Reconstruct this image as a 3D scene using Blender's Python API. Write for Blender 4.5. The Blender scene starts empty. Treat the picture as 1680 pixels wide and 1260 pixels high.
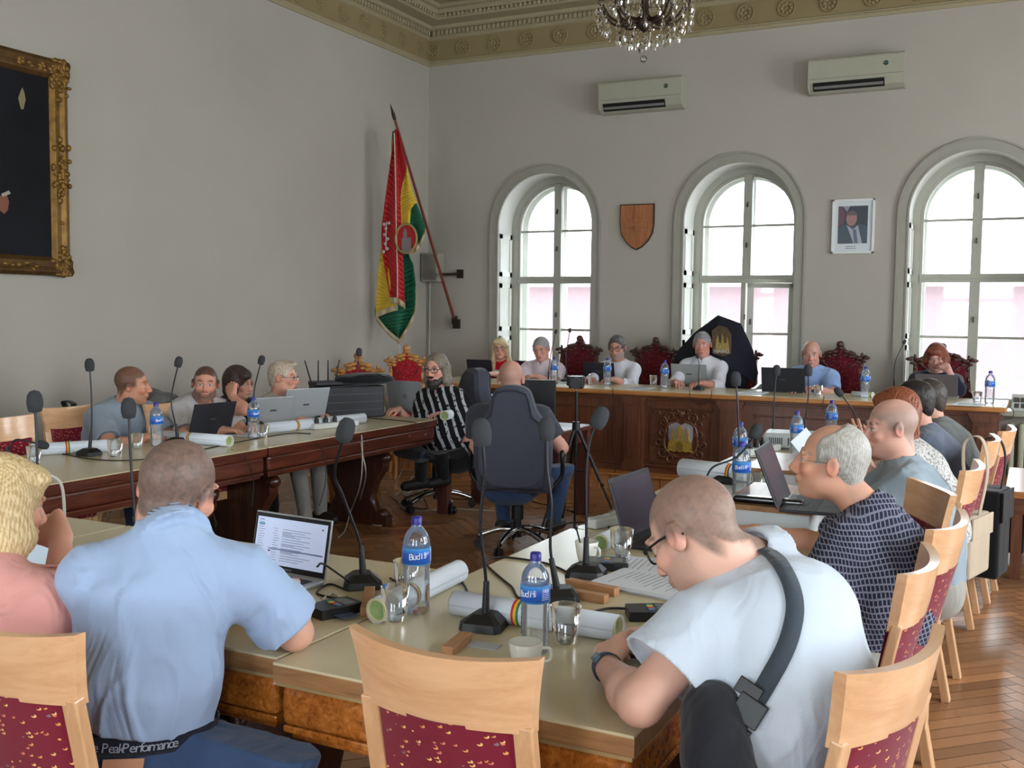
import bpy, math, random
import numpy as np
from mathutils import Vector, Matrix
from math import sin, cos, pi, radians as R
random.seed(7); RNG = np.random.RandomState(5)
SC = bpy.context.scene; COL = SC.collection

# ---------------------------------------------------------------- camera
EYE = 1.57; FPX = 1700.0
def cam_axes(yaw, p, r):
    f = np.array([-sin(yaw)*cos(p), cos(yaw)*cos(p), -sin(p)])
    rt = np.array([cos(yaw), sin(yaw), 0.0]); up = np.cross(rt, f)
    return cos(r)*rt+sin(r)*up, -sin(r)*rt+cos(r)*up, f
RT, UP, FW = cam_axes(R(26.8), R(3.95), R(.62))
cd = bpy.data.cameras.new('camera'); cam = bpy.data.objects.new('camera', cd); COL.objects.link(cam)
cd.sensor_width = 36; cd.lens = FPX/1680*36; cd.clip_start = .05; cd.clip_end = 200
m = Matrix((tuple(RT)+(0,), tuple(UP)+(0,), tuple(-FW)+(0,), (0, 0, 0, 1))).transposed()
m.translation = (0, 0, EYE); cam.matrix_world = m; SC.camera = cam

# ---------------------------------------------------------------- daylight and exposure
SC.view_settings.view_transform = 'Standard'; SC.view_settings.look = 'None'
SC.view_settings.exposure = EXPOSURE = 0.0; SC.view_settings.gamma = 1; SC.view_settings.use_curve_mapping = False
w = bpy.data.worlds.new('overcast_sky'); SC.world = w; w.use_nodes = True
bg = w.node_tree.nodes['Background']; bg.inputs[0].default_value = (.86, .94, 1.0, 1); bg.inputs[1].default_value = 9.0
def portal(loc, rot, sx, sy):
    l = bpy.data.lights.new('window_daylight', 'AREA'); l.shape = 'RECTANGLE'; l.size = sx; l.size_y = sy
    l.cycles.is_portal = True
    o = bpy.data.objects.new('window_daylight', l); COL.objects.link(o); o.location = loc; o.rotation_euler = rot
def daylight(loc, rot, sx, sy, power, col=(.9, .95, 1)):
    l = bpy.data.lights.new('window_daylight', 'AREA'); l.shape = 'RECTANGLE'; l.size = sx; l.size_y = sy
    l.energy = power; l.color = col
    o = bpy.data.objects.new('window_daylight', l); COL.objects.link(o); o.location = loc; o.rotation_euler = rot
WY = 10.5; WX = -6.43; RX = 3.4; BY = -3.2; TZ = .76
SIDE_WINDOWS = [(1.0, .9), (4.2, .9), (7.6, .9)]      # centre y, half width of the windows in the right wall
for yc, hw in SIDE_WINDOWS:
    daylight((RX+.45, yc, 2.2), (0, R(90), 0), 2.7, 2*hw, (115 if yc < 2 else 165))
FRONT_WINDOWS = [(-4.2, .8), (-1.2, .8), (1.8, .8)]     # windows of the wall behind the camera
for xc, hw in FRONT_WINDOWS:
    daylight((xc, BY-.45, 2.2), (R(90), 0, 0), 2*hw, 2.7, 60)

# ---------------------------------------------------------------- pixel ray helpers: a point of the photo on a real plane
def ray(x, y): return FW+RT*(x-840)/FPX+UP*(630-y)/FPX
def onz(x, y, z=TZ):
    d = ray(x, y); t = (z-EYE)/d[2]; return Vector((d[0]*t, d[1]*t, z))
def ony(x, y, Y):
    d = ray(x, y); t = Y/d[1]; return Vector((d[0]*t, Y, EYE+d[2]*t))
def onx(x, y, X):
    d = ray(x, y); t = X/d[0]; return Vector((X, d[1]*t, EYE+d[2]*t))
def dep(x, y, D):
    d = ray(x, y)*D; return Vector((d[0], d[1], d[2]+EYE))

# ---------------------------------------------------------------- materials
def lin(c):
    return tuple(((v/255)/12.92 if v/255 <= .04045 else ((v/255+.055)/1.055)**2.4) for v in c)
class NT:
    def __init__(s, name):
        s.m = bpy.data.materials.new(name); s.m.use_nodes = True; s.t = s.m.node_tree
        s.b = s.t.nodes['Principled BSDF']; s.o = s.t.nodes['Material Output']
    def n(s, typ, **kw):
        nd = s.t.nodes.new('ShaderNode'+typ)
        for k, v in kw.items():
            if k in nd.inputs and not hasattr(nd, k): nd.inputs[k].default_value = v
            elif hasattr(nd, k): setattr(nd, k, v)
            else: nd.inputs[k].default_value = v
        return nd
    def l(s, a, b): s.t.links.new(a, b)
    def coord(s, kind='Object', scale=(1, 1, 1), rot=(0, 0, 0), loc=(0, 0, 0)):
        c = s.n('TexCoord'); mp = s.n('Mapping'); mp.inputs['Scale'].default_value = scale
        mp.inputs['Rotation'].default_value = rot; mp.inputs['Location'].default_value = loc
        s.l(c.outputs[kind], mp.inputs['Vector']); return mp.outputs[0]
    def noise(s, vec, scale, detail=3, rough=.55, dist=0):
        nd = s.n('TexNoise'); nd.inputs['Scale'].default_value = scale; nd.inputs['Detail'].default_value = detail
        nd.inputs['Roughness'].default_value = rough; nd.inputs['Distortion'].default_value = dist
        s.l(vec, nd.inputs['Vector']); return nd.outputs['Fac']
    def ramp(s, fac, stops, interp='LINEAR'):
        r = s.n('ValToRGB'); r.color_ramp.interpolation = interp; e = r.color_ramp.elements
        while len(e) < len(stops): e.new(.5)
        for i, (p, c) in enumerate(stops): e[i].position = p; e[i].color = (*c, 1) if len(c) == 3 else c
        s.l(fac, r.inputs[0]); return r.outputs[0]
    def math(s, op, a, b=None, c=None):
        nd = s.n('Math'); nd.operation = op
        for i, v in enumerate((a, b, c)):
            if v is None: continue
            if isinstance(v, (int, float)): nd.inputs[i].default_value = v
            else: s.l(v, nd.inputs[i])
        return nd.outputs[0]
    def mix(s, fac, a, b):
        nd = s.n('Mix'); nd.data_type = 'RGBA'
        for i, v in ((0, fac), (6, a), (7, b)):
            if isinstance(v, (int, float)): nd.inputs[i].default_value = v
            elif isinstance(v, tuple): nd.inputs[i].default_value = (*v, 1) if len(v) == 3 else v
            else: s.l(v, nd.inputs[i])
        return nd.outputs[2]
    def bump(s, h, strength=.3, dist=.01):
        b = s.n('Bump'); b.inputs['Strength'].default_value = strength; b.inputs['Distance'].default_value = dist
        s.l(h, b.inputs['Height']); s.l(b.outputs[0], s.b.inputs['Normal']); return b
    def base(s, c):
        if isinstance(c, tuple): s.b.inputs['Base Color'].default_value = (*c, 1)
        else: s.l(c, s.b.inputs['Base Color'])
    def set(s, rough=.5, metal=0, spec=.5, coat=0, trans=0, ior=1.45, sheen=0, sss=0):
        i = s.b.inputs; i['Roughness'].default_value = rough; i['Metallic'].default_value = metal
        i['Specular IOR Level'].default_value = spec; i['Coat Weight'].default_value = coat; i['Coat Roughness'].default_value = .15
        i['Transmission Weight'].default_value = trans; i['IOR'].default_value = ior; i['Sheen Weight'].default_value = sheen
        if sss: i['Subsurface Weight'].default_value = sss; i['Subsurface Radius'].default_value = (.01, .004, .002)
        return s.m
MATS = {}
def M(name, rgb, rough=.5, metal=0, vary=.06, vscale=8, bump=0, bscale=60, **kw):
    """plain surface: colour with a slight noise variation and an optional fine bump"""
    if name in MATS: return MATS[name]
    t = NT(name); c = lin(rgb); v = t.coord()
    if vary:
        f = t.noise(v, vscale, 3); a = tuple(x*(1-vary) for x in c); b = tuple(min(1, x*(1+vary)) for x in c)
        t.base(t.ramp(f, [(.3, a), (.7, b)]))
    else: t.base(c)
    if bump: t.bump(t.noise(v, bscale, 4), bump, .002)
    MATS[name] = t.set(rough, metal, **kw); return MATS[name]
def wood(name, dark, light, scale=1.0, axis='x', rough=.4, coat=.2, grain=1.0, bump=.05):
    if name in MATS: return MATS[name]
    t = NT(name); sc = {'x': (2, 22, 22), 'y': (22, 2, 22), 'z': (22, 22, 2)}[axis]
    v = t.coord(scale=tuple(q*scale for q in sc))
    f = t.noise(v, 1.2, 5, .6, 1.2*grain); g = t.noise(v, 9, 3, .6)
    f2 = t.math('ADD', t.math('MULTIPLY', f, .8), t.math('MULTIPLY', g, .2))
    t.base(t.ramp(f2, [(.32, lin(dark)), (.68, lin(light))])); t.bump(f2, bump, .003)
    MATS[name] = t.set(rough, 0, coat=coat); return MATS[name]
def attr_mat(name, attr='Col', rough=.5, **kw):
    if name in MATS: return MATS[name]
    t = NT(name); a = t.n('Attribute'); a.attribute_name = attr; t.base(a.outputs['Color'])
    bs = kw.pop('bump', 0); sc = kw.pop('bscale', 200)
    if bs: t.bump(t.noise(t.coord(), sc, 3), bs, .001)
    MATS[name] = t.set(rough, **kw); return MATS[name]
def thin_glass(name, tint=(.97, .98, .98), rough=.03, refl=1.0, milk=0):
    """thin clear glass or plastic shell: see-through with reflections at grazing angles"""
    if name in MATS: return MATS[name]
    t = NT(name); tr = t.n('BsdfTransparent'); tr.inputs[0].default_value = (*tint, 1)
    gl = t.n('BsdfGlossy'); gl.inputs['Roughness'].default_value = rough; gl.inputs[0].default_value = (1, 1, 1, 1)
    fr = t.n('Fresnel'); fr.inputs[0].default_value = 1.5; mx = t.n('MixShader')
    t.l(t.math('MULTIPLY', fr.outputs[0], refl), mx.inputs[0]); t.l(tr.outputs[0], mx.inputs[1]); t.l(gl.outputs[0], mx.inputs[2])
    out = mx.outputs[0]
    if milk:
        df = t.n('BsdfDiffuse'); df.inputs[0].default_value = (.9, .92, .94, 1); m2 = t.n('MixShader'); m2.inputs[0].default_value = milk; t.l(out, m2.inputs[1]); t.l(df.outputs[0], m2.inputs[2]); out = m2.outputs[0]
    t.l(out, t.o.inputs[0]); MATS[name] = t.m; return t.m
# ---------------------------------------------------------------- mesh builder
class MB:
    def __init__(s): s.v = []; s.f = []; s.mi = []; s.m = 0; s.sm = []; s.smooth = False; s.X = None
    def add(s, vs, fs, smooth=None):
        b = len(s.v)
        if s.X is not None: vs = [s.X @ Vector(q) for q in vs]
        s.v += [tuple(q) for q in vs]; s.f += [tuple(b+i for i in f) for f in fs]
        s.mi += [s.m]*len(fs); s.sm += [s.smooth if smooth is None else smooth]*len(fs); return s
    def box(s, c, d, rot=None, taper=1.0):
        x, y, z = (q/2 for q in d); vs = []
        for k, t in ((-1, 1), (1, taper)):
            for i, j in ((-1, -1), (1, -1), (1, 1), (-1, 1)): vs.append(Vector((i*x*t, j*y*t, k*z)))
        if rot is not None: vs = [rot @ q for q in vs]
        return s.add([q+Vector(c) for q in vs], [(3, 2, 1, 0), (4, 5, 6, 7), (0, 1, 5, 4), (1, 2, 6, 5), (2, 3, 7, 6), (3, 0, 4, 7)], False)
    def bx(s, x0, x1, y0, y1, z0, z1): return s.box(((x0+x1)/2, (y0+y1)/2, (z0+z1)/2), (abs(x1-x0), abs(y1-y0), abs(z1-z0)))
    def bar(s, a, b, w, h, up=(0, 0, 1)):
        a = Vector(a); b = Vector(b); d = (b-a); L = d.length; d.normalize(); u = Vector(up)
        sd = d.cross(u)
        if sd.length < 1e-4: sd = d.cross(Vector((0, 1, 0)))
        sd.normalize(); u = sd.cross(d); rot = Matrix((sd, d, u)).transposed()
        return s.box((a+b)/2, (w, L, h), rot)
    def cone(s, a, b, ra, rb, n=16, cap=True):
        return s.tube([a, b], [ra, rb], n, cap)
    def tube(s, pts, r, n=10, cap=True, flat=None, smooth=True, closed=False):
        pts = [Vector(p) for p in pts]; K = len(pts)
        rs = r if isinstance(r, (list, tuple)) else [r]*K
        vs = []; fs = []; up = None
        for i, p in enumerate(pts):
            d = (pts[min(i+1, K-1)]-pts[max(i-1, 0)])
            if closed: d = pts[(i+1) % K]-pts[i-1]
            if d.length < 1e-9: d = Vector((0, 0, 1))
            d.normalize()
            if up is None:
                up = Vector((0, 0, 1)) if abs(d.z) < .9 else Vector((0, 1, 0))
                if flat is not None: up = Vector(flat[2]) if len(flat) > 2 else up
            sd = d.cross(up)
            if sd.length < 1e-6: sd = d.orthogonal()
            sd.normalize(); up = sd.cross(d).normalized()
            fa, fb = (flat[0], flat[1]) if flat else (1, 1)
            for k in range(n):
                a = 2*pi*k/n; vs.append(p+sd*cos(a)*rs[i]*fa+up*sin(a)*rs[i]*fb)
        for i in range(K-1 if not closed else K):
            j = (i+1) % K
            for k in range(n): fs.append((i*n+k, i*n+(k+1) % n, j*n+(k+1) % n, j*n+k))
        b0 = len(s.f); s.add(vs, fs, smooth)
        if cap and not closed:
            s.add(vs[:n], [tuple(range(n))[::-1]], False); s.add(vs[-n:], [tuple(range(n))], False)
        return s
    def lathe(s, prof, c=(0, 0, 0), n=24, rot=None, smooth=True, sx=1, sy=1):
        vs = []; fs = []; c = Vector(c)
        for (r, z) in prof:
            for k in range(n):
                a = 2*pi*k/n; q = Vector((r*cos(a)*sx, r*sin(a)*sy, z)); vs.append((rot @ q if rot is not None else q)+c)
        for i in range(len(prof)-1):
            for k in range(n): fs.append((i*n+k, i*n+(k+1) % n, (i+1)*n+(k+1) % n, (i+1)*n+k))
        s.add(vs, fs, smooth)
        if prof[0][0] > 1e-5: s.add(vs[:n], [tuple(range(n))[::-1]], False)
        if prof[-1][0] > 1e-5: s.add(vs[-n:], [tuple(range(n))], False)
        return s
    def prism(s, poly, o, u, v, w, smooth=False):
        """polygon (list of 2D) in plane o + a*u + b*v, extruded by vector w"""
        o, u, v, w = (Vector(q) for q in (o, u, v, w)); n = len(poly)
        vs = [o+u*a+v*b for a, b in poly]+[o+u*a+v*b+w for a, b in poly]
        s.add(vs, [tuple(range(n))[::-1], tuple(range(n, 2*n))], False)
        s.add(vs, [(i, (i+1) % n, n+(i+1) % n, n+i) for i in range(n)], smooth); return s
    def strip(s, A, B, smooth=True, close=False):
        """quads between two equally long rows of points"""
        n = len(A); vs = list(A)+list(B)
        return s.add(vs, [(i, (i+1) % n, n+(i+1) % n, n+i) for i in range(n if close else n-1)], smooth)
    def grid(s, fn, nu, nv, smooth=True, wrap=False):
        vs = [fn(i/(nu-1) if not wrap else i/nu, j/(nv-1)) for j in range(nv) for i in range(nu)]
        fs = []
        for j in range(nv-1):
            for i in range(nu if wrap else nu-1): i2 = (i+1) % nu; fs.append((j*nu+i, j*nu+i2, (j+1)*nu+i2, (j+1)*nu+i))
        return s.add(vs, fs, smooth)
    def ball(s, c, r, n=14, m_=9, rot=None):
        r = r if isinstance(r, (tuple, list)) else (r, r, r)
        prof = [(max(sin(pi*i/m_), 1e-6), -cos(pi*i/m_)) for i in range(m_+1)]
        vs = []; c = Vector(c)
        for (a, z) in prof:
            for k in range(n):
                q = Vector((a*cos(2*pi*k/n)*r[0], a*sin(2*pi*k/n)*r[1], z*r[2])); vs.append((rot @ q if rot is not None else q)+c)
        return s.add(vs, [(i*n+k, i*n+(k+1) % n, (i+1)*n+(k+1) % n, (i+1)*n+k) for i in range(m_) for k in range(n)], True)
    def build(s, name, mats, parent=None, bevel=0, loc=None, sub=0, solid=0, seg=2):
        me = bpy.data.meshes.new(name); me.from_pydata(s.v, [], s.f)
        for q in (mats if isinstance(mats, (list, tuple)) else [mats]): me.materials.append(q)
        me.polygons.foreach_set('material_index', s.mi); me.polygons.foreach_set('use_smooth', s.sm); me.update()
        o = bpy.data.objects.new(name, me); COL.objects.link(o)
        if loc is not None: o.location = loc
        if parent is not None: o.parent = parent
        if solid: q = o.modifiers.new('s', 'SOLIDIFY'); q.thickness = solid; q.offset = 0
        if bevel: q = o.modifiers.new('b', 'BEVEL'); q.width = bevel; q.segments = seg; q.limit_method = 'ANGLE'; q.angle_limit = R(40)
        if sub: q = o.modifiers.new('u', 'SUBSURF'); q.levels = sub; q.render_levels = sub
        return o
def tag(o, label, cat, group=None):
    o['label'] = label; o['category'] = cat
    if group: o['group'] = group
    return o
def struct(o): o['kind'] = 'structure'; return o
def thing(name, label, cat, loc=(0, 0, 0), rz=0, group=None):
    o = bpy.data.objects.new(name, None); COL.objects.link(o); o.location = loc; o.rotation_euler = (0, 0, rz)
    o.empty_display_size = .05; return tag(o, label, cat, group)
def dup(o, loc=None, rz=None, label=None, group=None, parent=None):
    c = o.copy(); COL.objects.link(c)
    if parent is not None: c.parent = parent
    for ch in list(o.children):
        if ch.name not in SC.objects: continue
        dup(ch, parent=c)
    if loc is not None: c.location = loc
    if rz is not None: c.rotation_euler = (0, 0, rz) if not isinstance(rz, (tuple, list)) else rz
    if label: c['label'] = label
    if group: c['group'] = group
    return c
def text_mb(mb, txt, size, o, u, v, thick=.0005, align='CENTER'):
    """letters as flat mesh faces laid on plane o,u,v"""
    cu = bpy.data.curves.new('t', 'FONT'); cu.body = txt; cu.size = size; cu.align_x = align; cu.align_y = 'CENTER'
    cu.extrude = thick/2; cu.resolution_u = 3
    ob = bpy.data.objects.new('t', cu); COL.objects.link(ob); dg = bpy.context.evaluated_depsgraph_get()
    me = bpy.data.meshes.new_from_object(ob.evaluated_get(dg)); u = Vector(u).normalized(); v = Vector(v).normalized(); n = u.cross(v); o = Vector(o)
    mb.add([o+u*q.co.x+v*q.co.y+n*q.co.z for q in me.vertices], [tuple(p.vertices) for p in me.polygons], False)
    bpy.data.objects.remove(ob); bpy.data.meshes.remove(me); bpy.data.curves.remove(cu); return mb
def smooth_pts(pts, n=8):
    """Catmull-Rom through the points"""
    P = [Vector(p) for p in pts]; P = [P[0]*2-P[1]]+P+[P[-1]*2-P[-2]]; out = []
    for i in range(1, len(P)-2):
        for k in range(n):
            t = k/n; a, b, c, d = P[i-1:i+3]
            out.append(.5*((2*b)+(c-a)*t+(2*a-5*b+4*c-d)*t*t+(3*b-a-3*c+d)*t**3))
    return out+[P[-2]]
# ================================================================ the room
wallm = NT('warm grey painted plaster'); v = wallm.coord()
wallm.base(wallm.ramp(wallm.noise(v, .7, 4), [(.3, lin((161, 156, 146))), (.7, lin((168, 163, 153)))])); wallm.bump(wallm.noise(v, 30, 4), .08, .004); wallm = wallm.set(.85)
cream = M('cream painted plaster moulding', (150, 139, 110), .75, vary=.05, vscale=3)
creamd = M('ochre cream frieze', (134, 119, 84), .75, vary=.05, vscale=3)
winp = M('off-white painted wood greyed as backlit', (160, 160, 148), .45, vary=.03)  # window white greyed: the backlit shade of the frames is put into the colour
revm = M('white painted reveal brightened as daylit', (205, 206, 198), .5, vary=.02)  # lighter copy of the same white, daylight on the reveals put into the colour
casing = M('grey-white window casing', (148, 146, 136), .6, vary=.03)
# floor: herringbone parquet, one mesh, one colour per block
def make_floor():
    W, L = .075, .45; vs = []; fs = []; cols = []; c45 = cos(pi/4)
    x0, x1, y0, y1 = WX, RX, BY, WY; g = .0014; N = int(L/W)
    def quad(ax, ay, bx_, by_):
        P = [(ax+g, ay+g), (bx_-g, ay+g), (bx_-g, by_-g), (ax+g, by_-g)]
        Q = [((p-q)*c45-1.6, (p+q)*c45+3.6) for p, q in P]
        if all(not (x0-.3 < q[0] < x1+.3 and y0-.3 < q[1] < y1+.3) for q in Q): return
        Q = [(min(max(a, x0), x1), min(max(b, y0), y1)) for a, b in Q]
        b = len(vs); vs.extend((a, c, 0) for a, c in Q); fs.append((b, b+1, b+2, b+3))
        t = random.random(); k = random.uniform(.68, 1.2); col = [(.33+.10*t)*k, (.155+.05*t)*k, (.066+.026*t)*k]
        cols.append(col)
    # classic herringbone: period 2L along the diagonal steps of W
    for k in range(-220, 220):
        for j in range(-28, 28):
            bx0 = k*W+j*L*1.0; by0 = k*W-j*L*1.0
            quad(bx0, by0, bx0+L, by0+W)
            quad(bx0-W+L+W, by0+W-L+W-W, bx0+L+W, by0+W-L+L) if False else quad(bx0+L, by0-L+W, bx0+L+W, by0+W)
    # the dark joint below
    b = len(vs); vs.extend([(x0, y0, -.002), (x1, y0, -.002), (x1, y1, -.002), (x0, y1, -.002)]); fs.append((b, b+1, b+2, b+3)); cols.append([.03, .015, .008])
    me = bpy.data.meshes.new('floor'); me.from_pydata(vs, [], fs)
    ca = me.color_attributes.new('Col', 'FLOAT_COLOR', 'CORNER'); arr = np.repeat(np.array(cols), 4, axis=0); arr = np.c_[arr, np.ones(len(arr))]
    ca.data.foreach_set('color', arr.astype('f').ravel())
    t = NT('herringbone oak parquet'); a = t.n('Attribute'); a.attribute_name = 'Col'
    n1 = t.noise(t.coord(scale=(1, 1, 1), rot=(0, 0, pi/4)), 26, 5, .65, 2.0); n2 = t.noise(t.coord(), .9, 3)
    t.base(t.mix(t.math('MULTIPLY', n1, .35), a.outputs['Color'], (.09, .04, .018)))
    rr = t.ramp(n2, [(.3, (.2, .2, .2)), (.7, (.34, .34, .34))]); t.l(rr, t.b.inputs['Roughness']); t.bump(n1, .12, .002)
    mm = t.set(.25, spec=.5); t.l(rr, t.b.inputs['Roughness']); me.materials.append(mm)
    o = bpy.data.objects.new('floor', me); COL.objects.link(o); struct(o)
make_floor()
mb = MB(); mb.bx(WX-.4, WX, BY-.3, WY+.8, -.3, 5.6); struct(mb.build('wall_left', wallm))
CZ = 5.05
mb = MB(); mb.bx(WX-.4, RX+.8, BY-.3, WY+.8, CZ, CZ+.3); struct(mb.build('ceiling', cream))

WINS = [-4.92, -2.744, -.546, 1.64]; HW = .575; SPR = 2.535; SILL = .73; RD = .36
def arch(c, hw, z0, zs, n=28):
    return [(c-hw, z0)]+[(c-hw*cos(pi*i/n), zs+hw*sin(pi*i/n)) for i in range(n+1)]+[(c+hw, z0)]
def wall_sheet(mb, y, flip):
    xs = [WX]
    for c in WINS: xs += [c-HW, c+HW]
    xs.append(RX)
    def q(a, b, c, d): mb.add([a, b, c, d], [(0, 1, 2, 3) if not flip else (3, 2, 1, 0)], False)
    for i in range(0, len(xs), 2): q((xs[i], y, 0), (xs[i+1], y, 0), (xs[i+1], y, CZ), (xs[i], y, CZ))
    for c in WINS:
        q((c-HW, y, 0), (c+HW, y, 0), (c+HW, y, SILL), (c-HW, y, SILL)); P = arch(c, HW, SILL, SPR)[1:-1]
        for a, b in zip(P, P[1:]): q((a[0], y, a[1]), (b[0], y, b[1]), (b[0], y, CZ), (a[0], y, CZ))
mb = MB(); wall_sheet(mb, WY, False); wall_sheet(mb, WY+.62, True); wb = struct(mb.build('wall_back', wallm))
# other walls of the room (out of the frame) with the windows that light the tables
def hole_wall(name, axis, pos, thick, a0, a1, holes, z0, z1):
    mb = MB(); cur = a0
    def seg(p, q, zz0, zz1):
        if axis == 'x': mb.bx(pos, pos+thick, p, q, zz0, zz1)
        else: mb.bx(p, q, pos, pos+thick, zz0, zz1)
    for c, hw in holes: seg(cur, c-hw, 0, CZ); seg(c-hw, c+hw, 0, z0); seg(c-hw, c+hw, z1, CZ); cur = c+hw
    seg(cur, a1, 0, CZ); return struct(mb.build(name, wallm))
hole_wall('wall_right', 'x', RX, .4, BY, WY, SIDE_WINDOWS, .8, 3.5)
hole_wall('wall_front', 'y', BY-.4, .4, WX, RX, FRONT_WINDOWS, .8, 3.5)
for k, (yc, hw) in enumerate(SIDE_WINDOWS):
    mb = MB()
    for (y, w_) in ((yc-hw+.05, .1), (yc, .1), (yc+hw-.05, .1)): mb.bx(RX+.2, RX+.26, y-w_/2, y+w_/2, .8, 3.5)
    for z in (.85, 1.95, 3.45): mb.bx(RX+.2, RX+.26, yc-hw, yc+hw, z-.05, z+.05)
    struct(mb.build('window_%d' % (5+k), winp))
for k, (xc, hw) in enumerate(FRONT_WINDOWS):
    mb = MB()
    for x in (xc-hw+.05, xc, xc+hw-.05): mb.bx(x-.05, x+.05, BY-.26, BY-.2, .8, 3.5)
    for z in (.85, 1.95, 3.45): mb.bx(xc-hw, xc+hw, BY-.26, BY-.2, z-.05, z+.05)
    struct(mb.build('window_%d' % (8+k), winp))
pane_m = thin_glass('old window glass', (.93, .96, .97))
iron = M('dark window latch iron', (70, 66, 58), .5, .6)
for k, c in enumerate(WINS):
    w0 = bpy.data.objects.new('window_%d' % (k+1), None); COL.objects.link(w0); w0.location = (c, WY, 0); struct(w0)
    # casing: flat band with a raised outer bead
    mb = MB()
    for (h0, h1, y0) in ((HW, HW+.10, -.018), (HW+.085, HW+.102, -.032), (HW-.004, HW+.012, -.026)):
        A = arch(0, h0, 0, SPR); B = arch(0, h1, 0, SPR)
        a0 = [Vector((x, y0, z)) for x, z in A]; b0 = [Vector((x, y0, z)) for x, z in B]
        mb.strip(a0, b0, False); mb.strip(b0, [q+Vector((0, -y0, 0)) for q in b0]); mb.strip([q+Vector((0, -y0+.001, 0)) for q in a0], a0)
    mb.build('window_casing', casing, w0)
    # reveal lining: arched soffit and panelled shutters
    mb = MB(); P = arch(0, HW, SILL, SPR)
    mb.strip([Vector((x, -.02, z)) for x, z in P], [Vector((x, .62, z)) for x, z in P])
    mb.build('reveal_lining', revm, w0)
    mb = MB(); mb.bx(-HW-.05, HW+.05, -.16, RD+.02, SILL-.05, SILL); mb.build('window_sill', winp, w0, bevel=.012)
    for s in (-1, 1):
        mb = MB()
        for z0, z1 in ((.78, 1.30), (1.36, 1.90), (1.98, 2.46)):
            x = s*(HW-.006)
            for (y0, y1, a, b) in ((.03, RD-.04, z0, z0+.05), (.03, RD-.04, z1-.05, z1), (.03, .08, z0, z1), (RD-.09, RD-.04, z0, z1)): mb.bx(x-.008, x+.008, y0, y1, a, b)
        mb.build('shutter', revm, w0)
    # outer frame: arched ring
    mb = MB(); yo = RD
    for (h0, h1, y0, y1) in ((.505, HW, yo-.02, yo+.07), (.475, .508, yo+.0, yo+.06)):
        A = arch(0, h0, SILL+.06, SPR); B = arch(0, h1, SILL, SPR)
        for yy, fl in ((y0, 0), (y1, 1)): mb.strip([Vector((x, yy, z)) for x, z in A], [Vector((x, yy, z)) for x, z in B], False)
        mb.strip([Vector((x, y1, z)) for x, z in A], [Vector((x, y0, z)) for x, z in A])
        mb.bx(-h1, h1, y0, y1, SILL, SILL+.07)
    mb.build('window_frame', winp, w0)
    mb = MB(); open_sash = (k == 1)
    mb.bx(-.045, .045, yo-.015, yo+.06, 1.96, SPR+.50)           # mullion above the transom
    mb.bx(-.5, .5, yo-.02, yo+.07, 1.905, 1.985); mb.bx(-.5, .5, yo-.032, yo+.02, 1.935, 1.95)
    mb.bx(-.5, .5, yo+.02, yo+.05, 2.49, 2.515)
    if not open_sash: mb.bx(-.045, .045, yo-.015, yo+.06, SILL, 1.93); mb.bx(-.5, .5, yo+.02, yo+.05, 1.365, 1.39)
    else: mb.bx(-.05, .0, yo-.015, yo+.06, SILL, 1.93); mb.bx(-.5, 0, yo+.02, yo+.05, 1.365, 1.39)
    mb.build('mullion', winp, w0, bevel=.004)
    mb = MB(); y2 = yo+.17             # outer casements of the double window
    for (h0, h1) in ((.46, .56),):
        A = arch(0, h0, SILL+.06, SPR); B = arch(0, h1, SILL, SPR); mb.strip([Vector((x, y2, z)) for x, z in A], [Vector((x, y2, z)) for x, z in B], False); mb.strip([Vector((x, y2+.05, z)) for x, z in A], [Vector((x, y2, z)) for x, z in A])
    mb.bx(-.035, .035, y2, y2+.05, SILL if not open_sash else 1.9, SPR+.46); mb.bx(-.5, .5, y2, y2+.05, 1.92, 1.975)
    mb.build('outer_casement', revm, w0)
    for z in (1.55, 2.3, 2.72):
        mb = MB(); mb.box((0, yo-.024, z), (.012, .018, .05)); mb.tube([(0, yo-.03, z), (.0, yo-.05, z-.005), (.004, yo-.05, z-.03)], .006, 6); mb.build('latch', iron, w0)
    def pane(x0, x1, z0, z1, y, par, top=False):
        mb = MB()
        if top:
            s = 1 if x1 > .1 else -1; P = [(x0, z0), (x1, z0)]
            pts = [(q, z) for q, z in arch(0, .49, z0, SPR) if min(x0, x1)-1e-6 <= q <= max(x0, x1)+1e-6]
            if s < 0: poly = [(x1, z0)]+[(x0, z0)]+pts[1:]+[(x1, SPR+.487)]
            else: poly = [(x1, z0), (x0, z0), (x0, SPR+.487)]+pts[:-1]
            mb.add([(a, y, b) for a, b in poly], [tuple(range(len(poly)))], False)
        else: mb.add([(x0, y, z0), (x1, y, z0), (x1, y, z1), (x0, y, z1)], [(0, 1, 2, 3)], False)
        return mb.build('pane', pane_m, par)
    yp = yo+.035
    pane(-.49, -.04, 2.5, 3, yp, w0, True); pane(.04, .49, 2.5, 3, yp, w0, True)
    for z0, z1 in ((1.98, 2.5),): pane(-.49, -.04, z0, z1, yp, w0); pane(.04, .49, z0, z1, yp, w0)
    for z0, z1 in ((.79, 1.38), (1.38, 1.92)):
        pane(-.49, -.04, z0, z1, yp, w0)
        if not open_sash: pane(.04, .49, z0, z1, yp, w0)
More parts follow.
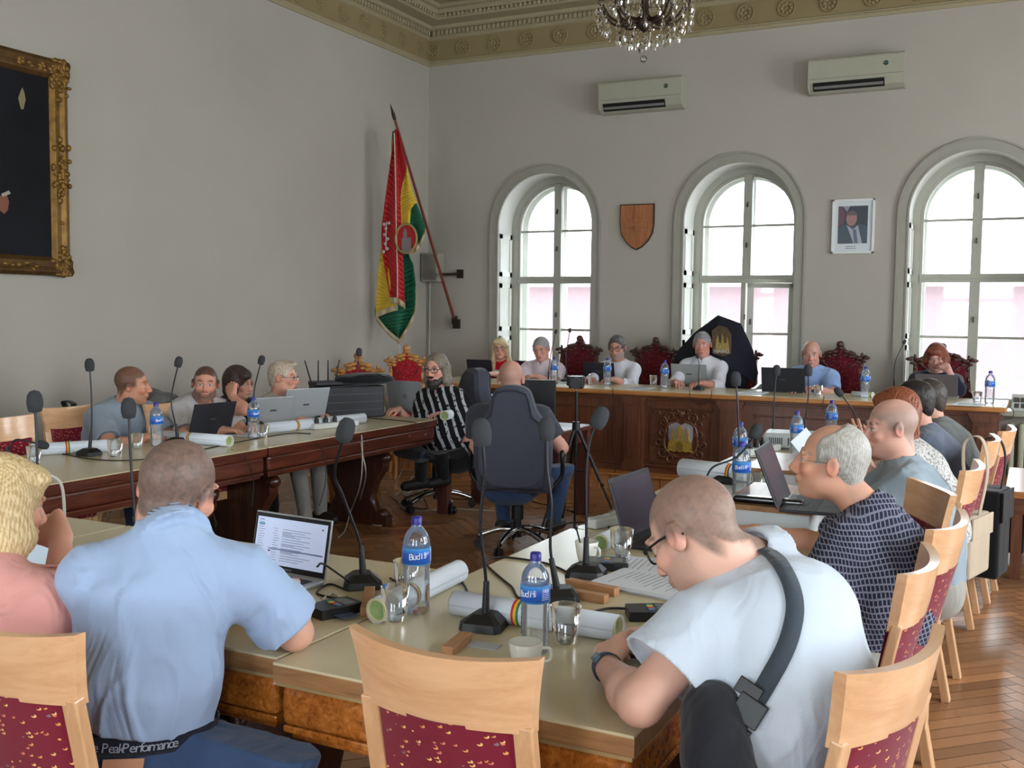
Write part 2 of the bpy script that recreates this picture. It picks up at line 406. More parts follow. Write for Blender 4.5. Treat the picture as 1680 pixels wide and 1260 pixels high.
    if open_sash:                                   # right lower sash swung into the room on its right hinges
        e = bpy.data.objects.new('sash', None); COL.objects.link(e); e.parent = w0; e.location = (.49, yo, 0); e.rotation_euler = (0, 0, R(27))
        mb = MB()
        for (a, b, z0, z1) in ((-.47, -.41, .80, 1.90), (-.05, 0, .80, 1.90), (-.47, 0, .80, .86), (-.47, 0, 1.85, 1.90), (-.44, 0, 1.365, 1.39)): mb.bx(a, b, -.02, .02, z0, z1)
        mb.build('sash_frame', winp, e, bevel=.004)
        mb = MB(); mb.add([(-.42, 0, .85), (-.04, 0, .85), (-.04, 0, 1.86), (-.42, 0, 1.86)], [(0, 1, 2, 3)], False); mb.build('pane', pane_m, e)
        mb = MB(); mb.box((-.44, -.03, 1.5), (.015, .02, .06)); mb.build('latch', iron, e)
# the street outside: pale pink house opposite, seen through the lower panes
pk = M('pale pink house render', (120, 101, 103), .9, vary=.03)
hz = ony(1600, 470, 20).z
mb = MB(); mb.bx(-26, 14, 20, 24, -6, hz); mb.m = 1; mb.bx(-26.2, 14.2, 19.75, 24, hz, hz+.25); ob = mb.build('opposite_house_wall', [pk, M('grey eaves', (150, 140, 135), .8)]); struct(ob); ob.name = 'wall_opposite_house'
# ---------------------------------------------------------------- cornice
prof = [(0, 4.405), (.018, 4.405), (.03, 4.425), (.03, 4.44), (.014, 4.448), (.022, 4.462), (.010, 4.47), (.016, 4.69), (.035, 4.70), (.035, 4.715), (.05, 4.725),
        (.05, 4.785), (.085, 4.79), (.10, 4.80), (.11, 4.83), (.26, 4.845), (.275, 4.86), (.275, 4.895), (.295, 4.90), (.30, 4.945), (.34, 4.955), (.36, 4.985), (.62, 4.992), (.64, 5.01), (.72, 5.015), (.74, 5.05)]
def cornice(name, side):
    mb = MB(); mb.m = 0
    def P(d, a, z): return Vector((a, WY-d, z)) if side == 'b' else Vector((WX+d, a, z))
    lo, hi = ((WX, RX) if side == 'b' else (BY, WY))
    for i, ((d0, z0), (d1, z1)) in enumerate(zip(prof, prof[1:])):
        mb.m = 1 if 5 <= i <= 6 else 0
        if side == 'b': mb.strip([P(d0, lo+d0, z0), P(d0, hi, z0)], [P(d1, lo+d1, z1), P(d1, hi, z1)], False)
        else: mb.strip([P(d0, lo, z0), P(d0, hi-d0, z0)], [P(d1, lo, z1), P(d1, hi-d1, z1)], False)
    mb.m = 0; n = int((hi-lo)/.055)
    for k in range(n):      # dentils, egg band and leaf relief
        a = (lo+.06+k*.055) if side == 'b' else (hi-.06-k*.055)
        if side == 'l' and a < 3: break
        c = P(.062, a, 4.757); d = (.034, .03, .05) if side == 'b' else (.03, .034, .05); mb.box(c, d)
        if k > 5:
            c = P(.292, a, 4.88); mb.ball(c, (.02, .016, .022) if side == 'b' else (.016, .02, .022), 8, 5)
        if k > 12 and k % 2 == 0:
            c = P(.68+.02*sin(k), a, 5.016); mb.ball(c, (.03, .045, .012) if side == 'b' else (.045, .03, .012), 8, 5)
            c = P(.50, a, 4.99); mb.ball(c, (.035, .012, .006), 6, 4)
    o = struct(mb.build(name, [cream, creamd]))
    # rosettes of the frieze
    base = MB(); rot = Matrix.Rotation(pi/2, 4, 'X').to_3x3() if side == 'b' else Matrix.Rotation(pi/2, 4, 'Y').to_3x3()
    base.lathe([(.088, 0), (.088, .014), (.082, .020), (.074, .006), (.07, .004), (.03, .016), (.026, .002), (.014, .004), (.012, .022), (0, .026)], n=28, rot=rot)
    for q in range(8):
        an = 2*pi*q/8; v = rot @ Vector((.048*cos(an), .048*sin(an), .007)); base.ball(v, .017, 7, 5)
    r0 = None
    k = 0
    while True:
        a = (-6.372+.405*k) if side == 'b' else (10.293-.37*k)
        if (side == 'b' and a > RX) or (side == 'l' and a < 4): break
        p = P(.013, a, 4.58)
        if r0 is None: r0 = base.build('rosette', creamd, o, loc=p)
        else: c = r0.copy(); COL.objects.link(c); c.parent = o; c.location = p
        k += 1
cornice('trim_1', 'b'); cornice('trim_2', 'l')
# pipe in the corner and skirting
mb = MB(); mb.tube([(WX+.05, WY-.04, 0), (WX+.05, WY-.04, 2.2)], .012, 8); o = mb.build('trim_3', winp); struct(o)
mb = MB(); mb.bx(WX, RX, WY-.02, WY, 0, .14); struct(mb.build('baseboard_back', winp)); mb = MB(); mb.bx(WX, WX+.02, BY, WY, 0, .14); struct(mb.build('baseboard_left', winp))
# ================================================================ bodies: smooth blended volumes turned into one surface each
f32 = np.float32
def nrm(v): v = np.asarray(v, float); return v/max(np.linalg.norm(v), 1e-9)
class Vol:
    """a list of blended shapes; kinds: cone (a,b,ra,rb,side,asp), ell (c,rad,rot)"""
    def __init__(s): s.p = []; s.disp = None; s.cuts = []
    def cone(s, a, b, ra, rb, k=.02, side=None, asp=1.0, sub=False):
        """round cone; side/asp stretch its section along 'side' by asp"""
        a = np.array(a, float); b = np.array(b, float)
        s.p.append(dict(t=0, a=a, b=b, ra=ra, rb=rb, k=k, side=None if side is None else nrm(side), asp=asp, sub=sub,
                        c=(a+b)/2, R=np.linalg.norm(b-a)/2+max(ra, rb)*max(1, asp))); return s
    def ell(s, c, rad, rot=None, k=.02, sub=False):
        rad = np.array(rad if hasattr(rad, '__len__') else (rad,)*3, float)
        s.p.append(dict(t=1, c=np.array(c, float), rad=rad, rot=None if rot is None else np.array(rot), k=k, sub=sub, R=rad.max())); return s
    def flat(s, a, b, ra, rb, k=.01, sub=False):
        """cone with flat ends (sleeves)"""
        a = np.array(a, float); b = np.array(b, float)
        s.p.append(dict(t=2, a=a, b=b, ra=ra, rb=rb, k=k, sub=sub, c=(a+b)/2, R=np.linalg.norm(b-a)/2+max(ra, rb))); return s
    def cut(s, o, n, k=.004):
        """keep only the side the normal points away from"""
        s.cuts.append((np.array(o, float), nrm(n), k)); return s
    @staticmethod
    def dist(q, P):
        if q['t'] == 1:
            v = P-q['c'].astype(f32)
            if q['rot'] is not None: v = v @ q['rot'].astype(f32)
            r = q['rad'].astype(f32); k0 = np.sqrt(((v/r)**2).sum(-1)); k1 = np.sqrt(((v/(r*r))**2).sum(-1))+1e-6
            return k0*(k0-1)/k1
        a = q['a'].astype(f32); ba = (q['b']-q['a']).astype(f32); L2 = float((ba*ba).sum())+1e-12
        v = P-a; h0 = (v @ ba)/L2; h = np.clip(h0, 0, 1); w = v-h[..., None]*ba
        rr = q['ra']+(q['rb']-q['ra'])*h
        if q['t'] == 2:
            w2 = v-h0[..., None]*ba; dr = np.sqrt((w2*w2).sum(-1))-rr; L = math.sqrt(L2); da = np.abs(h0-.5)*L-.5*L
            return np.maximum(dr, da)
        if q['side'] is not None:
            sd = q['side'].astype(f32); u = (w @ sd); w = w-u[..., None]*sd*(1-1/q['asp'])
            d = np.sqrt((w*w).sum(-1)); g = np.sqrt(((w-(u/q['asp'])[..., None]*sd)**2).sum(-1)+(u/q['asp']**2)**2)+1e-6
            return (d-rr)*np.clip(d/g, .6, q['asp']) if q['asp'] > 1 else d-rr
        return np.sqrt((w*w).sum(-1))-rr
    def eval(s, P, idx=None):
        D = np.full(P.shape[:-1], 1.0, f32)
        for i, q in enumerate(s.p):
            if idx is not None and i not in idx: continue
            d = s.dist(q, P); k = q['k']
            if q['sub']:
                h = np.clip(.5-.5*(D+d)/k, 0, 1); D = D*(1-h)+(-d)*h+k*h*(1-h)
            else:
                h = np.clip(.5+.5*(d-D)/k, 0, 1); D = d*(1-h)+D*h-k*h*(1-h)
        if s.disp is not None: D = D+s.disp(P).astype(f32)
        for o, n, k in s.cuts:
            d = ((P-o.astype(f32)) @ n.astype(f32)); h = np.clip(.5-.5*(D-d)/k, 0, 1); D = D*(1-h)+d*h+k*h*(1-h)
        return D
    def mesh(s, vox, lo=None, hi=None):
        if lo is None:
            lo = np.min([q['c']-q['R'] for q in s.p if not q['sub']], 0)-2*vox; hi = np.max([q['c']+q['R'] for q in s.p if not q['sub']], 0)+2*vox
        B = 12; nb = np.maximum(1, np.ceil((hi-lo)/vox/B).astype(int)); N = nb*B+1
        D = np.ones(N, f32); half = B*vox*.5; rad = half*1.7321
        C = np.stack(np.meshgrid(*[lo[i]+(np.arange(nb[i])+.5)*B*vox for i in range(3)], indexing='ij'), -1).reshape(-1, 3)
        dc = np.stack([s.dist(q, C.astype(f32)) for q in s.p])
        add = np.array([not q['sub'] for q in s.p]); mn = dc[add].min(0)
        act = np.where(np.abs(mn) < rad*1.25+.05)[0]
        ins = mn < -(rad*1.25+.05); o = np.arange(B+1)*vox
        off = np.stack(np.meshgrid(o, o, o, indexing='ij'), -1)
        bi = np.stack(np.unravel_index(np.arange(len(C)), tuple(nb)), -1)
        for b in np.where(ins)[0]:
            i, j, k = bi[b]*B; D[i:i+B+1, j:j+B+1, k:k+B+1] = -1
        for b in act:
            i, j, k = bi[b]*B; idx = set(np.where(dc[:, b] < rad*1.3+.06)[0])
            P = (off+(lo+bi[b]*B*vox)).astype(f32)
            D[i:i+B+1, j:j+B+1, k:k+B+1] = s.eval(P, idx)
        return surface_nets(D, lo, vox)
def surface_nets(D, lo, vox):
    D[0], D[-1] = 1, 1; D[:, 0], D[:, -1] = 1, 1; D[:, :, 0], D[:, :, -1] = 1, 1
    I = D < 0; n = np.array(D.shape)-1
    cnt = np.zeros(n, np.int8)
    for a in (0, 1):
        for b in (0, 1):
            for c in (0, 1): cnt += I[a:n[0]+a, b:n[1]+b, c:n[2]+c]
    cell = np.argwhere((cnt > 0) & (cnt < 8)); K = len(cell)
    if K == 0: return np.zeros((0, 3)), np.zeros((0, 4), int)
    ids = np.full(n, -1, np.int32); ids[tuple(cell.T)] = np.arange(K)
    acc = np.zeros((K, 3)); num = np.zeros(K)
    cs = [(a, b, c) for a in (0, 1) for b in (0, 1) for c in (0, 1)]
    val = {c: D[cell[:, 0]+c[0], cell[:, 1]+c[1], cell[:, 2]+c[2]] for c in cs}
    for c in cs:
        for ax in range(3):
            if c[ax]: continue
            e = list(c); e[ax] = 1; e = tuple(e); va, vb = val[c], val[e]; m = (va < 0) != (vb < 0)
            t = np.where(m, va/np.where(m, va-vb, 1), 0); p = np.array(c, float)[None].repeat(K, 0); p[:, ax] += t
            acc += p*m[:, None]; num += m
    V = lo+(cell+acc/num[:, None])*vox; Q = []
    for ax in range(3):
        sl0 = [slice(None)]*3; sl1 = [slice(None)]*3; sl0[ax] = slice(0, -1); sl1[ax] = slice(1, None)
        a, b = I[tuple(sl0)], I[tuple(sl1)]; o1, o2 = (ax+1) % 3, (ax+2) % 3
        for flip in (False, True):
            e = np.argwhere((a & ~b) if not flip else (~a & b)); e = e[(e[:, o1] > 0) & (e[:, o2] > 0) & (e[:, o1] < n[o1]) & (e[:, o2] < n[o2])]
            if not len(e): continue
            def at(d1, d2):
                q = e.copy(); q[:, o1] -= d1; q[:, o2] -= d2; return ids[tuple(q.T)]
            q = np.stack([at(1, 1), at(0, 1), at(0, 0), at(1, 0)], 1)
            if flip: q = q[:, ::-1]
            Q.append(q)
    Q = np.concatenate(Q); return V, Q[(Q >= 0).all(1)]
def vol_obj(name, vol, vox, mat, parent=None, color=None, relax=1):
    V, Q = vol.mesh(vox)
    for _ in range(relax):      # light relaxation along edges
        E2 = np.concatenate([Q[:, [0, 1]], Q[:, [1, 2]], Q[:, [2, 3]], Q[:, [3, 0]]]); A = np.zeros_like(V); c = np.zeros(len(V))
        for k in range(3): A[:, k] = np.bincount(E2[:, 0], V[E2[:, 1], k], len(V))+np.bincount(E2[:, 1], V[E2[:, 0], k], len(V))
        c = np.bincount(E2[:, 0], minlength=len(V))+np.bincount(E2[:, 1], minlength=len(V)); V = V*.5+.5*A/np.maximum(c, 1)[:, None]
    me = bpy.data.meshes.new(name); nq = len(Q)
    me.vertices.add(len(V)); me.vertices.foreach_set('co', V.astype('f').ravel())
    me.loops.add(nq*4); me.loops.foreach_set('vertex_index', Q.astype('i').ravel())
    me.polygons.add(nq); me.polygons.foreach_set('loop_start', np.arange(0, nq*4, 4, dtype='i')); me.polygons.foreach_set('use_smooth', np.ones(nq, bool))
    me.update(calc_edges=True); me.validate()
    if color is not None:
        ca = me.color_attributes.new('Col', 'FLOAT_COLOR', 'POINT'); ca.data.foreach_set('color', np.c_[color(V), np.ones(len(V))].astype('f').ravel())
    me.materials.append(mat); o = bpy.data.objects.new(name, me); COL.objects.link(o)
    if parent is not None: o.parent = parent
    return o
def vnoise(P, f, seed=0):
    """cheap smooth pseudo noise"""
    x, y, z = P[..., 0]*f, P[..., 1]*f, P[..., 2]*f; s = seed
    return (np.sin(x*1.0+1.7*np.sin(y*.9+s)+s)+np.sin(y*1.13+1.5*np.sin(z*1.1+s*2)+2*s)+np.sin(z*.97+1.6*np.sin(x*.8+s*3)+3*s))/3
# ---------------------------------------------------------------- head
def frame(fwd, up=(0, 0, 1)):
    """columns: right(x), forward(y), up(z)"""
    f = nrm(fwd); r = nrm(np.cross(f, up)); u = np.cross(r, f); return np.stack([r, f, u], 1)
def head_frame(yaw, pitch=0, roll=0):
    """yaw from +y towards -x (degrees), pitch up positive, roll: head tilts to its own right positive"""
    yaw, pitch, roll = R(yaw), R(pitch), R(roll)
    f = np.array([-sin(yaw)*cos(pitch), cos(yaw)*cos(pitch), sin(pitch)]); A = frame(f); r, u = A[:, 0], A[:, 2]
    return np.stack([r*cos(roll)-u*sin(roll), f, u*cos(roll)+r*sin(roll)], 1)
def add_head(v, H, A, s=1.0, w=1.0, ns=1.0, jaw=1.0, glasses=False):
    """H centre, A frame (columns right, forward, up)"""
    L = lambda x, y, z: H+A @ (np.array((x*w, y, z))*s)
    v.ell(L(0, -.014, .035), np.array((.077*w, .097, .086))*s, A, k=.02)
    v.ell(L(0, .022, -.035), np.array((.062*w, .072, .082))*s, A, k=.03)
    v.ell(L(0, .045, -.082), np.array((.038*w*jaw, .036, .034))*s, A, k=.03)
    v.ell(L(0, .068, -.097), np.array((.022*jaw, .020, .018))*s, A, k=.02)
    for q in (-1, 1):
        v.ell(L(q*.047*jaw, .005, -.066), np.array((.018, .032, .024))*s, A, k=.03)
        v.ell(L(q*.040, .068, -.022), np.array((.021, .018, .018))*s, A, k=.02)
        v.ell(L(q*.030, .098, .006), np.array((.019, .017, .013))*s, A, k=.012, sub=True)
        v.ell(L(q*.030, .083, .030), np.array((.024, .011, .009))*s, A, k=.012)
        v.ell(L(q*.031, .0755, .005), np.array((.0135,)*3)*s, None, k=.003)
        v.ell(L(q*.031, .0775, .0145), np.array((.017, .012, .005))*s, A, k=.005)
        e = A @ np.array([[.97, .24*q, 0], [-.24*q, .97, 0], [0, 0, 1.0]])
        v.ell(L(q*.084, -.010, .0), np.array((.011, .020, .033))*s, e, k=.005)
        v.ell(L(q*.094, -.004, .004), np.array((.005, .010, .019))*s, e, k=.004, sub=True)
        v.ell(L(q*.013, .099, -.034), np.array((.0095, .011, .009))*s*ns, A, k=.006)
    v.cone(L(0, .088, .018), L(0, .112, -.028), .0085*s, .0125*s*ns, k=.012)
    v.ell(L(0, .090, -.060), np.array((.026, .012, .012))*s, A, k=.012)
    v.ell(L(0, .0965, -.0585), np.array((.021, .008, .0048))*s, A, k=.004)
    v.ell(L(0, .0945, -.0705), np.array((.019, .008, .0058))*s, A, k=.004)
    v.ell(L(0, .104, -.0645), np.array((.022, .006, .0014))*s, A, k=.003, sub=True)
def head_color(V, H, A, skin, s=1.0, w=1.0, scalp=None, scalp_amt=0, brow=(60, 45, 35), beard=None, beard_amt=0, lips=(150, 85, 75), iris=(60, 70, 75), bald=.55, line=.052, seed=1, mous=True, chin_only=False):
    """skin colour with the marks a head has: lips, brows, eyes, cropped hair, beard"""
    sk = np.array(lin(skin)); C = np.tile(sk, (len(V), 1)); P = ((V-H) @ A)/s; P[:, 0] /= w
    near = np.sqrt((P**2).sum(1)) < .17; x, y, z = P.T; ax = np.abs(x)
    def mixc(m, c, a=1.0):
        m = (np.clip(m, 0, 1)*a*near)[:, None]; C[:] = C*(1-m)+np.array(lin(c))*m
    g = lambda v_, w_: np.clip(v_/w_+.5, 0, 1)
    red = tuple(int(q) for q in (min(255, skin[0]*1.02), skin[1]*.80, skin[2]*.76))
    mixc(np.exp(-((ax-.045)**2+(z+.025)**2)/.0004)*(y > .03), red, .45); mixc(np.exp(-(ax**2+(z+.03)**2)/.00022)*(y > .09), red, .55)
    mixc(g(ax-.072, .008)*np.exp(-(y**2+z**2)/.0015), red, .5)
    nz = vnoise(P, 190, seed)*.5+vnoise(P, 420, seed+3)*.5
    if beard is not None:
        lo = np.minimum(-.040+0*ax, -.040+.55*(ax-.03)); m = g(-.035+.35*np.clip(.055-y, -.1, .06)-z+.004*nz, .016)*g(.105-(-z), .03)*g(y-(-.015), .02)
        m = m*(1-np.exp(-((x/.026)**2+((z+.064)/.0085)**2)**2)*1.0)*(1-.9*np.exp(-((ax/.02)**2+((z+.032)/.014)**2)**2))
        if chin_only: m = m*g(y-.05, .02)
        if not mous: m = m*g(-.078-z, .01)
        mixc(m*(.85+.25*nz), beard, beard_amt)
    m = np.exp(-((x/.0225)**2+((z+.0645)/.0105)**2)**2)*(y > .06); mixc(m, lips, .8)
    mixc(np.exp(-((x/.022)**2+((z+.0645)/.0017)**2))*(y > .06), (60, 25, 22), .85)
    if scalp is not None:
        # hairline: high on the forehead, down around the ears to the nape
        hl = np.where(y > .0, line-.0+.25*(y-.0)*0+.9*np.clip(y-.055, 0, 1)-1.9*np.clip(.03-y, 0, .03)*0, line-1.35*np.clip(-y, 0, .085))
        m = g(z-hl+.004*nz, .012)
        side = g(z-(.0+.3*np.clip(-.02-y, 0, 1)*-6), .02)*g(.035-y, .02)*g(ax-.04, .02); m = np.maximum(m*g(.085-y, .03), side)
        top = np.exp(-((x/.062)**2+((y+.005)/.085)**2)**2)*g(z-.06, .03)
        m = m*(1-bald*top); mixc(m*(.9+.14*nz), scalp, scalp_amt)
    bz = .0285+.006*np.exp(-((ax-.035)/.012)**2)
    m = np.exp(-(((ax-.032)/.022)**2+((z-bz)/.0052)**2)**2)*(y > .045); mixc(m, brow, .85)
    m = np.exp(-(((ax-.031)/.0155)**2+((z-.0055)/.0062)**2)**2)*(y > .06); mixc(m, (205, 200, 195), .95)
    m = np.exp(-(((ax-.031)/.0062)**2+((z-.0055)/.0062)**2)**3)*(y > .06); mixc(m, iris, .95)
    m = np.exp(-(((ax-.031)/.0165)**2+((z-.0125)/.0022)**2)**2)*(y > .06); mixc(m, (45, 30, 25), .8)
    m = np.exp(-(((ax-.0125)/.005)**2+((z+.0405)/.003)**2)**2)*(y > .085); mixc(m, (70, 30, 25), .8)
    return C
# ---------------------------------------------------------------- hand
def add_hand(v, W, d, n, s=1.0, curl=(30, 35, 40, 45), side=1, thumb=35, spread=6, k=.006, tcurl=25):
    """W wrist, d direction to the knuckles, n normal of the back of the hand, side +1 right hand; curl in degrees per joint"""
    W = np.array(W, float); d = nrm(d); n = nrm(np.array(n, float)-d*np.dot(n, d)); t = -np.cross(d, n)*side   # t: towards the thumb
    for a in (-.5, .5): v.cone(W+t*.020*s*a, W+d*.080*s+t*.034*s*a*2, .0165*s, .0125*s, k=.02, side=t, asp=1.3)
    v.ell(W+d*.045*s, np.array((.040, .046, .015))*s, np.stack([t, d, n], 1), k=.015)
    Ls = ((.042, .026, .020), (.046, .029, .021), (.042, .027, .020), (.034, .020, .018))
    for i, L in enumerate(Ls):
        o = (1.5-i)*.0205; b = W+d*(.085-.006*abs(i-1.2))*s+t*o*s+n*.002*s; sp = R((1.5-i)*spread); f = nrm(d*cos(sp)+t*sin(sp)); c = R(curl[i]); r = (.0092, .0095, .009, .008)[i]*s
        ang = c*.8
        for j, l in enumerate(L):
            e = b+(f*cos(ang)-n*sin(ang))*l*s; v.cone(b, e, r*(1-.08*j), r*(1-.08*(j+1)), k=k*.6); b = e; ang += c*(1.1 if j == 0 else .7)
    b = W+d*.022*s+t*.026*s-n*.004*s; a = R(thumb)
    f = nrm(d*cos(a)+t*sin(a)-n*.25); e = b+f*.040*s; v.cone(b, e, .0145*s, .0112*s, k=.012)
    f2 = nrm(f*cos(R(tcurl))-t*sin(R(tcurl))-n*.2); e2 = e+f2*.030*s; v.cone(e, e2, .0108*s, .0100*s, k=k*.6); f3 = nrm(f2*cos(R(tcurl))-t*sin(R(tcurl))*.8-n*.1)
    v.cone(e2, e2+f3*.022*s, .0100*s, .0082*s, k=k*.6)
# ================================================================ people
skinm = attr_mat('skin', rough=.48, bump=.12, bscale=350, spec=.4, sss=.05)
hairm = attr_mat('hair', rough=.5, bump=.35, bscale=500, spec=.4)
def cloth(name, rgb, vary=.05, bump=.25, bscale=300, rough=.85, wr=.35):
    """woven cloth with soft wrinkles in the bump"""
    if name in MATS: return MATS[name]
    t = NT(name); c = lin(rgb); v = t.coord(); f = t.noise(v, 5, 3)
    t.base(t.ramp(f, [(.3, tuple(q*(1-vary) for q in c)), (.7, tuple(min(1, q*(1+vary)) for q in c))]))
    h1 = t.noise(t.coord(scale=(1, 1, .45), rot=(.5, .3, .2)), 7, 2, .5, 1.5); h2 = t.noise(v, bscale, 2)
    h = t.math('ADD', t.math('MULTIPLY', h1, wr*1.6), t.math('MULTIPLY', h2, .02)); t.bump(h, 1, .03)
    MATS[name] = t.set(rough, 0, spec=.2, sheen=.15); return MATS[name]
def folds(amp, freq=9, seed=0, aniso=None):
    A = np.array([[.8, .5, -.3], [-.4, .8, .45], [.35, -.2, .55]]) if aniso is None else np.array(aniso)
    def f(P):
        Q = P @ A.T.astype(f32); n = vnoise(Q, freq, seed); m = vnoise(Q[..., ::-1], freq*1.7, seed+5)
        return amp*(.35*n-.75*np.clip(1-np.abs(n+.25*m)*4.5, 0, 1)**1.5-.5*np.clip(1-np.abs(m)*6, 0, 1)**2+.15)
    return f
def ik(S, W, hint, a, b):
    S, W = np.array(S, float), np.array(W, float); d = W-S; L = np.linalg.norm(d); k = max(1, L/(a+b)*1.01); a *= k; b *= k
    u = d/L; x = (a*a-b*b+L*L)/(2*L); h = math.sqrt(max(a*a-x*x, 0)); t = np.array(hint, float); t = t-u*np.dot(t, u); return S+u*x+nrm(t)*h
FSH = lambda yaw: np.array([-sin(R(yaw)), cos(R(yaw)), 0.0])
def person(label, hip, neck, head, hrot, shyaw, arms, skin=(205, 160, 135), s=1.0, bulk=1.0, belly=0, slump=.03, shw=.165,
           shirt=None, legs=None, trousers=None, hair=None, glasses=None, hc={}, vox=.005, cvox=None, jaw=1.0, hw=1.0, ns=1.0, hs=1.0,
           neckr=.056, group=None, beardvol=None, fold=.004, shdrop=0, cloth_extra=None, armr=1.0, hipw=1.0, sleeve_fold=1, shoes=None, roll=0):
    hip, neck, head = (np.array(q, float) for q in (hip, neck, head)); vox = vox; cvox = cvox or vox*1.25
    A = head_frame(*hrot); f0 = FSH(shyaw); rt = np.cross(f0, (0, 0, 1.0)); rt = rt*cos(R(roll))-np.array((0, 0, 1))*sin(R(roll))
    up = nrm(neck-hip); fw = nrm(np.cross((0, 0, 1.0), rt)) ; fw = nrm(np.cross(up, rt)); b = bulk
    chest = hip+(neck-hip)*.70-fw*slump*.8*s+fw*.015; waist = hip+(neck-hip)*.34-fw*slump*s+fw*belly*.4; cb = neck-up*.05*s
    SH = {q: neck+rt*(q*shw*s)-up*(.078+shdrop)*s+fw*.012 for q in (-1, 1)}       # -1 left, +1 right
    def torso(v, g=0.0, k=.06):
        v.cone(hip+up*.02, waist, (.118+g)*s*b, (.112+belly*.5+g)*s*b, k=k, side=rt, asp=1.38*hipw)
        v.cone(waist, chest, (.112+belly*.5+g)*s*b, (.112+g)*s*b, k=k, side=rt, asp=1.38)
        v.cone(chest, cb-up*.045*s, (.112+g)*s*b, (.088+g)*s*b, k=k, side=rt, asp=1.42)
        for q in (-1, 1): v.cone(cb+up*.012+rt*q*.03, SH[q]-up*.005, (.052+g)*s*b, (.048+g)*s*b**.5, k=.05)
        if belly: v.ell(waist+fw*(.07+belly*.5)*s, np.array((.13, .07+belly*.5, .12))*s*b+g, np.stack([rt, fw, up], 1), k=.06)
    body = Vol(); add_head(body, head, A, s*.99*hs, hw, ns, jaw)
    hb = head+A @ np.array((0, -.028, -.055))*s; body.cone(hb, neck+fw*.01-up*.01, neckr*s, (neckr+.006)*s, k=.03)
    if shirt: torso(body, -.012)
    E = {}; Wr = {}
    ra, rb_, rc = .049*armr*s*b**.6, .041*armr*s*b**.5, .026*s
    for q, key in ((-1, 'L'), (1, 'R')):
        a = arms.get(key)
        if a is None: continue
        W = np.array(a['w'], float); e = np.array(a['e'], float) if 'e' in a else ik(SH[q], W, a.get('hint', (0, 0, -1)), .285*s, .25*s)
        E[key] = e; Wr[key] = W
        body.cone(SH[q]-up*.01, e, ra, rb_, k=.03); mid = e+(W-e)*.28; body.cone(e, mid, rb_, rb_*1.03, k=.02); body.cone(mid, W, rb_*1.0, rc, k=.02)
        if a.get('hand', 1):
            d = a.get('d', W-e); add_hand(body, W, d, a.get('n', (0, 0, 1)), s*.98*a.get('hs', 1), a.get('curl', (28, 32, 36, 40)), q, a.get('thumb', 35), a.get('spread', 5), tcurl=a.get('tcurl', 20))
    kw = dict(skin=skin, s=s*.99*hs, w=hw); kw.update(hc)
    P = vol_obj('person', body, vox, skinm, None, lambda V: head_color(V, head, A, **kw))
    tag(P, label, 'person', group); kids = dict(E=E, W=Wr, SH=SH, A=A, head=head, fw=fw, rt=rt, up=up, neck=neck, hip=hip, chest=chest, waist=waist, P=P)
    if shirt:
        v = Vol(); g = shirt.get('loose', .010); torso(v, g)
        for q, key in ((-1, 'L'), (1, 'R')):
            if key not in E: v.ell(SH[q], .06*s, k=.04); continue
            e, W = E[key], Wr[key]; L = shirt.get('sleeve', .55); a0 = SH[q]+(SH[q]-e)*.02; rs = ra+.006+g
            rl = shirt.get('sleever', 1.0)
            if L > 1:
                v.cone(a0, e, rs, (rb_+.012+g)*rl, k=.045); e2 = e+(W-e)*(L-1); r2 = (rb_*(1-.30*(L-1))+.008+g)*rl
                v.flat(e, e2, (rb_+.012+g)*rl, r2, k=.02); d = nrm(e2-e); v.flat(e2-d*.012, e2+d*.05, r2-.008, r2-.008, k=.002, sub=True)
                if shirt.get('cuff'): v.flat(e2-d*.06, e2+d*.004, r2+.009, r2+.010, k=.006); v.flat(e2-d*.008, e2+d*.05, r2-.0, r2-.0, k=.002, sub=True)
            else:
                e2 = SH[q]+(e-SH[q])*L; d = nrm(e-SH[q]); r2 = (ra+.010+g)*rl; v.cone(a0, SH[q]+(e-SH[q])*L*.5, rs, rs, k=.045)
                v.flat(a0, e2, rs, r2, k=.035)
                if shirt.get('cuff'): v.flat(e2-d*.055, e2+d*.004, r2+.006, r2+.008, k=.006)
                v.flat(e2-d*.014, e2+d*.06, r2-.014, r2-.014, k=.002, sub=True)
        v.cone(cb, neck-up*.018+fw*.008, .055*s, neckr*s+.016, k=.03)
        if shirt.get('collar', 1):
            nd = nrm(hb-neck); o = neck-nd*.012+fw*.008; r = neckr*s
            v.flat(o-nd*.02, o+nd*.040*s, r+.030, r+.013, k=.010); v.flat(o+nd*.020, o+nd*.14, r+.004, r+.004, k=.003, sub=True)
            v.ell(o+fw*(r+.030)+nd*.045, (.020, .026, .045), np.stack([rt, fw, nd], 1), k=.004, sub=True)
        else:
            nd = nrm(hb-neck); o = neck-nd*.01+fw*.01; v.ell(o+nd*.045+fw*.012, (neckr+.018, neckr+.022, .038), np.stack([rt, fw, nd], 1), k=.01, sub=True)
        if shirt.get('hem', 1): v.cut(hip-up*shirt.get('hemz', .06)*s, -up)
        if cloth_extra: cloth_extra(v, kids)
        v.disp = folds(fold, seed=len(label)) if fold else None
        kids['shirt'] = vol_obj('shirt', v, cvox, shirt['mat'], P)
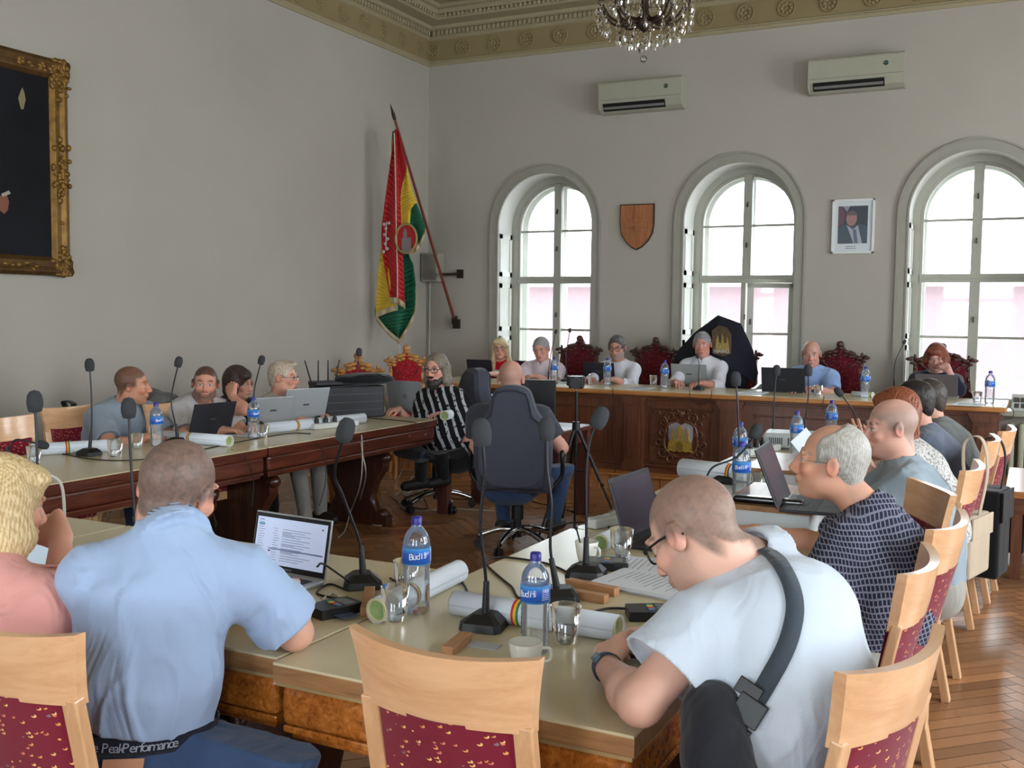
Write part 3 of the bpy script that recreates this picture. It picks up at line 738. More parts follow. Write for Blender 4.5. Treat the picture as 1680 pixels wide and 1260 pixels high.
    if legs:
        v = Vol(); v.cone(hip-up*.03+rt*-.05, hip-up*.03+rt*.05, .125*s*b, .125*s*b, k=.05); v.cone(hip, hip+up*.06, .125*s*b, .118*s*b, side=rt, asp=1.3, k=.04)
        for key, q in (('L', -1), ('R', 1)):
            if key not in legs: continue
            kn, an = (np.array(z, float) for z in legs[key][:2]); h = hip+rt*q*.09*s-up*.03
            v.cone(h, kn, .092*s*b, .066*s*b**.5, k=.04); v.cone(kn, an, .064*s, .048*s, k=.025)
        v.cut(hip+up*.075*s, up)
        v.disp = folds(fold*1.2, seed=3) if fold else None
        kids['trousers'] = vol_obj('trousers', v, cvox, trousers, P)
        if shoes:
            for key in legs:
                an = np.array(legs[key][1], float); ff = legs[key][2] if len(legs[key]) > 2 else fw; ff = nrm(np.array((ff[0], ff[1], 0)))
                v = Vol(); gz = an[2]; v.cone(an-ff*.03+(0, 0, -.03), an+ff*.13+(0, 0, -.045), .045, .036, k=.02); v.cut((0, 0, an[2]-.085), (0, 0, -1)); vol_obj('shoe', v, cvox, shoes, P)
    if hair: make_hair(P, head, A, s*.99*hs, hw, hair, vox)
    if beardvol: 
        v = Vol(); L = lambda x, y, z: head+A @ (np.array((x*hw, y, z))*s)
        for c, r_ in beardvol['shape']: v.ell(L(*c), np.array(r_)*s, A, k=.02)
        v.ell(L(0, .112, -.066), np.array((.024, .02, .009))*s, A, k=.004, sub=True)
        v.disp = lambda Q: .0022*vnoise(Q, 260); c0, c1 = (np.array(lin(q)) for q in beardvol['col'])
        vol_obj('beard', v, vox, hairm, P, lambda V: c0+(c1-c0)*np.clip(.5+.5*vnoise(V, 300), 0, 1)[:, None])
    if glasses: make_glasses(P, head, A, s*.99*hs, hw, glasses)
    return kids
def make_hair(P, H, A, s, w, h, vox):
    st = h['style']; v = Vol(); L = lambda x, y, z: H+A @ (np.array((x*w, y, z))*s); r3 = lambda *q: np.array(q)*s; t = h.get('t', .008)*.8
    if st in ('short', 'fringe'):
        v.ell(L(0, -.016, .036), r3(.077*w+t, .097+t, .086+t*1.3), A, k=.02)
        if h.get('quiff'): v.ell(L(0, .055, .105), r3(.05, .04, .022), A, k=.03)
        if h.get('nape', 1): v.ell(L(0, -.062, -.03), r3(.060, .042, .055), A, k=.03)
        for q in (-1, 1): v.ell(L(q*.074, .012, .015), r3(.010, .025, .035), A, k=.02)
        v.ell(L(0, .115, -.026+h.get('line', .0)), r3(.085, .076, .110), A, k=.012, sub=True)
        for q in (-1, 1): v.ell(L(q*.068, .088, .030), r3(.032, .036, .046), A, k=.015, sub=True)
        for q in (-1, 1): v.ell(L(q*.095, .018, -.040), r3(.038, .046, .066), A, k=.015, sub=True)
        v.ell(L(0, .02, -.12), r3(.11, .085, .085), A, k=.015, sub=True)
        if h.get('bald'): v.ell(L(0, .0+h.get('by', .035), .115), r3(.06, .085, .06), A, k=.02, sub=True)
        if h.get('rec'): 
            for q in (-1, 1): v.ell(L(q*.05, .085, .085), r3(.03, .05, .035), A, k=.015, sub=True); v.ell(L(q*.08, .080, .035), r3(.035, .042, .055), A, k=.012, sub=True)
    else:
        ln = h.get('len', .14); wd = h.get('wide', 1.0)
        v.ell(L(0, -.016, .038), r3(.077*w+t, .097+t, .086+t*1.3), A, k=.02)
        for q in (-1, 1):
            a = L(q*.078, -.012, .03); b = L(q*.082*wd, h.get('fy', -.0), -ln*.55); c = L(q*.088*wd, h.get('fy', -.0)-.005, -ln)
            v.cone(a, b, .026*s, .030*s, k=.03, side=A[:, 1], asp=1.7); v.cone(b, c, .030*s, h.get('tip', .022)*s, k=.03, side=A[:, 1], asp=1.6)
        v.cone(L(0, -.07, .0), L(0, -.075, -ln*.9), .045*s, .035*s, k=.04, side=A[:, 0], asp=1.9)
        if h.get('fringe', 1): v.ell(L(.02*h.get('part', 1), .066, .082), r3(.058, .032, .026), A, k=.03)
        v.ell(L(0, .120, -.045+h.get('line', 0)), r3(.062*h.get('open', 1), .085, .105), A, k=.012, sub=True)
        v.ell(L(0, .03, -.15), r3(.062, .11, .10), A, k=.02, sub=True)
        if h.get('ponyhide'): pass
    def dsp(Q):
        q = (Q-H.astype(f32)) @ A.astype(f32); an = np.arctan2(q[..., 0], q[..., 1]+.02); 
        f = h.get('fr', 60); return (h.get('amp', .0013)*(np.sin(an*f+q[..., 2]*22+2*np.sin(q[..., 2]*31))+.7*np.sin(an*f*2.3+q[..., 2]*40))*np.clip(1.2-q[..., 2]*6, .25, 1)+.0012*vnoise(Q, 180)).astype(f32)
    v.disp = dsp; c0, c1 = (np.array(lin(q)) for q in h['col'])
    def colr(V):
        q = (V-H) @ A; an = np.arctan2(q[:, 0], q[:, 1]+.02); m = .5+.3*np.sin(an*67+q[:, 2]*50)+.3*np.sin(an*131-q[:, 2]*70+vnoise(V, 60)*2)+.15*vnoise(V, 220); return c0+(c1-c0)*np.clip(m, 0, 1)[:, None]
    vol_obj('hair', v, min(vox, .0045), hairm, P, colr)
def make_glasses(P, H, A, s, w, g):
    mb = MB(); L = lambda x, y, z: Vector(H+A @ (np.array((x*w, y, z))*s)); r = g.get('r', .0016); hh = g.get('h', .017); ww = .025; z0 = g.get('z', 0.0)
    for q in (-1, 1):
        pts = []
        for k in range(20):
            a = 2*pi*k/20; ca, sa = cos(a), sin(a); e = .6
            pts.append(L(q*.033+ww*math.copysign(abs(ca)**e, ca), .104-.012*abs(q*.033+ww*math.copysign(abs(ca)**e, ca))/.05, .003+z0+hh*math.copysign(abs(sa)**e, sa)))
        if g.get('rim', 1): mb.tube(pts, r*s, 6, closed=True)
        mb.tube([L(q*.057, .094, .010+z0), L(q*.072, .085, .012+z0), L(q*.083, .03, .012), L(q*.085, -.010, .010), L(q*.083, -.03, -.004)], r*s*1.1, 6)
    mb.tube([L(-.009, .106, .006+z0), L(0, .109, .009+z0), L(.009, .106, .006+z0)], r*s, 6)
    mb.build('glasses', g['mat'], P)
    mb = MB()
    for q in (-1, 1):
        c = L(q*.033, .099, .003+z0); n = 16; vs = [L(q*.033+ww*math.copysign(abs(cos(2*pi*k/n))**.6, cos(2*pi*k/n)), .0965, .003+z0+hh*math.copysign(abs(sin(2*pi*k/n))**.6, sin(2*pi*k/n))) for k in range(n)]
        mb.add(vs, [tuple(range(n))], False)
    mb.build('lens', thin_glass('spectacle lens', (.97, .97, .97)), P)
# ---------------------------------------------------------------- who sits where
def seat(label, hp, byaw, hrot, lean=12, slat=0, arms=None, s=1.0, tz=TZ, reach=.40, sep=.13, nf=.05, nd=.138, tlen=.50, leg=None, **kw):
    """a seated person from the point of the head; hands resting on the table before them unless given"""
    head = np.array(dep(*hp)); f = FSH(byaw); r = np.cross(f, (0, 0, 1.0)); neck = head-np.array((0, 0, nd*s))-f*nf*s
    d = np.array((0, 0, 1.0))*cos(R(lean))+f*sin(R(lean)); d = nrm(d+r*sin(R(slat))); hip = neck-d*tlen*s
    if arms is None:
        arms = {}
        for q, k in ((-1, 'L'), (1, 'R')):
            base = hip+f*(.10+reach)+r*q*sep; w_ = np.array((base[0], base[1], tz+.035)); w_ = w_+np.array((neck[0]-hip[0], neck[1]-hip[1], 0))*.5
            arms[k] = dict(w=w_, hint=r*q*.8-f*.2+np.array((0, 0, -1.0)), d=f*.8-r*q*.7, curl=(35, 40, 45, 50))
    if leg:
        lg = {}
        for q, k in ((-1, 'L'), (1, 'R')):
            kn = np.array((hip[0], hip[1], .50))+f*.40+r*q*.11; an = np.array((kn[0], kn[1], .10))+f*(.06+.05*q)+r*q*.02; lg[k] = (kn, an, f)
        kw['legs'] = lg; kw['trousers'] = leg; kw['shoes'] = M('dark leather shoe', (40, 32, 28), .5); hip[2] = max(hip[2], .50)
    return person(label, hip, neck, head, hrot, byaw, arms, s=s, **kw)
W3 = lambda p: np.array(p)
denim = cloth('washed blue denim', (54, 74, 106), .12, bscale=500, rough=.9)
black_cloth = cloth('black cotton', (22, 22, 25))
shirt_blue = cloth('light blue cotton poplin', (152, 173, 204), .03, wr=.5)
polo_white = cloth('pale grey white pique', (188, 198, 210), .02, wr=.3)
grey_trouser = cloth('light grey trousers', (150, 148, 142))
slate = cloth('slate grey blue linen', (136, 150, 160))
greyblue = cloth('grey blue shirt', (92, 100, 116)); greygrey = cloth('grey olive shirt', (96, 100, 98))
white_knit = cloth('white cotton shirt', (205, 206, 216), .03); pinkwhite = cloth('pinkish white shirt', (205, 190, 198), .03)
beige_polo = cloth('pale beige polo', (172, 168, 160)); tee_grey = cloth('pale grey tee', (176, 174, 174)); greyshirt = cloth('steel grey shirt', (126, 138, 150))
skyblue = cloth('sky blue shirt', (132, 160, 205)); redtop = cloth('red blouse', (190, 22, 40)); navy = cloth('navy cardigan', (24, 27, 48)); coral = cloth('coral pink blouse', (222, 160, 152), .04, wr=.6)
charcoal = cloth('charcoal tee', (62, 64, 74))
gl_black = M('black spectacle frame', (22, 22, 24), .35, vary=0); gl_wire = M('thin metal spectacle frame', (120, 105, 90), .3, .8, vary=0)
def pattern_shirt(name, a, b, yaw, sx, sz, kind):
    t = NT(name); v = t.coord(rot=(0, 0, R(-yaw))); se = t.n('SeparateXYZ'); t.l(v, se.inputs[0]); x, z = se.outputs[0], se.outputs[2]
    nz = t.noise(v, 3, 2); x = t.math('ADD', x, t.math('MULTIPLY', nz, .05)); z = t.math('ADD', z, t.math('MULTIPLY', nz, .08))
    if kind == 'dash':      # rows of small slanted dashes
        row = t.math('FLOOR', t.math('MULTIPLY', z, sz)); fz = t.math('FRACT', t.math('MULTIPLY', z, sz))
        fx = t.math('FRACT', t.math('ADD', t.math('ADD', t.math('MULTIPLY', x, sx), t.math('MULTIPLY', row, .5)), t.math('MULTIPLY', fz, .35)))
        m = t.math('MULTIPLY', t.math('LESS_THAN', t.math('ABSOLUTE', t.math('SUBTRACT', fx, .5)), .36), t.math('LESS_THAN', t.math('ABSOLUTE', t.math('SUBTRACT', fz, .5)), .37))
    elif kind == 'fleck': m = t.math('GREATER_THAN', t.noise(v, sx, 2), .56)
    else:                   # stripes
        f1 = t.math('FRACT', t.math('ADD', t.math('MULTIPLY', x, sx), t.math('MULTIPLY', z, sz))); m = t.math('LESS_THAN', f1, .36)
        m = t.math('MULTIPLY', m, t.math('GREATER_THAN', t.noise(v, 40, 2), .42))
    t.base(t.mix(m, lin(a), lin(b))); h1 = t.noise(t.coord(scale=(1, 1, .5)), 7, 2, .5, 1.5); t.bump(t.math('MULTIPLY', h1, .35), .9, .03)
    return t.set(.85, spec=.2)
navy_dash = pattern_shirt('navy shirt with grey dashes', (122, 124, 142), (38, 40, 58), 10, 88, 62, 'dash')
stripe_shirt = pattern_shirt('black shirt with white stripes', (22, 22, 26), (170, 172, 178), 20, 14, 5, 'stripe')
fleck_white = pattern_shirt('white blouse with small flecks', (190, 188, 184), (120, 116, 118), 0, 90, 0, 'fleck')
GR = ((70, 66, 62), (128, 124, 118)); GW = ((120, 118, 114), (205, 204, 200))

# 1 man in the light blue shirt, from behind, foreground left
def near_left_man():
    hip = W3(dep(225, 1225, 2.36)); neck = W3(dep(280, 872, 2.36)); head = W3(dep(290, 808, 2.43))
    eR = W3(onz(484, 1038, .805)); wR = W3(onz(470, 968, .80)); eL = W3(dep(165, 1060, 2.75)); wL = W3(onz(405, 985, .80))
    k = person('man in a light blue shirt and jeans seen from behind at the silver laptop', hip, neck, head, (13, -14, 9), 33,
        {'R': dict(e=eR, w=wR, d=W3(onz(455, 935, .80))-wR, n=(0, 0, 1), curl=(25, 30, 35, 40)), 'L': dict(e=eL, w=wL, d=W3(onz(440, 960, .8))-wL, n=(0, 0, 1))},
        skin=(206, 156, 134), bulk=.96, shw=.158, shdrop=.022, slump=.03, shirt=dict(mat=shirt_blue, sleeve=.84, cuff=1, loose=.009, collar=1, hemz=-.062, sleever=1.12),
        legs={'R': (dep(478, 1222, 2.28), dep(440, 1500, 2.35)), 'L': (dep(180, 1230, 2.9), dep(180, 1500, 2.9))}, trousers=denim, shoes=M('dark leather shoe', (40, 32, 28), .5),
        hc=dict(scalp=(80, 72, 68), scalp_amt=.95, bald=.05, line=.05, beard=(150, 140, 132), beard_amt=.35), vox=.0042, cvox=.0065, fold=.010, hs=1.04, neckr=.062)
    up, rt, fw = k['up'], k['rt'], k['fw']; P = k['P']
    # belt with woven lettering and a leather patch at the back of the jeans
    c = hip+up*.045; rx, ry = .118*.97*1.40+.010, .125*.97+.008; mb = MB(); A = []; B = []
    for q in range(48):
        a = 2*pi*q/48; o = c+rt*cos(a)*rx+fw*sin(a)*ry; A.append(Vector(o-up*.02)); B.append(Vector(o+up*.02))
    mb.strip(A, B, True, True); mb.build('belt', cloth('dark navy webbing', (28, 30, 44)), P, solid=.006)
    mb = MB(); txt = 'PeakPerformance PeakPerformance'
    a = -pi/2-.25-.98
    for ch in txt+'  ':
        if ch != ' ':
            o = c+rt*cos(a)*(rx+.005)+fw*sin(a)*(ry+.005); tn = nrm(-rt*sin(a)*rx+fw*cos(a)*ry); text_mb(mb, ch, .030, o, tn, up)
        a += .088 if ch in 'Pm' else (.045 if ch in 'frk' else .06)
    mb.build('belt_lettering', M('pale grey thread', (150, 156, 170), .8), P)
    a = -pi/2+.02; o = c+rt*cos(a)*(rx+.014)+fw*sin(a)*(ry+.014)-up*.040; tn = nrm(-rt*sin(a)*rx+fw*cos(a)*ry); nn = np.cross(tn, up)
    mb = MB(); mb.box(o, (.085, .004, .042), Matrix((tuple(tn), tuple(nn), tuple(up))).transposed()); mb.build('leather_patch', M('tan leather patch', (190, 140, 108), .6), P)
near_left_man()
# 2 man in the white polo, foreground right
def near_right_man():
    head = W3(dep(1140, 878, 2.20)); neck = W3(dep(1248, 925, 2.22)); hip = W3(dep(1268, 1262, 2.08))
    eL = W3((-.66, 1.875, .815)); wL = W3(onz(993, 1092, .80)); wR = W3(onz(1088, 1040, .81)); eR = W3(dep(1200, 1060, 2.55))
    k = person('man in a white polo with glasses and a dark crossbody strap, head bent', hip, neck, head, (76, -36, 4), 66,
        {'L': dict(e=eL, w=wL, d=W3((-.12, .62, .25)), n=(-.55, -.2, .8), curl=(38, 42, 46, 50), thumb=30), 'R': dict(e=eR, w=wR, d=W3((-.8, -.35, -.05)), n=(.1, .2, 1), curl=(12, 40, 50, 55), thumb=40)},
        skin=(210, 165, 145), bulk=1.0, shw=.18, slump=.075, neckr=.060, shirt=dict(mat=polo_white, sleeve=.62, loose=.014, collar=1, hemz=.14, sleever=1.34), belly=.02,
        legs={'L': (dep(1120, 1330, 2.1), dep(1100, 1560, 2.1)), 'R': (dep(1190, 1290, 2.5), dep(1180, 1500, 2.5))}, trousers=denim,
        hc=dict(scalp=(98, 84, 74), scalp_amt=.85, bald=.12, line=.055, beard=(150, 130, 118), beard_amt=.35), glasses=dict(mat=gl_black, r=.0026, h=.018), vox=.0040, cvox=.005, fold=.005, shdrop=.02, armr=1.06, roll=0, hs=1.03)
    P = k['P']
    from mathutils.bvhtree import BVHTree
    me = k['shirt'].data; bvh = BVHTree.FromPolygons([v.co[:] for v in me.vertices], [p.vertices[:] for p in me.polygons])
    pts = []; o = Vector((0, 0, EYE)); 
    for x, y in smooth_pts([(1252, 903, 0), (1276, 922, 0), (1297, 962, 0), (1303, 1005, 0), (1290, 1060, 0), (1262, 1115, 0), (1236, 1158, 0)], 5) and [(q.x, q.y) for q in smooth_pts([(1252, 903, 0), (1276, 922, 0), (1297, 962, 0), (1303, 1005, 0), (1290, 1060, 0), (1262, 1115, 0), (1236, 1158, 0)], 5)]:
        h = bvh.ray_cast(o, Vector(ray(x, y)).normalized())
        if h[0] is not None: pts.append((h[0]+h[1]*.004, h[1]))
    mb = MB(); A = []; B = []
    for i, (p, n) in enumerate(pts):
        d = (pts[min(i+1, len(pts)-1)][0]-pts[max(i-1, 0)][0]).normalized(); sd = d.cross(n).normalized()*.0175; A.append(p-sd); B.append(p+sd)
    mb.strip(A, B); mb.build('bag_strap', cloth('dark grey webbing', (58, 66, 74)), P, solid=.004)
    p, n = pts[-1]; d = (pts[-1][0]-pts[-3][0]).normalized(); sd = d.cross(n).normalized(); rot = Matrix((sd, d, n)).transposed(); blk = M('black plastic buckle', (20, 22, 24), .4)
    mb = MB(); mb.box(p+n*.006+d*.01, (.056, .05, .012), rot); mb.box(p+n*.006+d*.055, (.05, .03, .012), rot); mb.box(p+n*.007-d*.022+sd*.02, (.05, .03, .004), rot); mb.build('buckle', blk, P, bevel=.004)
    c = p+d*.12-sd*.03+n*.0; mb = MB(); mb.box(p+d*.082+sd*.02+n*.012, (.024, .016, .005), rot); mb.build('red_tab', M('red strap tab', (190, 30, 40), .7), P)
    v = Vol(); c = W3(dep(1172, 1215, 1.93)); u = nrm(W3(dep(1150, 1130, 2.0))-c); v.ell(c, (.075, .06, .11), frame(FSH(100), u), k=.02); v.cone(c+u*.06, W3(dep(1155, 1120, 2.05)), .045, .02, k=.04); v.cone(c-u*.04, c-u*.14+W3((.02, 0, 0)), .06, .05, k=.03); v.disp = folds(.006, 14)
    vol_obj('crossbody_bag', v, .006, cloth('black nylon bag', (32, 33, 38), bscale=500), P)
    # fitness watch on the left wrist
    e, w_ = k['E']['L'], k['W']['L']; d = nrm(w_-e); c = w_-d*.012; mb = MB(); mb.tube([Vector(c-d*.011), Vector(c+d*.011)], [.0325, .030], 24, False); mb.build('watch_band', M('dark blue watch band', (40, 62, 86), .5), P, solid=.003)
    n = nrm(W3((-.55, -.5, .7))-d*np.dot(d, W3((-.55, -.5, .7)))); mb = MB(); mb.box(c+n*.033, (.02, .034, .007), Matrix((tuple(np.cross(d, n)), tuple(d), tuple(n))).transposed()); mb.build('watch_face', M('glossy dark watch face', (70, 96, 110), .1), P, bevel=.003)
near_right_man()
# 3 grey-haired man in the navy patterned shirt
def navy_man():
    head = W3(dep(1362, 759, 3.38)); neck = W3(dep(1432, 838, 3.34)); hip = W3(dep(1415, 1075, 3.2))
    person('grey-haired man in a navy shirt with small grey dashes, in profile', hip, neck, head, (98, 3, -2), 80,
        {'L': dict(e=dep(1345, 985, 3.12), w=dep(1240, 960, 3.3), d=(-.5, .5, 0)), 'R': dict(e=dep(1350, 895, 3.62), w=onz(1237, 872, .80), d=(-.9, .1, -.05), n=(0, 0, 1), curl=(45, 50, 55, 60))},
        skin=(205, 152, 126), bulk=1.02, shw=.175, slump=.06, belly=.02, neckr=.057, jaw=1.0, ns=1.15, hs=1.04,
        shirt=dict(mat=navy_dash, sleeve=.80, loose=.016, hemz=.10, sleever=1.25, collar=1), legs={'L': (dep(1270, 1100, 3.1), dep(1250, 1300, 3.1)), 'R': (dep(1290, 1060, 3.45), dep(1270, 1260, 3.45))}, trousers=grey_trouser,
        hair=dict(style='short', col=((140, 136, 128), (184, 182, 174)), t=.010, amp=.0009, bald=1, by=.05, rec=1, fr=90), glasses=dict(mat=gl_wire, r=.0007, h=.013, rim=0),
        hc=dict(scalp=(150, 130, 118), scalp_amt=.35, bald=.9, brow=(150, 130, 110)), vox=.0042, cvox=.007, fold=.007)
navy_man()
# 4-7 the others of the right-hand row
seat('man with a bald crown in a slate grey-blue shirt, back turned, right-hand row', (1462, 703, 4.25), 98, (112, -6, 0), lean=14, bulk=1.0, shirt=dict(mat=slate, sleeve=.6, loose=.018), nf=.05,
     hc=dict(scalp=(128, 116, 108), scalp_amt=.8, bald=1.0, line=.04), skin=(206, 158, 140), vox=.005, cvox=.009, fold=.008, leg=grey_trouser)
def red_hair_woman():
    f = FSH(95)
    seat('woman with long auburn hair and a flecked white blouse, hand raised, right-hand row', (1468, 680, 4.85), 95, (100, -4, 0), lean=25, s=.93, bulk=.95,
     arms={'L': dict(w=dep(1411, 738, 4.5), e=dep(1438, 800, 4.5), d=dep(1398, 700, 4.45)-dep(1411, 738, 4.5), n=(.2, -.9, 0), curl=(30, 35, 40, 45)), 'R': dict(w=dep(1400, 740, 5.1), e=dep(1430, 800, 5.1))},
     shirt=dict(mat=fleck_white, sleeve=1.15, loose=.014, collar=0), skin=(200, 150, 130), hair=dict(style='long', col=((88, 42, 26), (150, 84, 54)), len=.26, t=.020, wide=1.1, fy=-.01, amp=.003), vox=.006, cvox=.010)
    o = thing('bead_bracelet', 'bead bracelet on the raised wrist of the auburn-haired woman', 'bracelet')
    c = dep(1411, 738, 4.5); d = (dep(1398, 700, 4.45)-c).normalized(); sd = d.orthogonal().normalized(); s2 = d.cross(sd)
    for k in range(14):
        mb = MB(); a = 2*pi*k/14; mb.ball(c+(sd*cos(a)+s2*sin(a))*.032-d*.01, .0065, 8, 6); mb.build('bead', M('ochre beads', (190, 150, 90), .4), o)
red_hair_woman()
seat('dark-haired man in a grey-blue shirt, mostly hidden behind the auburn-haired woman', (1497, 663, 5.6), 95, (98, -8, 0), lean=20, bulk=1.0, shirt=dict(mat=greyblue, sleeve=.7, loose=.018), nf=.06,
     hair=dict(style='short', col=((22, 18, 16), (44, 36, 32)), t=.012), skin=(190, 140, 120), vox=.007, cvox=.011, armr=1)
seat('man in a grey olive shirt at the far end of the right-hand row', (1520, 657, 6.25), 95, (96, -6, 0), lean=22, bulk=1.05, shirt=dict(mat=greygrey, sleeve=.7, loose=.02), nf=.06,
     hair=dict(style='short', col=((40, 34, 30), (74, 66, 60)), t=.012), skin=(190, 140, 120), vox=.007, cvox=.011)
# 8 blonde woman in coral, left edge
def pink_woman():
    head = W3(dep(2, 832, 2.48)); neck = W3(dep(-16, 935, 2.40)); hip = W3(dep(-20, 1230, 2.36))
    def ruffle(v, k):
        s_ = k['SH'][1]; e = k['E']['R']
        for a in range(7):
            t = a/6; o = s_+(e-s_)*.28; d = nrm(e-s_); u = np.cross(d, k['fw']); an = -1.4+t*2.8; v.cone(s_+d*.01, o+(k['rt']*cos(an)*.4+k['fw']*sin(an))*.075+d*.05, .03, .022, k=.03)
    person('woman with a blond bob and coral pink top, hand at her chin', hip, neck, head, (-12, -10, 0), 14,
        {'R': dict(e=dep(98, 1015, 2.42), w=dep(100, 885, 2.62), d=dep(62, 838, 2.68)-dep(100, 885, 2.62), n=(.5, -.8, .4), curl=(38, 44, 50, 55), thumb=30), 'L': dict(e=dep(-150, 1060, 2.5), w=onz(-60, 960, .8))},
        skin=(214, 160, 138), s=.95, bulk=1.05, shw=.17, neckr=.05, shirt=dict(mat=coral, sleeve=.26, loose=.012, collar=0, sleever=1.6), cloth_extra=ruffle, armr=1.15,
        hair=dict(style='bob', col=((176, 142, 92), (232, 212, 168)), len=.125, t=.016, wide=1.02, amp=.0012, fr=80, fy=.004, open=.9), vox=.0042, cvox=.005, fold=.006, legs=None)
pink_woman()
# left-hand row
seat('man in a steel grey shirt turned to his left, first in the left-hand row', (217, 632, 6.55), -95, (-52, -4, 6), lean=20, slat=-4, bulk=1.12, nd=.115, nf=.085, leg=denim, shirt=dict(mat=greyshirt, sleeve=.75, loose=.016), tz=TZ,
     skin=(192, 136, 110), hc=dict(scalp=(66, 50, 42), scalp_amt=.93, bald=.15, line=.055, beard=(120, 90, 76), beard_amt=.3), vox=.005, cvox=.009, fold=.008)
seat('bearded man in a pale grey tee looking at the camera, left-hand row', (337, 630, 6.95), -100, (-138, -4, -3), lean=20, slat=3, bulk=1.2, belly=.05, nd=.115, nf=.08, leg=grey_trouser, shirt=dict(mat=tee_grey, sleeve=.7, loose=.016, collar=0),
     skin=(196, 142, 120), hc=dict(scalp=(40, 34, 32), scalp_amt=.95, bald=.0, line=.058, beard=(70, 62, 58), beard_amt=.85, brow=(40, 30, 26)), jaw=1.15, vox=.005, cvox=.009, fold=.007)
def wom3():
    W = dep(378, 632, 7.15)
    seat('dark-haired woman in black leaning her head on her hand, left-hand row', (391, 628, 7.35), -100, (-75, -12, 8), lean=20, s=.93, leg=black_cloth, nd=.125, shirt=dict(mat=black_cloth, sleeve=.5, loose=.012, collar=0),
     arms={'R': dict(w=dep(381, 650, 7.1), e=dep(402, 672, 7.0), d=(-.3, .2, .9), n=(.2, -.9, .1), curl=(50, 52, 55, 60)), 'L': dict(w=dep(420, 700, 7.3), e=dep(440, 690, 7.6))},
     skin=(200, 146, 124), hair=dict(style='bob', col=((38, 28, 28), (80, 62, 58)), len=.09, t=.014, fy=-.01, open=1.1), glasses=dict(mat=gl_wire, r=.0012), vox=.005, cvox=.009)
wom3()
seat('grey-haired man with glasses in a pale beige polo behind the silver laptops', (465, 620, 7.55), -95, (-70, -3, 0), lean=14, leg=grey_trouser, shirt=dict(mat=beige_polo, sleeve=.7, loose=.014), reach=.3,
     skin=(206, 150, 128), hair=dict(style='short', col=((150, 130, 108), (200, 188, 170)), t=.010, quiff=1), glasses=dict(mat=gl_wire, r=.0014, h=.013), hc=dict(brow=(150, 130, 110)), vox=.005, cvox=.009)
def corner_man():
    head = W3(dep(716, 606, 7.95)); f = FSH(168)
    k = person('long-haired bearded man with glasses in a black and white striped shirt', head+W3((.06, .16, -.64)), head+W3((.02, .05, -.165)), head, (182, -5, 0), 172,
      {'R': dict(w=onz(655, 672, .80), hint=(-.5, 0, -1), d=(-.3, -.8, 0)), 'L': dict(w=onz(733, 677, .80), hint=(.5, .2, -1), d=(-.5, -.5, 0))},
      skin=(206, 154, 138), bulk=1.2, belly=.06, shirt=dict(mat=stripe_shirt, sleeve=.85, loose=.02), legs={'L': (dep(722, 712, 7.75), dep(726, 782, 7.95), (-.5, -1, 0)), 'R': (dep(694, 710, 7.6), dep(690, 786, 7.8), (-.6, -1, 0))}, trousers=black_cloth, shoes=M('black trainers', (24, 24, 26), .6),
      hair=dict(style='long', col=((62, 54, 46), (150, 138, 122)), len=.16, t=.008, fringe=0, open=1.25, line=.035, fy=-.02, tip=.016), glasses=dict(mat=gl_black, r=.0028, h=.017),
      beardvol=dict(shape=[((0, .055, -.095), (.055, .05, .05)), ((0, .07, -.115), (.035, .035, .035)), ((.05, .02, -.07), (.02, .035, .04)), ((-.05, .02, -.07), (.02, .035, .04)), ((0, .098, -.048), (.032, .012, .008))], col=((24, 20, 18), (60, 52, 46))),
      hc=dict(brow=(50, 40, 34)), vox=.005, cvox=.008)
    v = Vol(); c, fw, rt, up = k['chest'], k['fw'], k['rt'], k['up']; v.cone(k['neck']-up*.08+fw*.075, k['waist']+fw*.15, .06, .075, k=.04, side=rt, asp=1.2); vol_obj('undershirt', v, .008, black_cloth, k['P'])
corner_man()
def gamer():
    head = W3(dep(838, 622, 6.75)); hip = head+W3((.0, .0, -.66)); neck = head+W3((.0, -.02, -.165))
    person('bald man in a charcoal tee and jeans in the dark high-backed office chair, back turned', hip, neck, head, (20, -6, 0), 22,
      {'R': dict(e=dep(921, 735, 6.75), w=dep(905, 712, 7.1)), 'L': dict(e=dep(781, 735, 6.8), w=dep(800, 705, 7.1))}, skin=(200, 150, 132), bulk=1.1, shw=.2,
      shirt=dict(mat=charcoal, sleeve=.7, loose=.014, collar=0), legs={'R': (dep(925, 765, 6.9), dep(908, 853, 6.95), (0, 1, 0)), 'L': (dep(822, 770, 7.0), dep(826, 853, 7.05), (0, 1, 0))}, trousers=denim, shoes=M('dark grey shoe', (50, 48, 48), .6),
      hc=dict(scalp=(110, 92, 80), scalp_amt=.5, bald=1.0, line=.03), vox=.005, cvox=.008)
gamer()
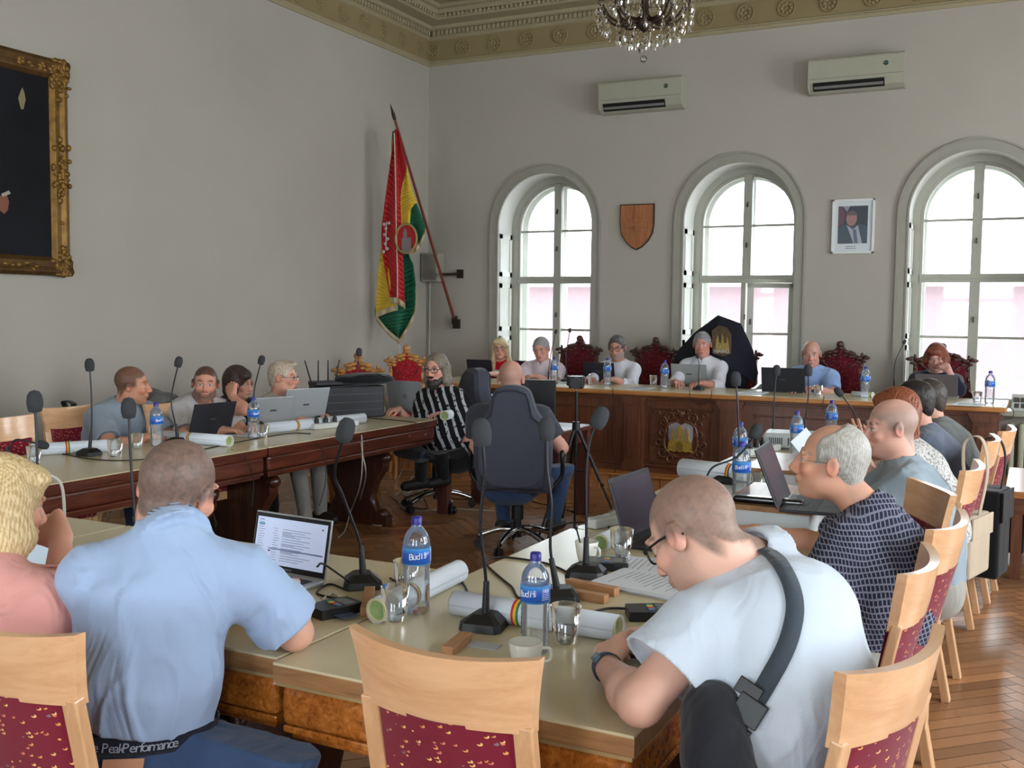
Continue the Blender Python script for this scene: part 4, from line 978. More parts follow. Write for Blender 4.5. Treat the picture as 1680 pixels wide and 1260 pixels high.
# the dais
DY = 9.78
def dais(label, px, py, hr, **kw):
    d = (DY+kw.pop('dy', 0))/ray(px, py)[1]; kw.setdefault('vox', .0055); kw.setdefault('cvox', .010); return seat(label, (px, py, d), kw.pop('by', 180), hr, tz=.90, **kw)
dais('blond woman with black glasses in a red blouse, leftmost behind the dais', 821, 572, (200, 0, 4), lean=5, s=.92, bulk=.9, skin=(222, 172, 152), shirt=dict(mat=redtop, sleeve=1.2, loose=.01, collar=0), dy=.12,
     hair=dict(style='long', col=((176, 150, 108), (226, 206, 170)), len=.27, t=.016, open=.95, fringe=1, tip=.03, wide=1.1), glasses=dict(mat=gl_black, r=.002), hc=dict(lips=(180, 70, 70), line=.06))
dais('grey-haired man in a pinkish white shirt on the dais, looking down', 888, 573, (188, -14, 4), lean=12, bulk=1.1, skin=(206, 152, 136), shirt=dict(mat=pinkwhite, sleeve=.8, loose=.018), hair=dict(style='short', col=((110, 108, 108), (176, 174, 172)), t=.010), hc=dict(brow=(110, 100, 96)), glasses=dict(mat=gl_wire, r=.001))
dais('man with grey beard and black glasses in a white long-sleeved top on the dais', 1012, 571, (186, -8, 0), lean=10, bulk=1.08, skin=(188, 138, 122), shirt=dict(mat=white_knit, sleeve=1.6, loose=.012, collar=0, sleever=.86), hair=dict(style='short', col=((40, 38, 40), (110, 108, 108)), t=.012, quiff=1), hc=dict(beard=(128, 124, 122), beard_amt=.85), glasses=dict(mat=gl_black, r=.0024))
dais('grey-haired man in a white shirt at the centre of the dais, before the umbrella', 1152, 566, (188, -6, 3), lean=10, bulk=1.1, skin=(192, 138, 122), shirt=dict(mat=white_knit, sleeve=1.5, loose=.014, sleever=.86), hair=dict(style='short', col=((92, 92, 94), (160, 160, 162)), t=.010), hc=dict(brow=(90, 80, 76)))
dais('bald man in a sky blue short-sleeved shirt on the dais', 1331, 581, (188, -12, 0), lean=12, bulk=1.15, skin=(192, 140, 126), shirt=dict(mat=skyblue, sleeve=.8, loose=.018), hc=dict(scalp=(150, 140, 134), scalp_amt=.45, bald=1.0, brow=(90, 70, 60), line=.03), jaw=1.1)
def redw():
    k = ray(1537, 587); D = DY/k[1]; 
    dais('woman with short auburn hair in a navy cardigan, hand on her cheek, on the dais', 1536, 587, (182, -16, 0), lean=10, s=.95, skin=(196, 146, 136), shirt=dict(mat=navy, sleeve=1.7, loose=.014, collar=0),
      arms={'L': dict(w=dep(1556, 608, D-.22), e=dep(1572, 640, D-.20), d=dep(1541, 594, D-.14)-dep(1556, 608, D-.22), n=(.3, -.8, .3), curl=(35, 40, 45, 50)), 'R': dict(w=dep(1515, 650, D-.3), e=dep(1500, 640, D))},
      hair=dict(style='bob', col=((84, 38, 32), (140, 78, 58)), len=.045, t=.018, open=.9, wide=1.05), hc=dict(brow=(90, 60, 50), lips=(150, 80, 80)), glasses=dict(mat=gl_wire, r=.001))
redw()
# ================================================================ furniture
laminate = M('cream laminate table top', (196, 184, 150), .28, vary=.02, vscale=2, coat=.15)
edgew = wood('light oak table edge', (122, 84, 52), (168, 124, 80), 1, 'x'); edgewy = wood('light oak table edge y', (122, 84, 52), (168, 124, 80), 1, 'y')
t = NT('burr walnut drawer front'); v = t.coord(); bn = t.math('ADD', t.math('MULTIPLY', t.noise(v, 16, 5, .65, 2.5), .6), t.math('MULTIPLY', t.noise(v, 70, 3, .6, 1), .4)); t.base(t.ramp(bn, [(.34, lin((104, 52, 16))), (.52, lin((160, 92, 32))), (.68, lin((188, 120, 54)))])); burr = burry = t.set(.22, coat=.4)
maho = wood('dark red mahogany', (52, 22, 14), (104, 50, 32), 1, 'y', .28, .4); mahox = wood('dark red mahogany x', (52, 22, 14), (104, 50, 32), 1, 'x', .28, .4)
mahoz = wood('dark mahogany upright', (40, 18, 13), (84, 42, 28), 1, 'z', .3, .35)
brass = M('thin brass inlay', (176, 150, 104), .4, .4, vary=.05)
beech = wood('lacquered beech', (198, 150, 108), (220, 176, 134), .8, 'x', .3, .4, .6, .03); beechz = wood('lacquered beech upright', (192, 146, 104), (216, 172, 130), .8, 'z', .3, .4, .6, .03)
def red_fabric(name, base, dens=1.0, dim=1.0):
    if name in MATS: return MATS[name]
    t = NT(name); v = t.coord(scale=(34*dens, 34*dens, 52*dens), rot=(0, .35, 0)); vo = t.n('TexVoronoi'); vo.inputs['Scale'].default_value = 1; vo.inputs['Randomness'].default_value = .9; t.l(v, vo.inputs['Vector'])
    m1 = t.math('LESS_THAN', vo.outputs['Distance'], .27); v2 = t.n('VectorMath'); v2.operation = 'ADD'; v2.inputs[1].default_value = (.05, 0, -.17); t.l(v, v2.inputs[0])
    vb = t.n('TexVoronoi'); vb.inputs['Scale'].default_value = 1; vb.inputs['Randomness'].default_value = .9; t.l(v2.outputs[0], vb.inputs['Vector']); m2 = t.math('GREATER_THAN', vb.outputs['Distance'], .21)
    m = t.math('MULTIPLY', m1, m2); se = t.n('SeparateColor'); t.l(vo.outputs['Color'], se.inputs[0])
    c = t.ramp(se.outputs[0], [(0, lin((214, 150, 84))), (.35, lin((206, 120, 92))), (.6, lin((226, 180, 110))), (.85, lin((120, 104, 108)))], 'CONSTANT')
    t.base(t.mix(t.math('MULTIPLY', m, dim), lin(base), c)); t.bump(t.noise(t.coord(), 700, 2), .3, .001); MATS[name] = t.set(.9, spec=.15, sheen=.2); return MATS[name]
redfab = red_fabric('burgundy fabric with small leaf flecks', (114, 22, 42), 1.35)
def beech_chair(name='dining_chair'):
    """beech chair with a bowed top rail and burgundy panels; the sitter faces +y"""
    t = thing(name, 'chair', 'chair'); yb = lambda x, z: -.205-(z-.46)*.17-.045*(1-(x/.22)**2)*max(0, min(1, (z-.46)/.4))
    mb = MB()
    def rail(z0, z1, w0, w1, th, n=18, nz=5, bow=1):
        def fr(sy):
            return lambda u, v: Vector(((2*u-1)*(w0+(w1-w0)*v**1.5), yb((2*u-1)*.22, z0+(z1-z0)*v)+sy*th/2, z0+(z1-z0)*v+(.012*(2*u-1)**2*v)))
        mb.grid(fr(1), n, nz); mb.grid(lambda u, v: fr(-1)(1-u, v), n, nz)
        A = [fr(1)(i/(n-1), 1) for i in range(n)]; B = [fr(-1)(i/(n-1), 1) for i in range(n)]; mb.strip(A, B, False)
        A = [fr(1)(i/(n-1), 0) for i in range(n)]; B = [fr(-1)(i/(n-1), 0) for i in range(n)]; mb.strip(B, A, False)
        for e in (0, 1):
            A = [fr(1)(e, i/(nz-1)) for i in range(nz)]; B = [fr(-1)(e, i/(nz-1)) for i in range(nz)]; mb.strip(A, B, False) if e == 0 else mb.strip(B, A, False)
    rail(.815, .950, .182, .203, .024); mb.build('top_rail', beech, t, bevel=.004)
    mb = MB(); rail(.50, .82, .142, .148, .030); mb.build('back_panel', redfab, t)
    mb = MB(); rail(.455, .505, .15, .15, .022); mb.build('lower_rail', beech, t)
    for s in (-1, 1):
        mb = MB(); x = s*.165
        P = [(x*.96, yb(.215, .46)-.05, 0), (x*.98, yb(.215, .46)+.0, .25), (x, yb(.19, .46), .46), (x, yb(.19, .64)+.003, .64), (x*1.0, yb(.19, .83)+.002, .83)]
        for a, b in zip(P, P[1:]): mb.bar(a, b, .040, .026 if a[2] > .4 else .034, up=(0, 1, 0))
        mb.build('rear_leg', beechz, t, bevel=.004)
        mb = MB(); mb.bar((s*.19, .21, 0), (s*.19, .20, .42), .036, .036, up=(0, 1, 0)); mb.build('front_leg', beechz, t, bevel=.004)
        mb = MB(); mb.bar((s*.19, .20, .395), (s*.165, yb(.19, .44)+.01, .395), .024, .05); mb.bar((s*.19, .20, .18), (s*.18, yb(.19, .46)-.01, .18), .018, .028); mb.build('side_rail', beechz, t)
    mb = MB(); mb.bx(-.17, .17, .19, .212, .37, .42); mb.build('front_rail', beech, t)
    mb = MB(); mb.box((0, .0, .445), (.43, .43, .055)); o = mb.build('seat', redfab, t, bevel=.022, seg=3)
    return t
ch0 = beech_chair(); used = [0]
def chair(loc, rz, label, group=None):
    if not used[0]: used[0] = 1; c = ch0; c.location = loc; c.rotation_euler = (0, 0, rz); c['label'] = label
    else: c = dup(ch0, loc, rz, label)
    if group: c['group'] = group
    return c
def chair_at(px, py, face, label, z=.95, group=None, push=0):
    """place a chair by the middle of its top rail; face = direction the sitter looks, degrees from +y to -x"""
    p = onz(px, py, z); f = Vector(FSH(face)); c = p+f*(.205+.49*.17+.04+push); return chair((c.x, c.y, 0), R(face), label, group)
chair_at(708, 1072, 0, 'empty beech chair with burgundy flecked back, front and centre at the near table')
chair_at(-20, 1034, 1, 'beech chair with burgundy flecked back at the lower left corner')
chair_at(1500, 1080, 72, 'beech chair behind the white polo, lower right corner')
chair_at(1528, 925, 88, 'beech chair right behind the man in the navy patterned shirt')
chair_at(1575, 860, 82, 'beech chair beyond the navy-shirted man, with the brightest rail edge')
chair_at(1545, 803, 116, 'beech chair turned towards the table behind the man with the bald crown')
chair_at(1608, 768, 86, 'beech chair carrying the beige shoulder bag')
chair_at(1636, 722, 88, 'beech chair half hidden behind the beige bag strap')
chair_at(1662, 706, 85, 'last beech chair of the right-hand row, nearest the radiator')
chair_at(-2, 686, -92, 'beech chair with dark red back at the left edge by the wall')
chair_at(108, 668, -96, 'empty beech chair with a black strap over its rail, by the left wall')
chair_at(268, 662, -92, 'chair under the crumpled grey jacket, left-hand row')
# carved throne chairs
def throne(label, loc, rz, gold=False, s=1.0, name='carved_armchair'):
    t = thing(name, label, 'armchair', loc, rz); wd = wood('gilded walnut', (128, 78, 34), (196, 140, 72), 1, 'z', .35) if gold else wood('dark carved walnut', (44, 24, 18), (88, 50, 36), 1, 'z', .35)
    fb = red_fabric('crimson throne fabric', (140, 18, 34), 1.3, .4) if gold else red_fabric('dark crimson throne fabric', (84, 14, 26), 1.2, .3)
    H = 1.17 if gold else 1.11; out = []
    n = 40
    def top(u): a = abs(u); return H-.115*a**1.6+(.045*math.exp(-(u/.16)**2))+.02*cos(u*14)*(1-a)*.6+(.05 if a > .9 else 0)
    def wdt(z): k = (z-.45)/.8; return .265*(1-.12*(1-k))+.018*sin(k*7)
    R0 = [Vector((wdt(.45+(top(1)-.45)*i/12), 0, .45+(top(1)-.45)*i/12)) for i in range(13)]
    T = [Vector((wdt(1.2)*u*1.0, 0, top(u))) for u in [1-2*i/n for i in range(n+1)]]
    L0 = [Vector((-q.x, 0, q.z)) for q in R0[::-1]]
    outer = R0+T+L0; c = Vector((0, 0, .85))
    inner = [c+(q-c)*.84 if True else q for q in outer]
    ry = lambda q, dy: Vector((q.x*s, -.22-(q.z-.45)*.16+dy, q.z))
    mb = MB(); 
    for dy, fl in ((.02, 0), (-.02, 1)):
        A = [ry(q, dy) for q in outer]; B = [ry(q, dy) for q in inner]; mb.strip(A, B) if not fl else mb.strip(B, A)
    mb.strip([ry(q, -.02) for q in outer], [ry(q, .02) for q in outer]); mb.strip([ry(q, .02) for q in inner], [ry(q, -.02) for q in inner])
    for k, u in enumerate((-1, -.72, -.45, -.22, 0, .22, .45, .72, 1)):     # carved leaves along the crest
        mb.ball(ry(Vector((wdt(1.2)*u, 0, top(u)-.02)), .025), (.038, .014, .018 if k != 4 else .034), 10, 6)
        mb.ball(ry(Vector((wdt(1.2)*u*.9, 0, top(u)-.055)), .028), (.028, .012, .016), 8, 5)
    for i in range(0, 13, 2):
        for q in (R0[i], ): 
            for sx in (-1, 1): mb.ball(ry(Vector((sx*q.x*.93, 0, q.z)), .022), (.016, .01, .03), 6, 4)
    mb.build('back_frame', wd, t)
    mb = MB(); m_ = [ry(q, .018) for q in inner]; cc = ry(Vector((0, 0, .85)), .05); mid = [(q+cc)/2+Vector((0, .028, 0)) for q in m_]
    mb.strip(m_, mid, True, True); mb.add(mid+[cc], [(i, (i+1) % len(mid), len(mid)) for i in range(len(mid))], True)
    mb.strip([Vector((q.x, q.y-.05, q.z)) for q in mid], [Vector((q.x, q.y-.03, q.z)) for q in m_], True, True); mb.build('back_cushion', fb, t)
    mb = MB(); mb.box((0, .03, .44), (.54*s, .50, .07)); mb.build('seat', fb, t, bevel=.02)
    for sx in (-1, 1):
        for y in (-.2, .24): mb = MB(); mb.tube([(sx*.25*s, y, 0), (sx*.24*s, y, .12), (sx*.26*s, y, .3), (sx*.25*s, y, .42)], [.02, .024, .034, .03], 8); mb.build('leg', wd, t)
        mb = MB(); mb.tube(smooth_pts([(sx*.27*s, -.24, .72), (sx*.29*s, 0, .70), (sx*.30*s, .18, .70), (sx*.29*s, .25, .66)], 4), .022, 8); mb.tube([(sx*.28*s, .16, .42), (sx*.30*s, .18, .70)], .018, 8); mb.build('arm_rest', wd, t)
    return t
PZ = .15
def throne_dais(px, label, s=1.0): x = ony(px, 560, 10.05).x; throne(label, (x, 10.04, PZ), pi, False, s*.92)
throne_dais(933, 'dark carved armchair with crimson back behind the man in the pinkish shirt')
throne_dais(1060, 'dark carved armchair with crimson back right of the white-sweatered man')
throne_dais(1195, 'dark carved armchair in front of the open umbrella, behind the central man')
throne_dais(1370, 'dark carved armchair with crimson back behind the bald man in sky blue')
throne_dais(1542, 'dark carved armchair with crimson back behind the woman in navy', 1.12)
p = dep(584, 590, 8.5); throne('gilded carved chair with crimson flecked back beside the black boxes', (p.x, p.y, -.02), R(-148), True, .72)
p = dep(674, 585, 9.9); throne('gilded carved chair with plain crimson back in the room corner', (p.x, p.y, 0), R(-140), True, .72)
# ---------------------------------------------------------------- conference tables
def table(label, x0, x1, y0, y1, wd, fronts, dark=False, peds=(), name='conference_table'):
    cx, cy = (x0+x1)/2, (y0+y1)/2; t = thing(name, label, 'table', (cx, cy, 0)); a, b, c, d = x0-cx, x1-cx, y0-cy, y1-cy
    mb = MB(); mb.bx(a+.001, b-.001, c+.001, d-.001, TZ-.006, TZ); mb.build('table_top', laminate, t)
    mb = MB(); mb.bx(a, b, c, d, TZ-.045, TZ-.0055); mb.build('table_edge', wd[0], t, bevel=.002)
    mb = MB(); mb.bx(a+.006, b-.006, c+.006, d-.006, TZ-.055, TZ-.045); mb.build('brass_line', brass if not dark else mahox, t)
    # apron with rounded drawer fronts
    mb = MB(); g = .012
    mb.bx(a+g, b-g, c+g, d-g, TZ-.150, TZ-.055); o = mb.build('apron', wd[1], t, bevel=.018, seg=4)
    mb = MB(); mb.bx(a+g+.004, b-g-.004, c+g+.004, d-g-.004, TZ-.168, TZ-.150); mb.bx(a+g+.018, b-g-.018, c+g+.018, d-g-.018, TZ-.185, TZ-.166); mb.build('lower_moulding', wd[2], t, bevel=.004)
    for s_, n in fronts:          # thin joints between the drawer fronts
        mb = MB()
        for k in range(1, n):
            if s_ == 'y0': x = a+(b-a)*k/n; mb.bx(x-.0015, x+.0015, c+g-.001, c+g+.01, TZ-.148, TZ-.06)
            if s_ == 'x1': y = c+(d-c)*k/n; mb.bx(b-g-.01, b-g+.001, y-.0015, y+.0015, TZ-.148, TZ-.06)
        mb.build('drawer_joint', M('dark joint', (30, 16, 10), .7), t)
    for (px_, py_, ax) in peds:    # scroll-shaped carved trestles
        mb = MB(); pr = [(-.30, 0), (.30, 0), (.30, .07), (.20, .10), (.15, .20), (.20, .32), (.27, .42), (.27, .52), (.22, .575), (-.22, .575), (-.27, .52), (-.27, .42), (-.20, .32), (-.15, .20), (-.20, .10), (-.30, .07)]
        u = (1, 0, 0) if ax == 'x' else (0, 1, 0); w = (0, .09, 0) if ax == 'x' else (.09, 0, 0); o_ = (px_-cx-(.045 if ax == 'y' else 0), py_-cy-(.045 if ax == 'x' else 0), 0)
        mb.prism(pr, o_, u, (0, 0, 1), w); k = mb.build('trestle', mahoz, t, bevel=.012, seg=3)
        mb = MB(); U = Vector(u)
        for sg in (-1, 1):
            pts = [Vector(o_)+Vector(w)*.5+U*sg*q+Vector((0, 0, z)) for q, z in ((.245, .06), (.17, .12), (.145, .22), (.19, .34), (.262, .45), (.25, .54), (.2, .56))]
            mb.tube(smooth_pts(pts, 5), .030, 8); 
            for z, q in ((.50, .265), (.08, .25)): mb.ball(Vector(o_)+Vector(w)*.5+U*sg*q+Vector((0, 0, z)), (.05, .05, .045))
        mb.build('scroll', mahoz, t)
    return t
LW = (edgew, burr, burr); LWy = (edgewy, burry, burry); DK = (mahox, mahox, mahox); DKy = (maho, maho, maho)
XI = -1.54; XO = -.658; YN = 1.85; YI = 2.77
table('near table at the right corner, cream top with light oak edge and burr walnut drawers', XI, XO, YN-.01, 3.55, LW, [('y0', 3), ('x1', 4)], peds=[((XI+XO)/2, 2.15, 'x'), ((XI+XO)/2, 3.2, 'x')])
table('near table before the man in the light blue shirt, cream top with burr walnut drawers', -3.0, XI-.012, YN+.02, YI, LW, [('y0', 4)], peds=[(-1.85, (YN+YI)/2, 'y'), (-2.7, (YN+YI)/2, 'y')])
table('near table continuing behind the blond woman at the left edge', -4.0, -3.012, YN+.02, YI, LW, [('y0', 3)], peds=[(-3.7, (YN+YI)/2, 'y')])
table('middle table of the right-hand row under bottles and cables', XI+.01, XO, 3.56, 5.1, LWy, [('x1', 4)], peds=[((XI+XO)/2, 3.8, 'x'), ((XI+XO)/2, 4.9, 'x')])
table('far table of the right-hand row, nearest the dais', XI+.01, XO, 5.11, 7.4, LWy, [('x1', 4)], peds=[((XI+XO)/2, 5.35, 'x'), ((XI+XO)/2, 6.4, 'x')])
table('far table of the left-hand row with dark mahogany edge', -4.93, -4.02, 4.78, 6.71, DKy, [], True, peds=[(-4.48, 5.05, 'x'), (-4.48, 6.3, 'x')])
table('near table of the left-hand row with dark mahogany edge', -4.93, -4.02, 2.79, 4.77, DKy, [], True, peds=[(-4.48, 3.2, 'x'), (-4.48, 4.5, 'x')])
# white risers with wooden tops on the right-hand row
for (x0, x1, y0, y1, lb) in ((-1.04, -.70, 3.80, 4.35, 'white riser box with wooden top under the black keyboard cases'), (-1.20, -.74, 4.75, 5.35, 'white riser box farther along the right-hand row behind the bottles')):
    t = thing('riser_box', lb, 'box', ((x0+x1)/2, (y0+y1)/2, TZ)); hx, hy = (x1-x0)/2, (y1-y0)/2
    mb = MB(); mb.bx(-hx+.01, hx-.01, -hy+.01, hy-.01, 0, .085); mb.build('box_body', M('white melamine', (206, 212, 214), .4), t)
    mb = MB(); mb.bx(-hx, hx, -hy, hy, .085, .105); mb.build('box_top', edgewy, t)
# ---------------------------------------------------------------- dais
dw = wood('brown dais oak', (74, 40, 24), (112, 66, 42), 1, 'z', .35, .3, 1); dwx = wood('brown dais oak x', (74, 40, 24), (112, 66, 42), 1, 'x', .35, .3, 1); hon = wood('honey oak edge', (150, 94, 46), (190, 130, 70), 1, 'x', .35, .3)
plw = wood('light larch boards', (150, 92, 50), (196, 138, 88), .8, 'z', .4, .2)
DX0, DX1, DF, CH = -5.45, -.185, 8.75, .886
o = MB()
o.bx(-6.2, .35, 8.63, WY-.02, 0, PZ-.02); pl = thing('dais_platform', 'low wooden platform of light larch boards under the dais counter', 'platform')
o.build('platform_riser', plw, pl)
mb = MB(); mb.bx(-6.2, .35, 8.60, WY-.02, PZ-.02, PZ); mb.build('platform_top', hon, pl, bevel=.004)
mb = MB()
for k in range(56): mb.bx(-6.2+k*.118, -6.2+k*.118+.003, 8.627, 8.632, .01, PZ-.025)
mb.build('board_joint', M('dark joint', (30, 16, 10), .7), pl)
dt = thing('dais_counter', 'long carved oak counter on the platform before the windows, castle emblem on its front', 'counter')
mb = MB(); mb.bx(DX0, DX1, DF+.01, DF+.78, CH-.006, CH); mb.build('counter_top', laminate, dt)
mb = MB(); mb.bx(DX0, DX1+.004, DF, DF+.78, CH-.045, CH-.005); mb.build('counter_edge', hon, dt, bevel=.012, seg=3)
mb = MB(); mb.bx(DX0+.05, DX1-.05, 8.83, 8.87, PZ, CH-.045); mb.bx(DX1-.09, DX1-.05, 8.83, DF+.76, PZ, CH-.045); mb.bx(DX0+.05, DX0+.09, 8.83, DF+.76, PZ, CH-.045); mb.build('front_panelling', dw, dt)
mb = MB()                    # cove under the top, base moulding
for a, b, z0, z1 in ((8.795, 8.83, CH-.065, CH-.045), (8.81, 8.83, CH-.085, CH-.065), (8.80, 8.83, PZ, PZ+.05), (8.815, 8.83, PZ+.05, PZ+.075)): mb.bx(DX0+.045, DX1-.045, a, b, z0, z1)
mb.build('counter_moulding', dwx, dt, bevel=.004)
for (xa, xb) in ((-3.30, -3.12), (-2.42, -2.24), (-4.85, -4.67), (-1.10, -.92), (-.42, -.24), (-5.4, -5.22)):
    mb = MB(); mb.bx(xa, xb, 8.785, 8.83, PZ, CH-.10); mb.prism([(0, 0), (-.03, .05), (-.03, .065), (.21, .065), (.21, .05), (.18, 0)], (xa, 8.77, CH-.125), (1, 0, 0), (0, 0, 1), (0, .06, 0)); mb.bx(xa+.03, xb-.03, 8.779, 8.785, PZ+.12, CH-.16); mb.bx(xa-.015, xb+.015, 8.775, 8.83, PZ, PZ+.08); mb.build('pilaster', dw, dt, bevel=.004)
def beaded(xa, xb, z0, z1):
    mb = MB(); y = 8.826
    for (a, b, c, d) in ((xa, xb, z1-.012, z1), (xa, xb, z0, z0+.012), (xa, xa+.012, z0, z1), (xb-.012, xb, z0, z1)): mb.bx(a, b, y-.012, y+.01, c, d)
    q = xa+.02
    while q < xb-.015: mb.ball((q, y-.01, z1-.022), (.006, .005, .005), 6, 4); mb.ball((q, y-.01, z0+.022), (.006, .005, .005), 6, 4); q += .018
    q = z0+.02
    while q < z1-.015: mb.ball((xa+.022, y-.01, q), (.005, .005, .006), 6, 4); mb.ball((xb-.022, y-.01, q), (.005, .005, .006), 6, 4); q += .018
    mb.build('beaded_border', dwx, dt)
beaded(-4.62, -3.40, .30, .73); beaded(-2.14, -1.20, .28, .73); beaded(-3.06, -2.49, .24, .745); beaded(-.88, -.46, .28, .73)
CX, CZZ = -2.775, .49
mb = MB(); y = 8.82         # carved scrollwork
def scroll(cx, cz, r, t0, turns, sg=1, th=.010):
    pts = []
    for k in range(int(14*abs(turns))+1):
        a = t0+sg*2*pi*k/14; q = r*(1-.78*k/(14*abs(turns))); pts.append((cx+q*cos(a), y-.006, cz+q*sin(a)))
    mb.tube(pts, [th*(1-.4*k/len(pts)) for k in range(len(pts))], 6)
for sg in (-1, 1):
    for (dx, dz, r, t0, tn) in ((.10, .17, .05, -.5, 1.3), (.165, .12, .045, 1.2, 1.3), (.17, .03, .045, 2.2, 1.2), (.20, -.06, .045, 2.6, 1.3), (.165, -.15, .05, 3.6, 1.2), (.05, .215, .035, .2, 1.2), (.09, -.20, .045, -2.2, 1.2), (.215, .19, .03, 0, 1)):
        scroll(CX+sg*dx, CZZ+dz, r, t0 if sg > 0 else pi-t0, tn, sg)
    mb.tube(smooth_pts([(CX+sg*.03, y, CZZ+.14), (CX+sg*.12, y-.004, CZZ+.10), (CX+sg*.15, y, CZZ-.02), (CX+sg*.13, y-.004, CZZ-.13), (CX+sg*.02, y, CZZ-.19)], 5), .014, 7)
mb.ball((CX, y-.004, CZZ+.20), (.03, .015, .035)); mb.build('carved_scrollwork', dw, dt)
shield = M('silvered carved shield', (170, 170, 180), .4, .5); gold = M('old gold castle', (180, 150, 70), .42, .55, vary=.2, vscale=40)
mb = MB(); mb.prism([(-.11, .11), (-.04, .125), (0, .10), (.04, .125), (.11, .11), (.115, 0), (.08, -.11), (-.08, -.11), (-.115, 0)], (CX, 8.812, CZZ), (1, 0, 0), (0, 0, 1), (0, .02, 0)); mb.build('shield', shield, dt)
mb = MB()
mb.prism([(-.115, -.125), (-.10, -.04), (.095, -.04), (.11, -.125)], (CX, 8.795, CZZ), (1, 0, 0), (0, 0, 1), (0, .02, 0))
mb.bx(CX-.027, CX+.025, 8.79, 8.81, CZZ-.06, CZZ+.06); mb.prism([(-.032, .06), (-.002, .105), (.030, .06)], (CX, 8.79, CZZ), (1, 0, 0), (0, 0, 1), (0, .02, 0))
for sg in (-1, 1): mb.prism([(sg*.066-.024, -.05), (sg*.066-.012, -.01), (sg*.066-.010, .03), (sg*.066, .08), (sg*.066+.010, .03), (sg*.066+.012, -.01), (sg*.066+.024, -.05)][::1], (CX, 8.792, CZZ), (1, 0, 0), (0, 0, 1), (0, .02, 0))
for k in range(9): mb.ball((CX-.11+k*.027, 8.80, CZZ-.13+.006*(k % 2)), (.018, .01, .008), 7, 5)
mb.build('castle', gold, dt)
mb = MB(); mb.prism([(-.03, -.12), (-.03, -.07), (0, -.035), (.03, -.07), (.03, -.12)], (CX, 8.786, CZZ), (1, 0, 0), (0, 0, 1), (0, .004, 0)); mb.build('gate', M('dark gold gate', (130, 104, 40), .5, .4), dt)
# centre desk
t = thing('writing_desk', 'small brown desk in front of the office chair in the middle of the room', 'desk', (-3.60, 7.18, 0)); dz = .70
dsk = wood('reddish brown desk wood', (62, 30, 24), (100, 56, 46), 1, 'z', .4); dskx = wood('reddish brown desk wood x', (62, 30, 24), (100, 56, 46), 1, 'x', .4)
mb = MB(); mb.bx(-.53, .53, -.33, .33, dz-.03, dz); mb.build('desk_top', dskx, t, bevel=.004); mb = MB(); mb.bx(-.48, .48, -.29, .29, dz-.13, dz-.03); mb.build('desk_apron', dskx, t)
for sx in (-1, 1):
    for sy in (-1, 1): mb = MB(); mb.bx(sx*.47-.045, sx*.47+.045, sy*.27-.035, sy*.27+.035, 0, dz-.03); mb.build('leg', dsk, t, bevel=.003)
# low side table at the right edge
t = thing('side_table', 'low brown table at the right edge behind the last chairs', 'table', (.32, 7.35, 0)); mb = MB(); mb.bx(-.45, .45, -.55, .55, .50, .54); mb.build('table_top', hon, t); mb = MB(); mb.bx(-.42, .42, -.52, .52, .40, .50); mb.build('apron', dwx, t)
for sx in (-1, 1):
    for sy in (-1, 1): mb = MB(); mb.bx(sx*.38-.03, sx*.38+.03, sy*.48-.03, sy*.48+.03, 0, .42); mb.build('leg', dw, t)
